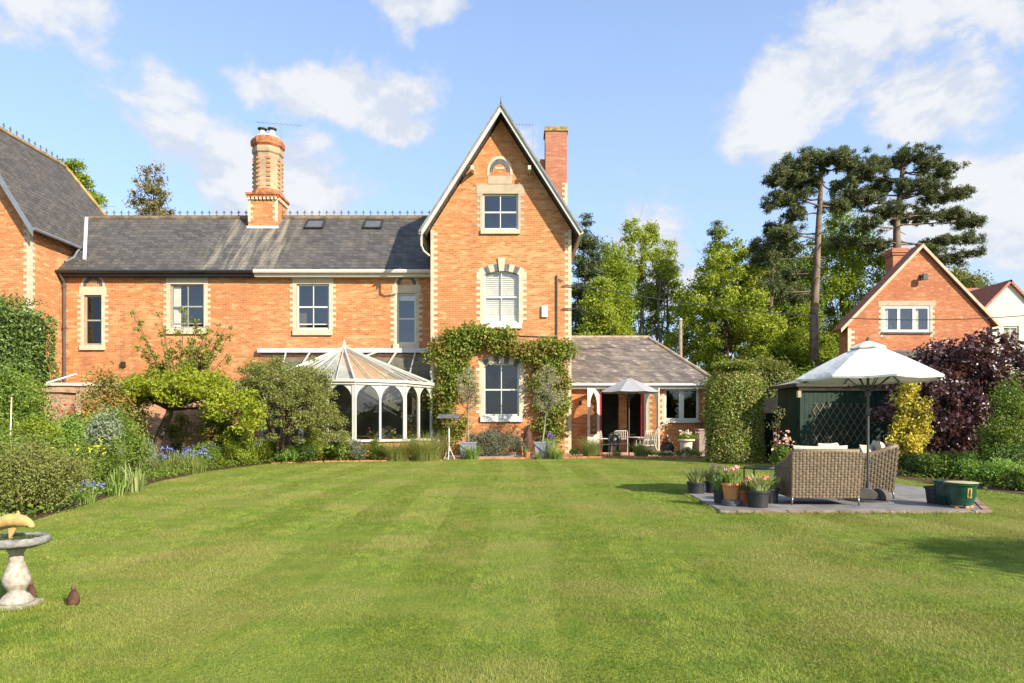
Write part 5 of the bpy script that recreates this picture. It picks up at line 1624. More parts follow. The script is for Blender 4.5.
for i, (px, h, lb) in enumerate(((668, .25, 'silvery low plant right of the curved hoop'), (684, .38, 'small green plant before the stone urn'), (696, .3, 'low bright green plant by the planter box'), (654, .3, 'little green plant under the slatted chair'), (575, .4, 'dark little shrub by the climber foot'))):
    shrub('shrub', lb, 'plant', (wx(px, 25.4), 25.4, 0), .32, .28, h, LM[['lav', 'mid', 'fern', 'mid', 'deep'][i]], .05, None, 900, 14, DOME, 420 + i, stem_n=0)
shrub('lavender', 'wide grey green lavender bush under the ground floor window', 'lavender', (wx(492, 25.9), 25.9, 0), 1.3, .55, 1.12, LM['lav'], .075, .022, 12500, 50, DOME, 431, up=.9, stem_n=14, stem_r=.012)
t = thing('iris', 'purple flowered iris beside the right olive planter', 'iris', (wx(550, 24.5), 24.5, 0))
blade_mesh('leaf', t, 60, .3, .75, .03, LM['pale_strap'], np.random.default_rng(41), .35)
flower_specks('flower', t, [(0, 0, .88), (.1, -.05, .8), (-.03, -.1, .84)], .09, LM['violet'], np.random.default_rng(42), 9, .04)

# ------------------------------------------------------------------ right border
rng = np.random.default_rng(501)
pu = thing('purple_hazel', 'big dark purple leaved hazel behind the lawn on the right', 'shrub', (wx(984, 18.6), 18.6, 0))
c1, r1 = envelope(230, [(0, .8), (.3, 1.0), (.6, .95), (.85, .62), (1, .25)], 2.25, 1.3, 3.35, rng, .3, .14, .44, .65, .3)
foliage('foliage', pu, c1, r1, 23000, .10, .085, LM['purple'], rng, .2, 1.0, .5)
stems('stem', pu, c1, 40, .04, .012, M['bark'], rng)
rng = np.random.default_rng(503)
ye_ = thing('variegated_shrub', 'upright yellow variegated shrub beside the dark shed', 'shrub', (wx(911, 17.6), 17.6, 0))
c1, r1 = envelope(60, [(0, .75), (.3, 1.0), (.6, .8), (.85, .5), (1, .2)], .40, .38, 2.1, rng, .2, .12, .26, .5, .2)
foliage('foliage', ye_, c1, r1, 7000, .075, .045, LM['yellow'], rng, .3)
stems('stem', ye_, c1, 10, .02, .008, M['bark'], rng)
shrub('shrub', 'tall fresh green shrub at the right edge against the purple hazel', 'shrub', (wx(1008, 15.4), 15.4, 0), .75, .6, 2.45, LM['mid'], .06, None, 9000, 46, [(0, .9), (.3, .9), (.6, .8), (.85, .5), (1, .2)], 507, lump=.45)
rs = [('low leafy plants at the foot of the yellow shrub', 922, 16.8, .65, .55, 'deep', .06), ('soft green perennial left of the fern mound', 945, 16.0, .7, .62, 'mid', .07), ('grey green perennial below the purple hazel', 968, 15.6, .6, .6, 'fern', .05),
      ('rounded bright fern mound at the right lawn edge', 998, 13.8, .75, .62, 'fern', .05), ('dark bush behind the fern mound', 1020, 14.8, .8, .9, 'deep', .06), ('broad green plant at the far right lawn edge', 1030, 12.9, .6, .45, 'mid', .09)]
for i, (lb, px, Y, rx, h, mm, L) in enumerate(rs):
    shrub('perennial', lb, 'plant', (wx(px, Y), Y, 0), rx, rx * .8, h, LM[mm], L, None, 5200, 30, DOME, 520 + i, stem_n=5, stem_r=.01)
t = shrub('perennial', 'leafy plant with pinkish buds at the left corner of the shed', 'plant', (wx(784, 18.4), 18.4, 0), .42, .36, .72, LM['mid'], .08, None, 2200, 20, DOME, 541)
flower_specks('flower', t, np.random.default_rng(5).normal(size=(14, 3)) * .16 + np.array([.05, -.1, .85]), .09, plain('blush_petals', (.55, .33, .24), .6, .2, .2, 20.0), np.random.default_rng(9), 5, .05)
t = shrub('sapling', 'thin bare young shrub standing in the dark gap left of the shed', 'plant', (wx(777, 19.6), 19.6, 0), .3, .3, 1.75, LM['olive'], .05, None, 420, 14, UPR, 545, stem_n=9, stem_r=.012)
def pot_profile(rb, rt, h, rim=.018, rimh=.035):
    return [(rb, 0), (rb + (rt - rb) * .5, h * .5), (rt, h - rimh), (rt + rim, h - rimh), (rt + rim, h), (rt - .006, h), (rt - .015, h - .05)]
# ------------------------------------------------------------------ right-hand buildings
YB = 40.0
rh = thing('small_brick_house', 'red brick gable house with white three light window behind the parasol', 'house', (24, 42, 0))
RW = dict(parent=rh, world=True)
bx0, bx1, bxa = wx(848, YB), wx(990, YB), wx(921, YB)
za = wz(244, YB); ze = wz(320, YB)
Hw = rect((wx(883, YB), wz(306, YB)), (wx(930, YB), wz(332, YB)))
m = MB(); m.holed([(bx0, -.1), (bx1, -.1), (bx1, ze - .15), (bxa, za - .2), (bx0, ze - .15)], [Hw], YB, .12)
m.quad((bx0, YB + 1.1, -.1), (bx0, YB, -.1), (bx0, YB, ze - .15), (bx0, YB + 1.1, ze - .15)); m.quad((bxa, YB + 1.1, -.1), (bx0, YB + 1.1, -.1), (bx0, YB + 1.1, ze - .2), (bxa, YB + 1.1, za - .3)); m.quad((bx1, YB, -.1), (bx1, YB + 1.1, -.1), (bx1, YB + 1.1, ze - .15), (bx1, YB, ze - .15)); m.quad((bx1, YB + 1.1, -.1), (bxa, YB + 1.1, -.1), (bxa, YB + 1.1, za - .3), (bx1, YB + 1.1, ze - .2))
m.box(bxa - .4, bx1 - .6, YB + 1.12, YB + 6, -.1, ze + .4)
m.build('wall', M['brick_far'], **RW)
sl_ = (za - ze) / (bxa - bx0)
r = MB()
xl, xr = bx0 - .5, bx1 + .5
slab(r, (xl, YB - .18, za - sl_ * (bxa - xl)), (bxa, YB - .18, za), (bxa, YB + 1.0, za), (xl, YB + 1.0, za - sl_ * (bxa - xl)), .16)
slab(r, (bxa, YB - .18, za), (xr, YB - .18, za - sl_ * (xr - bxa)), (xr, YB + 1.0, za - sl_ * (xr - bxa)), (bxa, YB + 1.0, za), .16)

A4 = [(bxa - .6, YB + 1.0, ze + .42), (bx1 - .4, YB + 1.0, ze + .42), (bx1 - .4, YB + 6.2, ze + .42), (bxa - .6, YB + 6.2, ze + .42), ((bxa + bx1) / 2 - .5, YB + 3.6, ze + 1.7)]
r.add(A4, [(0, 1, 4), (1, 2, 4), (2, 3, 4), (3, 0, 4), (3, 2, 1, 0)])
r.build('roof', M['tile'], **RW)
v = MB()
v.prism([(xl, za - sl_ * (bxa - xl) - .24), (bxa, za - .24), (bxa, za - .02), (xl, za - sl_ * (bxa - xl) - .02)], YB - .21, YB - .185)
v.prism([(bxa, za - .24), (xr, za - sl_ * (xr - bxa) - .24), (xr, za - sl_ * (xr - bxa) - .02), (bxa, za - .02)], YB - .21, YB - .185)
v.build('verge', plain('buff_verge', (.46, .38, .27), .8, .2, .15, -3.0), **RW)
w = MB(); x0, x1 = Hw[0][0], Hw[1][0]; z0, z1 = Hw[0][1], Hw[2][1]
y = YB + .02
w.holed([(x0 + .01, z0 + .01), (x1 - .01, z0 + .01), (x1 - .01, z1 - .01), (x0 + .01, z1 - .01)],
        [[(x0 + .12 + k * (x1 - x0 - .08) / 3, z0 + .14), (x0 + (k + 1) * (x1 - x0 - .08) / 3 - .06 + .02, z0 + .14), (x0 + (k + 1) * (x1 - x0 - .08) / 3 - .06 + .02, z1 - .14), (x0 + .12 + k * (x1 - x0 - .08) / 3, z1 - .14)] for k in range(3)], y, .07, back=True)
wo = w.build('window', M['white'], **RW)
MB().quad((x0 + .05, y + .04, z0 + .05), (x1 - .05, y + .04, z0 + .05), (x1 - .05, y + .04, z1 - .05), (x0 + .05, y + .04, z1 - .05)).build('pane', M['glass'], wo, world=True)
rm = MB(); rm.quad((x0 - .2, YB + 1.0, z0 - .3), (x1 + .2, YB + 1.0, z0 - .3), (x1 + .2, YB + 1.0, z1 + .2), (x0 - .2, YB + 1.0, z1 + .2))
rm.quad((x0 - .2, YB + .13, z0 - .3), (x1 + .2, YB + .13, z0 - .3), (x1 + .2, YB + 1.0, z0 - .3), (x0 - .2, YB + 1.0, z0 - .3)); rm.quad((x0 - .2, YB + .13, z1 + .2), (x0 - .2, YB + 1, z1 + .2), (x1 + .2, YB + 1.0, z1 + .2), (x1 + .2, YB + .13, z1 + .2))
rm.build('room_lining', M['room'], wo, world=True)
for k in range(3):
    c = MB(); xa = x0 + .14 + k * (x1 - x0 - .08) / 3
    for i in range(5): c.quad((xa + i * .05, YB + .16 + .03 * (i % 2), z0), (xa + i * .05 + .05, YB + .16 + .03 * ((i + 1) % 2), z0), (xa + i * .05 + .05, YB + .16 + .03 * ((i + 1) % 2), z1), (xa + i * .05, YB + .16 + .03 * (i % 2), z1))
    if k != 1: c.build('curtain', M['curtain'], wo, world=True)
s = MB(); s.box(x0 - .3, x1 + .35, YB - .02, YB + .05, z1 + .01, z1 + .30); s.build('lintel', M['stone_grey'], **RW)
MB().box(x0 - .1, x1 + .1, YB - .1, YB + .05, z0 - .1, z0 - .005).build('sill', M['darkstone'], wo, world=True)
q = MB(); quoins(q, x0 - .005, z0 - .3, z1, YB, -1, .14, .26, .16); quoins(q, x1 + .005, z0 - .3, z1, YB, 1, .14, .26, .16); quoins(q, bx0 - .012, 0, ze - .5, YB, 1, .2, .4, .16)
q.build('quoin', M['stone'], **RW)
sl2 = MB(); xl_ = wx(921, YB); zl = wz(278, YB)
sl2.box(xl_ - .12, xl_ + .16, YB - .45, YB - .3, zl - .18, zl + .16); sl2.tube([(xl_, YB, zl + .1), (xl_, YB - .36, zl + .05)], .05, 6); sl2.box(xl_ - .08, xl_ + .08, YB - .1, YB - .003, zl - .1, zl + .2)
sl2.build('security_lamp', M['iron'], **RW)
c = MB(); cx0, cx1 = wx(893, 43.5), wx(908, 43.5); zc = wz(248, 43.5)
c.box(cx0, cx1, 43.5, 44.4, 7, zc - .45); c.box(cx0 - .07, cx1 + .07, 43.43, 44.47, zc - .45, zc - .3); c.box(cx0 - .13, cx1 + .13, 43.37, 44.53, zc - .3, zc - .1); c.box(cx0 - .04, cx1 + .04, 43.46, 44.44, zc - .1, zc)
c.build('chimney', M['brick_chim'], **RW)
MB().box(bx0 + .02, bx1 + 1.0, YB - 1.6, YB - .02, wz(356, YB) - .5, wz(353, YB)).build('lean_to_roof', M['slate'], **RW)
g_ = MB(); g_.tube([(xr - .1, YB - .1, za - sl_ * (xr - bxa) - .3), (xr - .1, YB + 1.0, za - sl_ * (xr - bxa) - .3)], .09, 8); g_.tube([(xr - .5, YB - .1, ze - .4), (xr - .5, YB - .1, 0)], .06, 8)
g_.build('gutter', M['black'], **RW)

cr_ = thing('rendered_house', 'cream rendered gable house with red tiled roof at the right edge', 'house', (31, 46, 0))
KW = dict(parent=cr_, world=True)
YK = 42.5
kx0, kx1, kxa = wx(968, YK), wx(1052, YK), wx(1009, YK)
kza = wz(280, YK); kze = wz(322, YK)
Hk = rect((wx(1003, YK), wz(326, YK)), (wx(1019, YK), wz(344, YK))); Hk2 = rect((wx(1024, YK), wz(326, YK)), (wx(1042, YK), wz(344, YK)))
m = MB(); m.holed([(kx0, -.1), (kx1, -.1), (kx1, kze), (kxa, kza - .15), (kx0, kze)], [Hk, Hk2], YK, .12); m.quad((kx0, YK + 6, -.1), (kx0, YK, -.1), (kx0, YK, kze), (kx0, YK + 6, kze))
m.box(kx0 + .3, kx1, YK + .2, YK + 6, -.1, kze - .1)
m.build('wall', plain('cream_render', (.60, .54, .43), .9, .15, .06, -.8, bumpd=.004), **KW)
ks = (kza - kze) / (kxa - kx0)
r = MB(); slab(r, (kx0 - .2, YK - .2, kza - ks * (kxa - kx0 + .2)), (kxa, YK - .2, kza), (kxa, YK + 6, kza), (kx0 - .2, YK + 6, kza - ks * (kxa - kx0 + .2)), .14)
slab(r, (kxa, YK - .2, kza), (kx1 + .3, YK - .2, kza - ks * (kx1 + .3 - kxa)), (kx1 + .3, YK + 6, kza - ks * (kx1 + .3 - kxa)), (kxa, YK + 6, kza), .14)
zr_ = wz(288, 48); 
slab(r, (wx(955, 44.5), 44.5, wz(312, 44.5)), (wx(1056, 44.5), 44.5, wz(312, 44.5)), (wx(1056, 44.5), 48, zr_), (wx(955, 48), 48, zr_), .14)
r.build('roof', M['tile'], **KW)
for h_ in (Hk, Hk2): window(h_, YK, cr_, 'sage', rail=0, mull=1, glass='glass', wall_d=.12, fw=.1)

# ------------------------------------------------------------------ dark green shed, fence and pole
sd_ = thing('garden_shed', 'dark green timber shed with low felt roof and trellis', 'shed', (10.9, 22, 0))
SW = dict(parent=sd_, world=True)
M['shed'] = plain('dark_green_boards', (.006, .024, .013), .6, .35, .25, -4.0)
sx0, sx1, sy0, sy1 = wx(800, 20.6), 13.6, 20.6, 22.3
zs = wz(385, 20.6)
m = MB(); m.box(sx0 + .02, sx1 - .02, sy0 + .02, sy1, -.05, zs)
x = sx0
rg = random.Random(8)
while x < sx1:
    m.box(x, min(x + .128, sx1), sy0 - .004 - rg.uniform(0, .006), sy0 + .018, .04, zs - .02); x += .135
y = sy0 + .02
while y < sy1:
    m.box(sx0 - .004 - rg.uniform(0, .006), sx0 + .018, y, min(y + .128, sy1), .04, zs - .02); y += .135
m.build('wall', M['shed'], **SW)
r = MB(); o_ = .20
zc_ = zs + .55
cxm = (sx0 + sx1) / 2; cym = (sy0 + sy1) / 2
A_ = [(sx0 - o_, sy0 - o_, zs + .04), (sx1 + o_, sy0 - o_, zs + .04), (sx1 + o_, sy1 + o_, zs + .04), (sx0 - o_, sy1 + o_, zs + .04)]
r1_ = (sx0 + 1.5, cym, zc_); r2_ = (sx1 - 1.5, cym, zc_)
r.add(A_ + [r1_, r2_], [(0, 1, 5, 4), (1, 2, 5), (2, 3, 4, 5), (3, 0, 4), (3, 2, 1, 0)])
r.build('roof', plain('grey_felt', (.30, .28, .26), .9, .15, .25, -2.5, dirt=(.2, .17, .13)), **SW)
f_ = MB(); f_.box(sx0 - o_, sx1 + o_, sy0 - o_ - .03, sy0 - o_ - .004, zs - .06, zs + .05); f_.box(sx0 - o_ - .03, sx0 - o_ - .004, sy0 - o_, sy1 + o_, zs - .06, zs + .05)
f_.build('fascia', plain('dark_fascia', (.05, .04, .035), .6, .3, .2, -4), **SW)
f_ = MB(); f_.box(sx0 - .05, sx1 + .05, sy0 - .06, sy0 - .03, zs - .17, zs - .075); f_.build('trim_board', plain('pale_timber', (.42, .30, .19), .7, .2, .2, -5.0), **SW)
bx_ = MB(); bx_.box(sx0 - .12, sx0 - .02, sy0 - .14, sy0 - .02, zs - .38, zs - .18); bx_.build('junction_box', M['stone_grey'], **SW)
tr = MB()
tx0, tx1, tz0, tz1 = wx(813, 20.55), wx(868, 20.55), wz(444, 20.55), wz(403, 20.55)
nxd = 8; dxx = (tx1 - tx0) / nxd; hh = tz1 - tz0
for k in range(-6, nxd + 7):
    for sg in (1, -1):
        # clipped diagonal slat
        xa, xb = tx0 + k * dxx, tx0 + k * dxx + sg * hh * .62
        za_, zb_ = tz0, tz1
        def cut(xa, za_, xb, zb_):
            t0, t1 = 0.0, 1.0; d = xb - xa
            lo, hi = (tx0 - xa) / d, (tx1 - xa) / d
            if lo > hi: lo, hi = hi, lo
            t0, t1 = max(t0, lo), min(t1, hi)
            return (t0, t1) if t1 - t0 > .05 else None
        c = cut(xa, za_, xb, zb_)
        if c:
            p = lambda t: (xa + (xb - xa) * t, sy0 - (.045 if sg > 0 else .030), za_ + (zb_ - za_) * t)
            tr.obox(p(c[0]), p(c[1]), .010, .014, (0, 1, 0) if False else (1, 0, 0))
tr.build('trellis', plain('tan_slats', (.19, .15, .095), .7, .2, .2, -6.0), **SW)

fe = thing('dark_fence', 'black stained timber fence in the gap between hedge and shed', 'fence', (8.7, 23.6, 0))
m = MB(); x = 8.1
while x < 9.6:
    m.box(x, x + .13, 23.55, 23.575, 0, 2.15); x += .134
m.build('board_panel', plain('black_boards', (.014, .013, .012), .7, .2, .3, -5.0), fe, world=True)
m = MB(); m.box(8.05, 9.65, 23.58, 23.63, .4, .5); m.box(8.05, 9.65, 23.58, 23.63, 1.7, 1.8); m.build('rail', M['black'], fe, world=True)
po = thing('wooden_pole', 'bare wooden pole rising behind the garden room hip', 'pole', (wx(680.5, 37), 37, 0))
MB().tube([(0, 0, 0), (0, 0, wz(320, 37))], [.12, .09], 10).build('pole_shaft', M['woodgrey'], po, True)
MB().lathe([(.11, wz(320, 37)), (.09, wz(320, 37) + .06), (0, wz(320, 37) + .1)], (0, 0, 0), 10).build('pole_cap', M['lead'], po)
# overhead cable
def cable(name, label, a, b, sag, r):
    a = Vector(a); b = Vector(b); pts = []
    for i in range(25):
        t = i / 24; p = a.lerp(b, t); p.z -= sag * 4 * t * (1 - t); pts.append(p)
    o = MB().tube([p - a for p in pts], r, 5).build(name, M['black']); o.location = a
    tag(o, label, 'cable')
cable('overhead_cable', 'thin black overhead cable sagging from the gable corner to the right', (GX1 + .2, YG - .1, wz(286, YG)), (34, 38, wz(306, 38) + .2), 1.15, .022)
po2 = thing('wooden_pole', 'wooden pole out of view on the right carrying the overhead cable', 'pole', (34, 38.15, 0))
MB().tube([(0, 0, 0), (0, 0, wz(306, 38) + .6)], [.13, .10], 10).build('pole_shaft', M['woodgrey'], po2, True)
MB().obox((-.4, 0, wz(306, 38) + .25), (.4, 0, wz(306, 38) + .25), .08, .08).build('cross_arm', M['woodgrey'], po2)

# ------------------------------------------------------------------ wicker chairs
def wicker_mat():
    m, g, b, o = mat('wicker_strands')
    geo = g.n('NewGeometry')
    n = g.noise(objc(g), 55, 3)
    c = g.mix(geo.outputs['Random Per Island'], (.130, .100, .064), (.235, .185, .120))
    c = g.mix(g.ramp(n, .4, .75, 0, .5), c, (.20, .12, .06))
    g.put(b.inputs['Base Color'], c); b.inputs['Roughness'].default_value = .5
    return m
M['wicker'] = wicker_mat()
M['wicker_rim'] = plain('wicker_rim_braid', (.20, .15, .095), .6, .3, .35, 40.0, bumpd=.006)
M['wicker_in'] = plain('wicker_shade', (.075, .052, .03), .8, .2, .2, 8.0)
M['cushion'] = plain('grey_beige_cushion', (.46, .41, .34), .9, .15, .08, 9.0, bumpd=.004)
M['chairleg'] = plain('brushed_leg', (.22, .22, .22), .35, .5, .1, 8.0, metal=.7)
def weave(mb, P, nu, nv, lift=.014):
    """raised woven cells over a surface P(u, v)"""
    for j in range(nv):
        off = 0
        for i in range(nu):
            u0 = max(0.0, i / nu - off); u1 = min(1.0, (i + 1) / nu - off); v0 = j / nv; v1 = (j + 1) / nv
            du, dv = (u1 - u0) * .12, (v1 - v0) * .07
            u0 += du; u1 -= du; v0 += dv; v1 -= dv
            um, vm = (u0 + u1) / 2, (v0 + v1) / 2
            e = 1e-3
            c = Vector(P(um, vm)); tu = Vector(P(um + e, vm)) - c; tv = Vector(P(um, vm + e)) - c
            n = tu.cross(tv).normalized()
            G = []
            for b_, vv in enumerate((v0, vm, v1)):
                for a_, uu in enumerate((u0, um, u1)):
                    k = (1.0 if a_ == 1 else .1) * (1.0 if b_ == 1 else .5)
                    G.append(Vector(P(uu, vv)) + n * (lift * k if (i + j) % 2 else lift * (k * .45 - .1)))
            mb.add(G, [(0, 1, 4, 3), (1, 2, 5, 4), (3, 4, 7, 6), (4, 5, 8, 7)])
def cushion(name, parent, c, hx, hy, hz, tilt=0.0, seed=1, m='cushion', rz=0.0):
    """pillow: rounded-square slab puffed in the middle"""
    vs = []; fs = []; n = 10; rg_ = random.Random(seed)
    ct, st = math.cos(tilt), math.sin(tilt); cr__, sr_ = math.cos(rz), math.sin(rz)
    for s in (1, -1):
        for j in range(n + 1):
            for i in range(n + 1):
                u = -1 + 2 * i / n; v = -1 + 2 * j / n
                pf = ((1 - u ** 4) * (1 - v ** 4)) ** .42
                q = 1 - .05 * (1 - abs(u)) * (abs(v) > .99) - .0
                x, y, z = hx * u * (1 - .06 * (1 - v * v)), hy * v * (1 - .06 * (1 - u * u)), s * hz * pf + rg_.uniform(-.004, .004)
                y, z = y * ct - z * st, y * st + z * ct
                x, y = x * cr__ - y * sr_, x * sr_ + y * cr__
                vs.append((c[0] + x, c[1] + y, c[2] + z))
    N = (n + 1) ** 2
    for j in range(n):
        for i in range(n):
            a = j * (n + 1) + i
            fs.append((a, a + 1, a + n + 2, a + n + 1)); fs.append((N + a, N + a + n + 1, N + a + n + 2, N + a + 1))
    return MB().add(vs, fs).build(name, M[m], parent, True)
def wicker_chair(label, loc, rz, W=.93, D=.80, hb_=.88, hf=.62, cush=True, steel=True):
    t = thing('wicker_armchair', label, 'armchair', loc, rz, 'wicker armchairs on the patio')
    hw = W / 2; zb = .11; lean = .07; fl_ = .03
    top = lambda u: hf + (hb_ - hf) * (1 - u) ** 1.6        # u = 0 back, 1 front
    yb_ = lambda v: -D / 2 - lean * v
    m = MB(); k = MB()
    def bulge(u): return .02 * math.sin(math.pi * u)
    Pb = lambda u, v: (-hw * (1 + .03 * v) + 2 * hw * (1 + .03 * v) * u, yb_(v) - bulge(u) * .5, zb + (hb_ - zb + .012 * math.sin(math.pi * u)) * v)
    weave(m, Pb, 20, 18)
    Pr = lambda u, v: (hw * (1 + .03 * v), (yb_(v) * (1 - u) + (D / 2) * u), zb + (top(u) - zb) * v)
    weave(m, Pr, 18, 17)
    Pl = lambda u, v: (-hw * (1 + .03 * v), (yb_(v) * u + (D / 2) * (1 - u)), zb + (top(1 - u) - zb) * v)
    weave(m, Pl, 18, 17)
    Pf = lambda u, v: (hw - 2 * hw * u, D / 2, zb + .22 * v)
    weave(m, Pf, 20, 5)
    # inner faces
    for P in (Pb, Pr, Pl, Pf):
        N = 10
        g0 = len(k.v); pts = [P(i / N, j / N) for j in range(N + 1) for i in range(N + 1)]
        k.add(pts, [(j * (N + 1) + i, j * (N + 1) + i + 1, (j + 1) * (N + 1) + i + 1, (j + 1) * (N + 1) + i) for j in range(N) for i in range(N)])
    th = .09
    Pbi = lambda u, v: (-hw + th + 2 * (hw - th) * u, yb_(v) + th, zb + (hb_ - zb) * v)
    Pri = lambda u, v: (hw - th, yb_(v) * (1 - u) + (D / 2) * u, zb + (top(u) - zb) * v)
    Pli = lambda u, v: (-hw + th, yb_(v) * (1 - u) + (D / 2) * u, zb + (top(u) - zb) * v)
    for P in (Pbi, Pri, Pli):
        N = 10; pts = [P(i / N, j / N) for j in range(N + 1) for i in range(N + 1)]
        k.add(pts, [(j * (N + 1) + i, j * (N + 1) + i + 1, (j + 1) * (N + 1) + i + 1, (j + 1) * (N + 1) + i) for j in range(N) for i in range(N)])
    k.box(-hw + .02, hw - .02, -D / 2 + .02, D / 2 - .02, .28, .33); k.box(-hw + .03, hw - .03, -D / 2 + .03, D / 2 - .03, zb, zb + .02)
    # rolled top rim
    rim = [(-hw * 1.0 + th / 2, D / 2, hf)] + [(-hw * 1.02 + th / 2, D / 2 + (-D / 2 - lean + th / 2 - D / 2) * (1 - i / 8) if False else D / 2 - (D + lean - th / 2) * i / 8, top(1 - i / 8)) for i in range(1, 9)]
    rim += [(hw * 1.02 - th / 2, D / 2 - (D + lean - th / 2) * (1 - i / 8), top(i / 8)) for i in range(0, 9)]
    body = k.build('frame_shell', M['wicker_in'], t)
    m.build('wicker_weave', M['wicker'], t, True)
    MB().tube(rim, .045, 8).build('top_rim', M['wicker_rim'], t, True)
    for sx in (-1, 1):
        for sy in (-1, 1):
            x, y = sx * (hw - .02), sy * (D / 2 - .02)
            l = MB(); l.tube([(x, y, zb + .03), (x * 1.0 + sx * .01, y + sy * .015, .0)], [.016, .014], 8)
            if sx < 0 and sy > 0 and steel: l.tube([(x - .035, y + .03, 0), (x - .04, y + .03, .38), (x - .02, y + .02, .44), (x + .02, y, .45)], .015, 7)
            l.build('leg', M['chairleg'], t, True)
    if cush:
        cushion('seat_cushion', t, (0, .05, .42), hw - th - .01, D / 2 - .06, .085, 0, 3)
        cushion('back_cushion', t, (0, -D / 2 + .13, hb_ - .17), hw - th - .005, .27, .085, R(76), 4)
    return t
PZ = .035
wicker_chair('wicker armchair with its back turned to the lawn', (4.70, 10.55, PZ), R(-3), W=1.0, D=.72, hb_=.80, hf=.56)
wicker_chair('wicker armchair turned sideways, further back beyond the parasol pole', (5.96, 11.62, PZ), R(70), W=.90, D=.82, hb_=.85, hf=.62, steel=False)
lc = thing('loose_cushion', 'plump beige scatter cushion leaning in the sideways armchair, nearer the pole', 'cushion', (6.03, 11.45, PZ + .66), 0)
cushion('cushion_cover', lc, (0, 0, 0), .27, .23, .09, R(68), 9, rz=R(40))
lc = thing('loose_cushion', 'second beige scatter cushion, the left one peeping over the wicker back', 'cushion', (5.62, 12.05, PZ + .66), 0)
cushion('cushion_cover', lc, (0, 0, 0), .25, .23, .09, R(75), 10, rz=R(25))

# ------------------------------------------------------------------ things inside the conservatory
ct = thing('conservatory_table', 'round wooden table inside the conservatory arches', 'table', (-5.6, 26.2, .05))
MB().lathe([(.55, .70), (.57, .72), (.57, .745), (.02, .75)], (0, 0, 0), 28).build('table_top', M['wood'], ct)
MB().lathe([(.30, 0), (.28, .03), (.06, .1), (.05, .6), (.12, .70)], (0, 0, 0), 16).build('pedestal_leg', M['wood'], ct)
for i_, (x_, y_, lb_, fm_) in enumerate(((-5.1, 24.75, 'pink flowered pot plant on the conservatory sill, behind the left full arch', 'pink'), (-4.35, 25.15, 'white flowered pot plant on the conservatory sill, behind the right full arch', 'cream'), (-6.3, 24.25, 'red flowered pot plant on the conservatory sill, beside the dome tree', 'scarlet'))):
    t = thing('pot_plant', lb_, 'pot plant', (x_, y_, .62), 0)
    MB().lathe(pot_profile(.07, .10, .15), (0, 0, 0), 16).build('pot', plain('sill_pot', (.40, .17, .08), .8, .2, .2, 6.0), t, True, sharp=40)
    r_ = np.random.default_rng(700 + i_)
    foliage('foliage', t, r_.normal(size=(8, 3)) * .05 + np.array([0, 0, .26]), np.full(8, .1), 260, .06, .04, LM['mid'], r_)
    flower_specks('flower', t, r_.normal(size=(9, 3)) * .06 + np.array([0, -.03, .34]), .05, LM[fm_], r_, 4, .02)
# low table between the chairs
st = thing('side_table', 'low black metal side table with glass top behind the tulip pots', 'table', (4.62, 12.45, PZ))
m = MB(); m.box(-.29, .29, -.25, .25, .425, .44); m.build('table_top', plain('smoked_glass', (.16, .17, .17), .1, .6, .1, 5.0), st)
fm = MB()
for a, b in (((-.3, -.26), (.3, -.26)), ((.3, -.26), (.3, .26)), ((.3, .26), (-.3, .26)), ((-.3, .26), (-.3, -.26))): fm.obox((*a, .412), (*b, .412), .022, .024)
fm.build('top_frame', M['black'], st)
for sx in (-1, 1):
    for sy in (-1, 1): MB().box(sx * .3 - .011, sx * .3 + .011, sy * .26 - .011, sy * .26 + .011, 0, .40).build('leg', M['black'], st)

# ------------------------------------------------------------------ parasols
def canopy(mb, Rr, z0, z1, n=8, sag=.05, val=.0, rot=0.0, rtop=.05, mm=8, bow=.035):
    for k in range(n):
        a0 = 2 * math.pi * k / n + rot; a1 = 2 * math.pi * (k + 1) / n + rot
        g = []
        for j in range(mm + 1):
            t = j / mm; r = rtop + (Rr - rtop) * t
            z = z1 + (z0 - z1) * (t - bow * math.sin(math.pi * t))
            for i in range(5):
                u = i / 4
                x = r * (math.cos(a0) * (1 - u) + math.cos(a1) * u); y = r * (math.sin(a0) * (1 - u) + math.sin(a1) * u)
                sg = sag * math.sin(math.pi * u) * t
                g.append((x * (1 - .03 * math.sin(math.pi * u) * (t > .95)), y * (1 - .03 * math.sin(math.pi * u) * (t > .95)), z - sg))
        if val:
            for i in range(5): x, y, z = g[mm * 5 + i]; g.append((x * .995, y * .995, z - val))
        rows = mm + (1 if val else 0)
        mb.add(g, [(j * 5 + i, (j + 1) * 5 + i, (j + 1) * 5 + i + 1, j * 5 + i + 1) for j in range(rows) for i in range(4)])
def cloth_mat(name, col):
    m, g, b, o = mat(name)
    n = g.noise(objc(g), 5, 4); c = g.mix(g.ramp(n, .35, .7), tuple(x * .94 for x in col), col)
    g.put(b.inputs['Base Color'], c); b.inputs['Roughness'].default_value = .85; b.inputs['Specular IOR Level'].default_value = .15
    bump(g, b, g.noise(g.scalev(objc(g), (1, 1, 2.5)), 3.5, 3), .03, .6)
    tr_ = g.n('BsdfTranslucent'); g.put(tr_.inputs[0], tuple(x * .9 for x in col))
    mx = g.n('MixShader'); mx.inputs[0].default_value = .22
    g.t.links.new(b.outputs[0], mx.inputs[1]); g.t.links.new(tr_.outputs[0], mx.inputs[2]); g.t.links.new(mx.outputs[0], o.inputs[0])
    return m
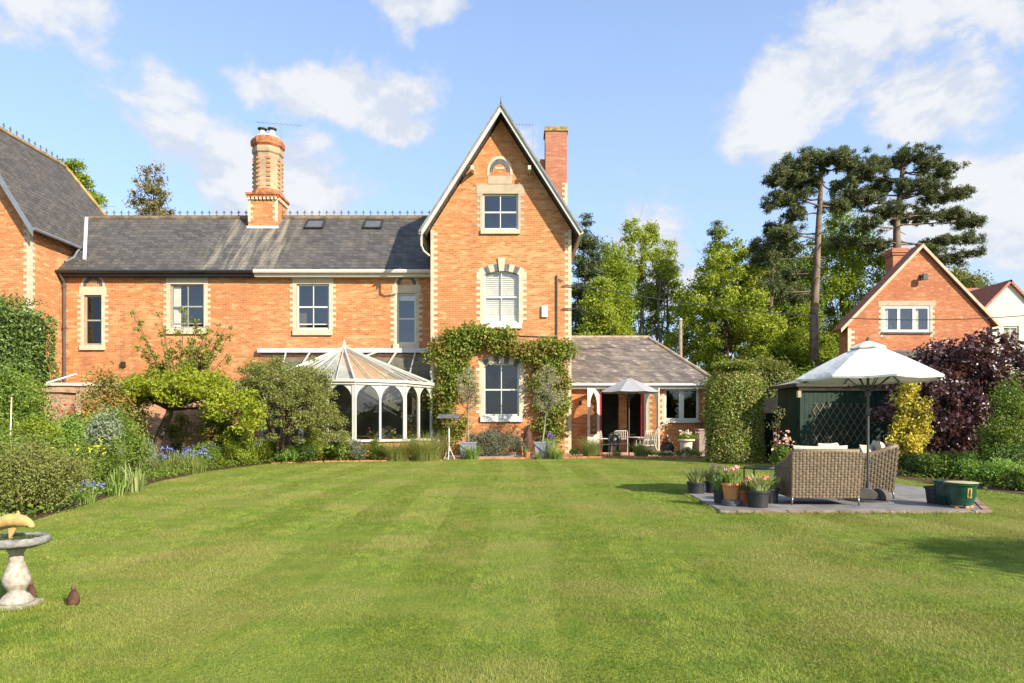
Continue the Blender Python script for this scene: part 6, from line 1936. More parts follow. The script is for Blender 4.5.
def parasol(label, loc, rim, z0, z1, col, polecol, rz, base=True, vent=True):
    t = thing('parasol', label, 'parasol', loc, rz, 'garden parasols')
    mt = cloth_mat('parasol_cloth', col)
    c = MB(); canopy(c, rim, z0, z1 - (.035 if vent else 0), 8, .02, .0 if not vent else .03)
    co = c.build('canopy', mt, t, False)
    sm = co.modifiers.new('solid', 'SOLIDIFY'); sm.thickness = .006
    if vent:
        v = MB(); canopy(v, rim * .25, z1 - .095, z1 + .01, 8, .008, .02, rtop=.02, mm=3); vo = v.build('vent_cap', mt, co)
        vo.modifiers.new('solid', 'SOLIDIFY').thickness = .006
    p = MB().tube([(0, 0, .04), (0, 0, z1 + .02)], .021, 10); 
    if base: p.lathe([(.03, 1.35), (.035, 1.37), (.035, 1.43), (.03, 1.45)], (0, 0, 0), 10); p.obox((.02, 0, .62), (.10, 0, .64), .03, .05)
    p.lathe([(.02, z1), (.035, z1 + .02), (.02, z1 + .06), (0, z1 + .08)], (0, 0, 0), 10)
    p.build('pole', polecol, t, True, sharp=40)
    hz = z1 - .62 * (z1 - z0) - .45
    for k in range(8):
        a = 2 * math.pi * k / 8
        rb = MB(); rb.obox((.03 * math.cos(a), .03 * math.sin(a), z1 - .15), (rim * .985 * math.cos(a), rim * .985 * math.sin(a), z0 - .022), .014, .02)
        mid = ((.5 * rim) * math.cos(a), (.5 * rim) * math.sin(a), z1 - .15 + (z0 - z1 + .13) * .5)
        rb.obox((.03 * math.cos(a), .03 * math.sin(a), hz), mid, .012, .014)
        rb.build('rib', polecol, t)
    MB().lathe([(.03, hz - .05), (.045, hz - .04), (.045, hz + .04), (.03, hz + .05)], (0, 0, 0), 10).build('runner', polecol, t)
    return t
M['gunmetal'] = plain('gunmetal_pole', (.06, .06, .065), .4, .5, .15, 5.0)
pa = parasol('big cream parasol open over the wicker armchairs', (wx(868, 10.85), 10.85, PZ), 1.10, wz(378.5, 10.85) - PZ, wz(341.5, 10.85) - PZ, (.80, .79, .74), M['gunmetal'], R(-8))
bs = MB(); bs.lathe([(.0, 0), (.33, 0), (.33, .02), (.06, .035), (.04, .2), (.03, .3)], (0, 0, 0), 24); bs.build('base_plate', M['gunmetal'], pa)
for sx, ro in ((-.06, .0), (.13, -.9)):
    w = MB(); n = 14
    for s in (-.045, .045): pass
    prof_ = [(.17 * math.cos(math.pi * i / n), .17 * math.sin(math.pi * i / n)) for i in range(n + 1)]
    ca, sa = math.cos(R(-12) + ro), math.sin(R(-12) + ro)
    fnw = lambda x, y, z: (sx + x * ca - y * sa, -.12 + x * sa + y * ca, .036 + z)
    w.prism(prof_, -.045, .045, fnw)
    w.build('base_weight', plain('concrete_weight', (.085, .08, .075), .8, .2, .15, 9.0), pa, bevel=.008)
parasol('small grey parasol over the metal terrace table', (wx(629, 25.9), 25.9, .03), 1.18, wz(393, 25.9), wz(379, 25.9), (.37, .37, .39), plain('bronze_pole', (.09, .07, .05), .5, .4, .1, 5.0), R(20), vent=False, base=False)

# ------------------------------------------------------------------ terrace furniture
TZ = .032
M['metalcream'] = plain('cream_metal', (.56, .52, .44), .5, .4, .08, 6.0)
tt = thing('garden_table', 'slim cream metal table under the grey parasol', 'table', (wx(627, 26.0), 26.0, TZ))
m = MB(); m.box(-.62, .62, -.38, .38, .70, .725)
m.build('table_top', M['metalcream'], tt, bevel=.004)
for sx in (-1, 1):
    for sy in (-1, 1): MB().tube([(sx * .57, sy * .33, 0), (sx * .55, sy * .32, .70)], .016, 7).build('leg', M['metalcream'], tt)
def metal_chair(label, loc, rz, mt='metalcream', W=.5):
    t = thing('garden_chair', label, 'chair', loc, rz, 'metal terrace chairs')
    hw = W / 2
    m = MB()
    for i in range(8): x = -hw + .03 + i * (W - .06) / 7; m.obox((x, -.21, .43), (x, .22, .44), .035, .012)
    m.obox((-hw, .22, .43), (hw, .22, .43), .03, .03); m.obox((-hw, -.21, .42), (hw, -.21, .42), .03, .03); m.build('seat', M[mt], t)
    b = MB()
    b.tube([(-hw, -.21, .42), (-hw, -.27, .92), (-hw + .04, -.275, .95), (hw - .04, -.275, .95), (hw, -.27, .92), (hw, -.21, .42)], .014, 7)
    b.tube([(-hw, -.235, .62), (hw, -.235, .62)], .011, 6)
    for i in range(5): x = -hw + (i + 1) * W / 6; b.obox((x, -.235, .62), (x, -.272, .945), .022, .008)
    b.build('backrest', M[mt], t)
    for sx in (-1, 1):
        MB().tube([(sx * hw, .20, .0), (sx * hw, .21, .43), (sx * hw, .20, .62), (sx * hw, .12, .655), (sx * hw, -.24, .66)], .014, 7).build('armrest', M[mt], t)
        MB().tube([(sx * hw, -.28, .0), (sx * hw, -.21, .43)], .014, 7).build('leg', M[mt], t)
    return t
metal_chair('cream slatted chair right of the terrace table', (wx(646, 25.75), 25.75, TZ), R(35), W=.62)
metal_chair('cream chair left of the terrace table by the open door leaf', (wx(606, 26.1), 26.1, TZ), R(-80))
metal_chair('cream chair with its back to the dark doorway, behind the table', (wx(622, 26.9), 26.9, TZ), R(178))
ir = thing('garden_chair', 'ornate dark cast iron chair with round scrollwork back', 'chair', (wx(613, 25.55), 25.55, TZ), R(8), 'metal terrace chairs')
b = MB()
for r_ in (.24, .17, .09): b.tube([(r_ * math.cos(a), -.20, .66 + r_ * 1.05 * math.sin(a)) for a in np.linspace(0, 6.2832, 21)], .014, 6)
for k in range(10):
    a = 2 * math.pi * k / 10; b.tube([(.05 * math.cos(a), -.2, .66 + .05 * math.sin(a)), (.24 * math.cos(a), -.2, .66 + .25 * math.sin(a))], .010, 5); b.ball((.13 * math.cos(a + .3), -.2, .66 + .13 * math.sin(a + .3)), (.035, .015, .035), 6, 4)
b.build('scroll_back', M['iron'], ir)
MB().lathe([(.02, .40), (.22, .41), (.23, .43), (.02, .44)], (0, 0, 0), 18).build('seat', M['iron'], ir)
for sx, sy in ((-.17, .15), (.17, .15), (-.17, -.17), (.17, -.17)): MB().tube([(sx * .8, sy * .8, .41), (sx * 1.15, sy * 1.1, .2), (sx, sy, 0)], .013, 6).build('leg', M['iron'], ir)
# stone urn with flowers
ur = thing('stone_urn', 'cream stone urn planted with white and pink flowers', 'urn', (wx(686, 26.0), 26.0, TZ))
MB().lathe([(.27, 0), (.27, .06), (.20, .10), (.21, .2), (.23, .42), (.24, .54), (.33, .58), (.34, .64), (.28, .645), (.26, .56)], (0, 0, 0), 24).build('urn_body', plain('urn_stone', (.60, .53, .40), .8, .2, .12, 6.0), ur, True, sharp=50)
rng = np.random.default_rng(61)
foliage('foliage', ur, rng.normal(size=(16, 3)) * np.array([.12, .1, .05]) + np.array([0, 0, .74]), np.full(16, .12), 800, .06, .04, LM['spring'], rng)
flower_specks('flower', ur, rng.normal(size=(24, 3)) * np.array([.14, .1, .05]) + np.array([0, -.02, .86]), .06, LM['cream'], rng, 4, .025)
bx2 = thing('planter_box', 'square pinkish grey planter box against the clipped hedge', 'planter', (wx(705, 26.3), 26.3, TZ))
m = MB(); m.box(-.30, .30, -.28, .28, 0, .96); m.build('box_body', plain('taupe_box', (.30, .22, .19), .7, .3, .12, 5.0), bx2, bevel=.01)
MB().box(-.33, .33, -.31, .31, .97, 1.03).build('box_lid', plain('taupe_lid', (.34, .25, .21), .7, .3, .12, 5.0), bx2, bevel=.01)
hp = thing('hoop_stand', 'tall pale curved hoop standing right of the terrace chairs', 'hoop', (wx(661, 25.5), 25.5, TZ), R(10))
m = MB(); pts = [(.28 - .55 * math.cos(a) , 0, .62 + .62 * math.sin(a)) for a in np.linspace(R(-88), R(88), 22)]
m.tube(pts, .032, 8); m.build('hoop', M['stone_grey'], hp, True)
m = MB(); m.box(.05, .55, -.16, .16, 0, .03); m.build('foot_plate', M['metalcream'], hp)
bp = thing('bronze_pot', 'dark brown round pot standing by the brick wall near the hoop', 'pot', (wx(667, 26.6), 26.6, TZ))
MB().lathe([(.16, 0), (.25, .12), (.28, .28), (.24, .42), (.18, .46), (.20, .5), (.16, .5), (.14, .3)], (0, 0, 0), 20).build('pot_body', plain('dark_brown_glaze', (.045, .025, .018), .4, .5, .2, 6.0), bp, True, sharp=50)
rng = np.random.default_rng(65); foliage('foliage', bp, rng.normal(size=(8, 3)) * .08 + np.array([0, 0, .55]), np.full(8, .1), 250, .07, .04, LM['purple'], rng)
bu = thing('white_bucket', 'small white bucket at the end of the brick edging', 'bucket', (wx(708, 24.9), 24.9, 0))
MB().lathe([(.10, 0), (.13, .22), (.135, .22), (.135, .24), (.12, .24), (.10, .04)], (0, 0, 0), 20).build('bucket_body', M['white'], bu, True, sharp=40)
MB().tube([(.13 * math.cos(a), -.03, .22 + .10 * math.sin(a) * .6) for a in np.linspace(0, math.pi, 10)], .004, 5).build('handle', M['steel'], bu)

# olive standards in grey planters
def olive(label, px, Y, stem_h, cz, rx, rz_, seed, lean=0):
    t = thing('olive_planter', label, 'potted tree', (wx(px, Y), Y, TZ * .5), 0, 'standard olive trees in grey planters')
    m = MB(); m.lathe([(.33, 0), (.40, .52), (.43, .53), (.43, .58), (.37, .58), (.36, .5)], (0, 0, 0), 4, R(45)); m.build('planter', plain('lead_grey_planter', (.20, .22, .25), .6, .4, .12, 6.0), t)
    for sg in (1, -1): MB().obox((-.27 * sg, -.262, .05), (.27 * sg, -.30, .5), .008, .03, (0, -1, .1)).build('planter_brace', plain('planter_trim', (.15, .17, .19), .6, .4, .1, 6.0), t)
    MB().box(-.25, .25, -.25, .25, .5, .535).build('soil', M['soil'], t)
    rng = np.random.default_rng(seed)
    c, r = envelope(60, ROUND, rx, rx, rz_ * 2 - .3, rng, cz - rz_ + .1, .12, .24, .4, .1); c[:, 0] += lean
    mb = MB(); mb.tube([(0, 0, .5), (lean * .3, 0, .9), (lean * .8, .02, cz - rz_ * .6), (lean, 0, cz)], [.034, .03, .028, .015], 8, cap=False)
    for i in range(0, 60, 2): mb.tube([(lean * .9, 0, cz - rz_ * .5 + rng.uniform(0, .4)), c[i]], [.014, .004], 4, cap=False)
    mb.build('trunk', M['bark_pale'], t, True)
    foliage('crown', t, c, r, 2600, .085, .022, LM['olivetree'], rng, .4)
    return t
olive('olive standard in a grey planter left of the ground floor window', 468, 24.75, 1.2, wz(388, 24.75), .48, .95, 71)
olive('olive standard in a grey planter right of the window, leaning', 542, 24.9, 1.2, wz(387, 24.9), .62, .95, 73, .22)
# bird table
bt_ = thing('bird_table', 'white legged bird table with dark roof beside the conservatory corner', 'bird table', (wx(449, 24.1), 24.1, 0))
m = MB()
m.tube([(0, 0, .3), (0, 0, 1.25)], .025, 8)
for a in (0, 2.1, 4.2): m.tube([(0, 0, .45), (.22 * math.cos(a + .5), .22 * math.sin(a + .5), 0)], .018, 6)
m.build('stand', M['white'], bt_)
m = MB(); m.box(-.24, .24, -.2, .2, 1.24, 1.27)
for sx in (-1, 1):
    for sy in (-1, 1): m.box(sx * .2 - .015, sx * .2 + .015, sy * .16 - .015, sy * .16 + .015, 1.27, 1.46)
m.build('tray', M['wood'], bt_)
m = MB(); slab(m, (-.40, -.30, 1.46), (.40, -.30, 1.46), (.36, 0, 1.60), (-.36, 0, 1.60), .02); slab(m, (.40, .30, 1.46), (-.40, .30, 1.46), (-.36, 0, 1.60), (.36, 0, 1.60), .02)
m.build('roof', M['darkstone'], bt_)
# small terracotta pot by the step
tp = thing('terracotta_pot', 'tiny terracotta pot with green tuft beside the door step', 'pot', (wx(527, 24.5), 24.5, TZ))
MB().lathe([(.08, 0), (.11, .17), (.125, .17), (.125, .21), (.10, .21), (.09, .15)], (0, 0, 0), 16).build('pot_body', plain('old_terracotta', (.42, .17, .08), .8, .2, .2, 6.0), tp, True, sharp=50)
blade_mesh('leaf', tp, 40, .1, .2, .012, LM['strap'], np.random.default_rng(4), .6, z0=.15)
# tall dark lantern-like ornament by the wall
lo_ = thing('garden_ornament', 'slim dark brown pointed ornament against the brick by the right planter', 'ornament', (wx(528, 26.2), 26.2, TZ))
MB().lathe([(.16, 0), (.19, .1), (.20, .5), (.17, .8), (.08, 1.02), (.05, 1.1), (.0, 1.16)], (0, 0, 0), 14).build('ornament_body', plain('dark_rust', (.075, .03, .018), .7, .3, .3, 6.0), lo_, True)
MB().lathe([(.2, -.03), (.2, 0.0), (.14, .02)], (0, 0, .02), 14).build('ornament_foot', M['iron'], lo_)

# ------------------------------------------------------------------ flower pots on the patio
def tulip_cup(mb, p, s, n):
    tilt = n
    c = Vector(p)
    for k in range(6):
        a = k * math.pi / 3 + tilt; r = s * .42
        d = Vector((math.cos(a), math.sin(a), 0)); sd2 = Vector((-math.sin(a), math.cos(a), 0))
        b0 = c; b1 = c + d * r + Vector((0, 0, s * .45)); tp_ = c + d * r * (.75 + .5 * (k % 2)) + Vector((0, 0, s * 1.05))
        mb.add([b0 - sd2 * s * .08, b0 + sd2 * s * .08, b1 + sd2 * s * .26, tp_, b1 - sd2 * s * .26], [(0, 1, 2, 3, 4)])
def tulip_pot(label, px, pyb, d_top, h, mname, blooms, leaf_n, leaf_h, seed, leafm='strap', dead=False, zoff=None, dy=0.0, group='tulip pots at the corner of the patio', rb=.8, onp=None):
    Y = gy(pyb) + dy; rng = np.random.default_rng(seed)
    z = 0.036 if onp is None else onp
    t = thing('flower_pot', label, 'flower pot', (wx(px, Y), Y, z), 0, group)
    MB().lathe(pot_profile(d_top / 2 * rb, d_top / 2 - .012, h), (0, 0, 0), 28).build('pot', M[mname], t, True, sharp=35)
    MB().lathe([(d_top / 2 - .02, h - .06), (d_top / 2 - .022, h - .035), (.02, h - .025)], (0, 0, 0), 20).build('soil', M['soil'], t)
    _, info = blade_mesh('leaf', t, int(leaf_n * 1.7), d_top * .62, leaf_h * 1.1, .046, LM[leafm], rng, .75, 4, z0=h - .04)
    if dead: blade_mesh('withered_leaf', t, 40, d_top * .6, leaf_h * .8, .012, LM['blond'], rng, .9, 4, z0=h - .04)
    sm = MB()
    for i, (bx, bz, s, cm) in enumerate(blooms):
        by = rng.uniform(-.06, .08)
        sm.tube([(bx * .4, by * .4, h - .04), (bx * .8, by * .8, h + (bz - h) * .6), (bx, by, bz)], .004, 5)
        bm_ = MB(); tulip_cup(bm_, (bx, by, bz - .01), s, rng.uniform(0, 3)); bo = bm_.build('bloom', LM[cm], t)
        bo.modifiers.new('solid', 'SOLIDIFY').thickness = .002
    if blooms: sm.build('stem', LM['strap'], t)
    return t
M['blackpot'] = plain('black_plastic_pot', (.022, .022, .024), .5, .45, .2, 8.0)
M['terra'] = plain('orange_terracotta', (.52, .22, .085), .75, .25, .12, 7.0, dirt=(.5, .36, .24), dscale=5.0)
M['terra2'] = plain('dull_terracotta', (.34, .12, .05), .8, .2, .15, 7.0)
rb_ = random.Random(77)
def many(n, w, z0, z1, s, cms): return [(rb_.uniform(-w, w), rb_.uniform(z0, z1), s * rb_.uniform(.8, 1.2), rb_.choice(cms)) for _ in range(n)]
tulip_pot('black pot of straggly fading tulips on the turf, farthest left', 696, 495.2, .31, .235, 'blackpot', many(5, .12, .30, .40, .04, ['cream', 'coral']), 36, .24, 1, 'pale_strap', True, onp=0.0)
tulip_pot('black pot of tall pink tulips behind the terracotta pot', 713, 494.6, .29, .24, 'blackpot', [(.0, .50, .075, 'pink'), (.12, .46, .07, 'pink'), (.19, .44, .075, 'pink'), (.06, .34, .06, 'maroon'), (.10, .36, .06, 'maroon')], 40, .26, 2, 'pale_strap', onp=0.0)
tulip_pot('half hidden black pot just left of the terracotta pot', 721, 506.5, .25, .24, 'blackpot', [(.05, .36, .06, 'maroon')], 34, .22, 3, onp=0.004, dy=.14)
slb = thing('pot_saucer', 'dark grey saucer block under the orange terracotta pot', 'saucer', (wx(731.5, 10.2), 10.2, .036))
m = MB().lathe([(.13, 0), (.145, .01), (.145, .075), (.13, .08)], (0, 0, 0), 24); m.build('saucer_body', plain('saucer_grey', (.07, .075, .085), .6, .4, .15, 6.0), slb, True, sharp=35)
tulip_pot('orange terracotta pot of pink tulips raised on a dark saucer', 731, 504, .285, .245, 'terra', [(-.06, .40, .07, 'pink'), (.02, .42, .075, 'pink'), (.09, .44, .08, 'pink'), (.05, .36, .06, 'coral')], 44, .2, 4, dy=-.36, onp=.117, rb=.74)
tulip_pot('small dull terracotta pot squeezed between two bigger pots', 744, 508.6, .19, .22, 'terra2', [(-.02, .32, .05, 'coral')], 26, .16, 5, 'grass', dy=.18)
tulip_pot('black pot packed with coral and cream striped tulips', 758, 508.8, .34, .25, 'blackpot', many(15, .16, .27, .42, .055, ['coral', 'coral', 'cream', 'pink', 'scarlet']), 90, .22, 6, 'pale_strap', dy=-.08)
tulip_pot('black pot behind the striped tulips, nearest the side table', 770, 505.5, .28, .23, 'blackpot', many(5, .10, .27, .36, .05, ['cream', 'coral']), 40, .2, 7, 'strap', dy=.05)

# glazed pots on the right corner of the patio
def glaze(name, col):
    m, g, b, o = mat(name)
    n = g.noise(objc(g), 5, 4); c = g.mix(g.ramp(n, .35, .7), tuple(x * .6 for x in col), col); g.put(b.inputs['Base Color'], c)
    b.inputs['Roughness'].default_value = .12; b.inputs['Specular IOR Level'].default_value = .6
    return m
gp1 = thing('glazed_pot', 'large glossy green pot with yellow panel on terracotta feet', 'pot', (wx(961, 9.95), 9.95, .036), 0, 'empty pots on the right corner of the patio')
po_ = MB().lathe([(.13, .035), (.155, .05), (.185, .18), (.197, .30), (.20, .325), (.22, .33), (.222, .365), (.195, .37), (.18, .30), (.16, .08)], (0, 0, 0), 36).build('pot_body', glaze('green_glaze', (.010, .075, .045)), gp1, True, sharp=40)
MB().lathe([(.221, .360), (.223, .368), (.196, .373)], (0, 0, 0), 36).build('rim_band', plain('bare_clay_rim', (.42, .36, .20), .5, .3, .15, 8.0), po_, True)
pn = MB()
for i in range(6):
    a0 = R(-90 - 9 + i * 3); a1 = R(-90 - 9 + (i + 1) * 3)
    r0, r1 = .1885, .2005
    pn.add([(r0 * math.cos(a0), r0 * math.sin(a0), .155), (r0 * math.cos(a1), r0 * math.sin(a1), .155), (r1 * math.cos(a1), r1 * math.sin(a1), .295), (r1 * math.cos(a0), r1 * math.sin(a0), .295)], [(0, 1, 2, 3)])
pn.build('yellow_panel', plain('ochre_panel', (.45, .30, .07), .3, .5, .2, 20.0), po_)
pt_ = MB()
for dz_, w_ in ((.18, .010), (.21, .016), (.245, .012), (.272, .008)): pt_.ball((0, -.1985 - (dz_ - .155) * .04, dz_), (w_, .004, .017), 8, 5)
pt_.build('panel_motif', plain('brown_motif', (.06, .03, .015), .4, .4, .2, 9.0), po_)
for a in (-150, -90, -30, 90): MB().box(.12 * math.cos(R(a)) - .028, .12 * math.cos(R(a)) + .028, .12 * math.sin(R(a)) - .03, .12 * math.sin(R(a)) + .03, 0, .036).build('pot_foot', M['terra'], gp1, bevel=.004)
gp2 = thing('glazed_pot', 'second glossy green pot half hidden behind the large one', 'pot', (wx(946, 10.3), 10.3, .036), 0, 'empty pots on the right corner of the patio')
MB().lathe([(.11, 0), (.13, .02), (.15, .18), (.165, .33), (.185, .335), (.185, .36), (.16, .36), (.14, .1)], (0, 0, 0), 30).build('pot_body', glaze('blue_green_glaze', (.015, .07, .055)), gp2, True, sharp=40)
MB().lathe([(.15, .28), (.02, .285)], (0, 0, 0), 20).build('soil', M['soil'], gp2)
gp3 = thing('plastic_pot', 'dark blue black plastic pot left of the green glazed pots', 'pot', (wx(934.5, 10.45), 10.45, .036), 0, 'empty pots on the right corner of the patio')
MB().lathe([(.10, 0), (.125, .2), (.13, .225), (.148, .228), (.148, .26), (.13, .262), (.11, .06)], (0, 0, 0), 30).build('pot_body', plain('blue_black_plastic', (.022, .026, .034), .4, .5, .15, 8.0), gp3, True, sharp=40)
MB().lathe([(.122, .2), (.02, .205)], (0, 0, 0), 20).build('soil', M['soil'], gp3)

# ------------------------------------------------------------------ bird bath and its ornament
YBB = 4.66
XB = wx(16.5, YBB)
bb_ = thing('bird_bath', 'weathered stone bird bath on a baluster pedestal at the left lawn edge', 'bird bath', (XB, YBB, 0))
M['bathstone'] = plain('weathered_bath_stone', (.34, .30, .25), .9, .15, .3, 26.0, bumpd=.008, dirt=(.17, .165, .13), dscale=11.0)
M['bathrim'] = plain('lichen_bowl', (.20, .195, .18), .9, .15, .35, 18.0, bumpd=.014, dirt=(.09, .09, .06), dscale=9.0)
m = MB(); m.box(-.115, .115, -.115, .115, 0, .035)
pd = m.build('plinth', M['bathstone'], bb_, bevel=.008)
MB().lathe([(.105, .036), (.10, .05), (.075, .085), (.055, .10), (.05, .115), (.062, .13), (.082, .165), (.085, .19), (.074, .235), (.055, .28), (.042, .32), (.046, .345), (.04, .36), (.055, .39), (.075, .41)], (0, 0, 0), 28).build('pedestal', M['bathstone'], bb_, True)
bw = MB(); nseg = 48
prof_ = [(.06, .405), (.15, .415), (.205, .43), (.218, .445), (.219, .470), (.210, .482), (.185, .484), (.172, .472), (.14, .458), (.02, .452)]
rgb = random.Random(4)
bw.lathe(prof_, (0, 0, 0), nseg)
bw.v = [(x * (1 + rgb.uniform(-.022, .022)), y * (1 + rgb.uniform(-.022, .022)), z + rgb.uniform(-.005, .005)) for x, y, z in bw.v]
bw.v = [(x * .90, y * .90, z) for x, y, z in bw.v]
bw.build('bowl', M['bathrim'], bb_, True)
wm, g, b, o = mat('bath_water'); g.put(b.inputs['Base Color'], (.03, .035, .02)); b.inputs['Roughness'].default_value = .03
MB().lathe([(.158, .4745), (.01, .4750)], (0, 0, 0), 32).build('water', wm, bb_)
fo = thing('fish_ornament', 'yellow arched leaping fish ornament in the bird bath', 'ornament', (XB - .035, YBB - .02, .474))
M['ochre'] = plain('yellow_ochre_paint', (.43, .29, .105), .75, .25, .25, 22.0, bumpd=.004, dirt=(.27, .19, .10), dscale=14.0)
m = MB(); n = 18; pts = []; rr = []
for i in range(n):
    u = i / (n - 1); a = R(165 - 140 * u)
    pts.append((.035 + .125 * math.cos(a) * 1.15, 0, .035 + .088 * math.sin(a)))
    rr.append(.006 + .040 * math.sin(math.pi * min(1, (u * .92 + .05))) ** .8)
m.tube(pts, rr, 12)
m.build('fish_body', M['ochre'], fo, True)
fin = MB(); fin.prism([(.045, .145), (.085, .142), (.062, .19), (.055, .185)], -.006, .006); fin.build('dorsal_fin', M['ochre'], fo, bevel=.003)
fin = MB(); fin.prism([(-.005, .07), (.055, .075), (.012, -.0), (.0, .002)], -.008, .008); fin.build('belly_fin', M['ochre'], fo, bevel=.003)
fin = MB(); fin.prism([(-.10, .04), (-.085, .055), (-.15, .09), (-.165, .075)], -.006, .006); fin.prism([(-.10, .045), (-.09, .05), (-.17, .03), (-.17, .015)], -.005, .005); fin.build('tail_fin', M['ochre'], fo, bevel=.003)
for sg in (-1, 1): MB().ball((.135, sg * .022, .085), .006, 8, 6).build('eye', M['black'], fo)
# two rusty ornaments in the grass
for px, Y, s, lb in ((73.5, 4.72, 1.0, 'rusty brown pear shaped ornament alone in the grass'), (31, 4.86, .95, 'rusty brown pear shaped ornament half behind the bird bath')):
    t = thing('rusty_ornament', lb, 'ornament', (wx(px, Y), Y, 0), 0, 'rusty ornaments in the lawn')
    MB().lathe([(.030 * s, 0), (.040 * s, .02), (.036 * s, .055), (.024 * s, .085), (.014 * s, .10)], (0, 0, 0), 14).build('ornament_body', plain('rust', (.085, .042, .028), .85, .2, .35, 16.0, bumpd=.004), t, True)
    MB().lathe([(.012 * s, .10), (.017 * s, .115), (.014 * s, .13), (.004, .148), (0, .152)], (0, 0, 0), 10).build('ornament_tip', plain('rust_tip', (.12, .07, .045), .85, .2, .3, 16.0), t, True)
lf = MB().add([(-.02, 0, .03), (0, -.012, .034), (.024, 0, .03), (0, .012, .036)], [(0, 1, 2), (0, 2, 3)]).build('fallen_leaf', plain('dry_leaf', (.5, .33, .14), .7, .2, .1, 9.0)); lf.location = (wx(47, 6.25), 6.25, 0)
tag(lf, 'single dry tan leaf lying in the turf right of the bird bath', 'leaf')

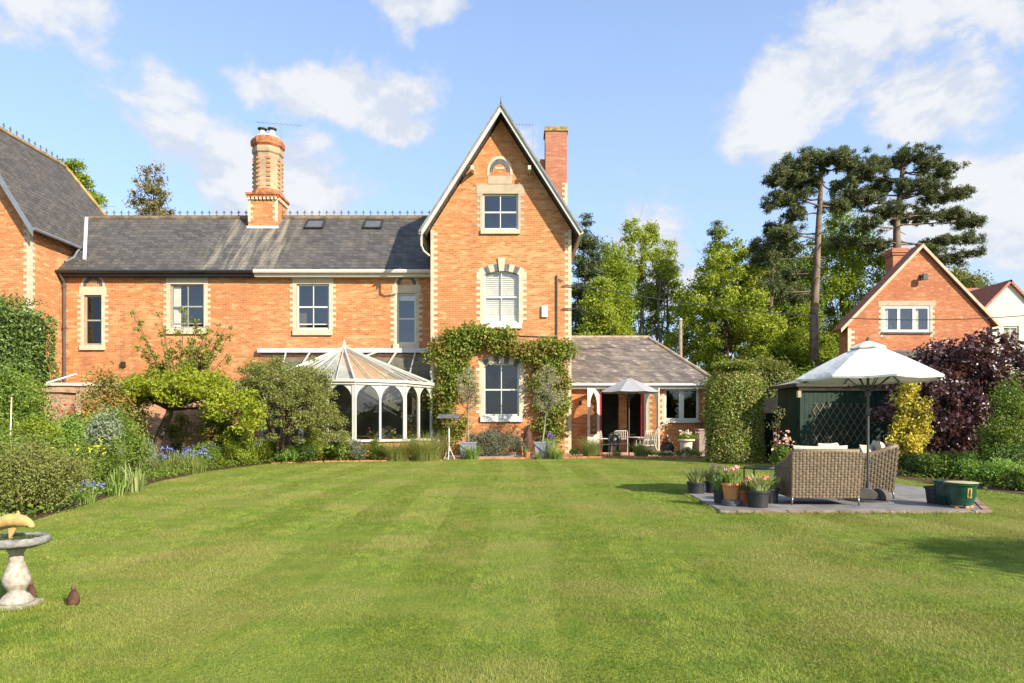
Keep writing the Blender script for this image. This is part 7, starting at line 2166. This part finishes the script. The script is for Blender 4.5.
# ------------------------------------------------------------------ turf blades and low growth
def lawn_grass():
    rng = np.random.default_rng(900)
    xs, ys = [], []
    bands = [(2.6, 4.5, 13500), (4.5, 7, 8000), (7, 10, 4400), (10, 14, 2400), (14, 19, 1300), (19, 25.2, 800)]
    for y0, y1, dens in bands:
        hwid = y1 * .80 + .3
        n = int((y1 - y0) * 2 * hwid * dens)
        x = rng.uniform(-hwid, hwid, n); y = rng.uniform(y0, y1, n)
        ok = np.abs(x) < y * .80 + .3
        xs.append(x[ok]); ys.append(y[ok])
    x = np.concatenate(xs); y = np.concatenate(ys)
    bad = pip(x, y, BED_LEFT) | pip(x, y, BED_RIGHT) | pip(x, y, PATIO) | pip(x, y, TERRACE) | ((np.abs(x - XB) < .115) & (np.abs(y - YBB) < .115)) | (y > 24.95)
    x = x[~bad]; y = y[~bad]; n = len(x)
    # mower stripes run towards the house: blades lie away or towards the viewer
    stripe = np.where(np.floor((x + .06 * np.sin(y * .6) + 40) / .62) % 2 == 0, 1.0, -1.0)
    h = .009 + .009 * rng.uniform(0, 1, n) + .008 * np.sin(x * 2.1 + np.sin(y * 1.3) * 2) * np.sin(y * 1.7 + x)
    h = h * np.where(y < 7, .9, 1.15)
    # longer uncut fringe against the patio edge and the foot of the bird bath
    ex_, ey_ = [], []
    for (xa, ya), (xb, yb_), m_ in (((2.9, 9.48), (6.7, 9.48), 2600), ((6.72, 9.55), (8.15, 12.1), 900), ((2.9, 9.6), (3.05, 12.0), 900)):
        t = rng.uniform(0, 1, m_); cl_ = .5 + .5 * np.sin(t * 37) * np.sin(t * 91 + 1); t = t[rng.uniform(0, 1, m_) < .15 + .85 * cl_]
        ex_.append(xa + (xb - xa) * t + rng.normal(0, .018, len(t))); ey_.append(ya + (yb_ - ya) * t - np.abs(rng.normal(0, .03, len(t))) * (ya == yb_))
    a_ = rng.uniform(0, 6.283, 900); r_ = .125 + np.abs(rng.normal(0, .03, 900)); ex_.append(XB + r_ * 1.15 * np.cos(a_)); ey_.append(YBB + r_ * 1.15 * np.sin(a_))
    ex_ = np.concatenate(ex_); ey_ = np.concatenate(ey_); ne = len(ex_)
    x = np.concatenate([x, ex_]); y = np.concatenate([y, ey_]); h = np.concatenate([h, rng.uniform(.025, .065, ne)]); stripe = np.concatenate([stripe, np.zeros(ne)]); n = len(x)
    w = (.0022 + .00036 * y) * rng.uniform(.7, 1.4, n)
    a = rng.uniform(0, 6.283, n); ln = rng.uniform(.2, 1.0, n) * h
    dx = np.cos(a) * ln; dy = np.sin(a) * ln + stripe * h * (.30 + .14 * np.sin(x * .9 + y * .35))
    b = rng.uniform(0, 3.1416, n); sx = np.cos(b) * w / 2; sy = np.sin(b) * w / 2
    V = np.stack([np.stack([x - sx, y - sy, np.zeros(n)], 1), np.stack([x + sx, y + sy, np.zeros(n)], 1), np.stack([x + dx, y + dy, h], 1)], 1).reshape(-1, 3)
    Fc = np.arange(3 * n).reshape(-1, 3)
    m, g, bs, o = mat('grass_blades')
    geo = g.n('NewGeometry'); p = geo.outputs['Position']; r = geo.outputs['Random Per Island']
    n1 = g.noise(p, .55, 5, .6); n2 = g.noise(p, 2.6, 5, .65)
    n4 = g.noise(g.scalev(p, (1, .55, 1)), 6.5, 4, .65)
    c = g.mix(r, (.215, .282, .032), (.310, .345, .062))
    c = g.mix(g.ramp(n4, .47, .60, 0, .8), c, (.090, .165, .016))
    c = g.mix(g.ramp(g.noise(p, 16, 3, .6), .50, .64, 0, .55), c, (.105, .180, .017))
    c = g.mix(g.ramp(n2, .42, .60, 0, .75), c, (.115, .190, .020))
    c = g.mix(g.ramp(n1, .42, .62, 0, .85), c, (.29, .275, .075))
    c = g.mix(g.ramp(g.noise(p, 1.3, 6, .7), .56, .68, 0, .7), c, (.34, .275, .11))
    g.put(bs.inputs['Base Color'], c); bs.inputs['Roughness'].default_value = .55; bs.inputs['Specular IOR Level'].default_value = .25
    tr_ = g.n('BsdfTranslucent'); g.put(tr_.inputs[0], c); mx = g.n('MixShader'); mx.inputs[0].default_value = .3
    g.t.links.new(bs.outputs[0], mx.inputs[1]); g.t.links.new(tr_.outputs[0], mx.inputs[2]); g.t.links.new(mx.outputs[0], o.inputs[0])
    kind(mesh_np('grass', V, Fc, m), 'stuff')
lawn_grass()

def ground_cover():
    rng = np.random.default_rng(950)
    n = 60000
    x = rng.uniform(-11, -2.4, n); y = rng.uniform(6.5, 24.3, n)
    ok = pip(x, y, BED_LEFT) & (x > -y * .82 - .5)
    x2 = rng.uniform(7.3, 18, n // 3); y2 = rng.uniform(9, 24, n // 3)
    ok2 = pip(x2, y2, BED_RIGHT) & (x2 < y2 * .82 + .5) & ~((x2 > sx0 - .1) & (y2 > sy0 - .1))
    x = np.concatenate([x[ok], x2[ok2]]); y = np.concatenate([y[ok], y2[ok2]])
    d = .5 + .5 * np.sin(x * 3.1 + np.sin(y * 2.3) * 2) * np.sin(y * 2.7)
    keep = rng.uniform(0, 1, len(x)) < .35 + .65 * d
    x = x[keep]; y = y[keep]; d = d[keep]
    C = np.stack([x, y, .03 + rng.uniform(0, 1, len(x)) * (.06 + .16 * d)], 1)
    V, Fq = leaf_quads(C, .065, .038, rng, .9)
    kind(mesh_np('ground_cover', V, Fq, LM['mid']), 'stuff')
ground_cover()
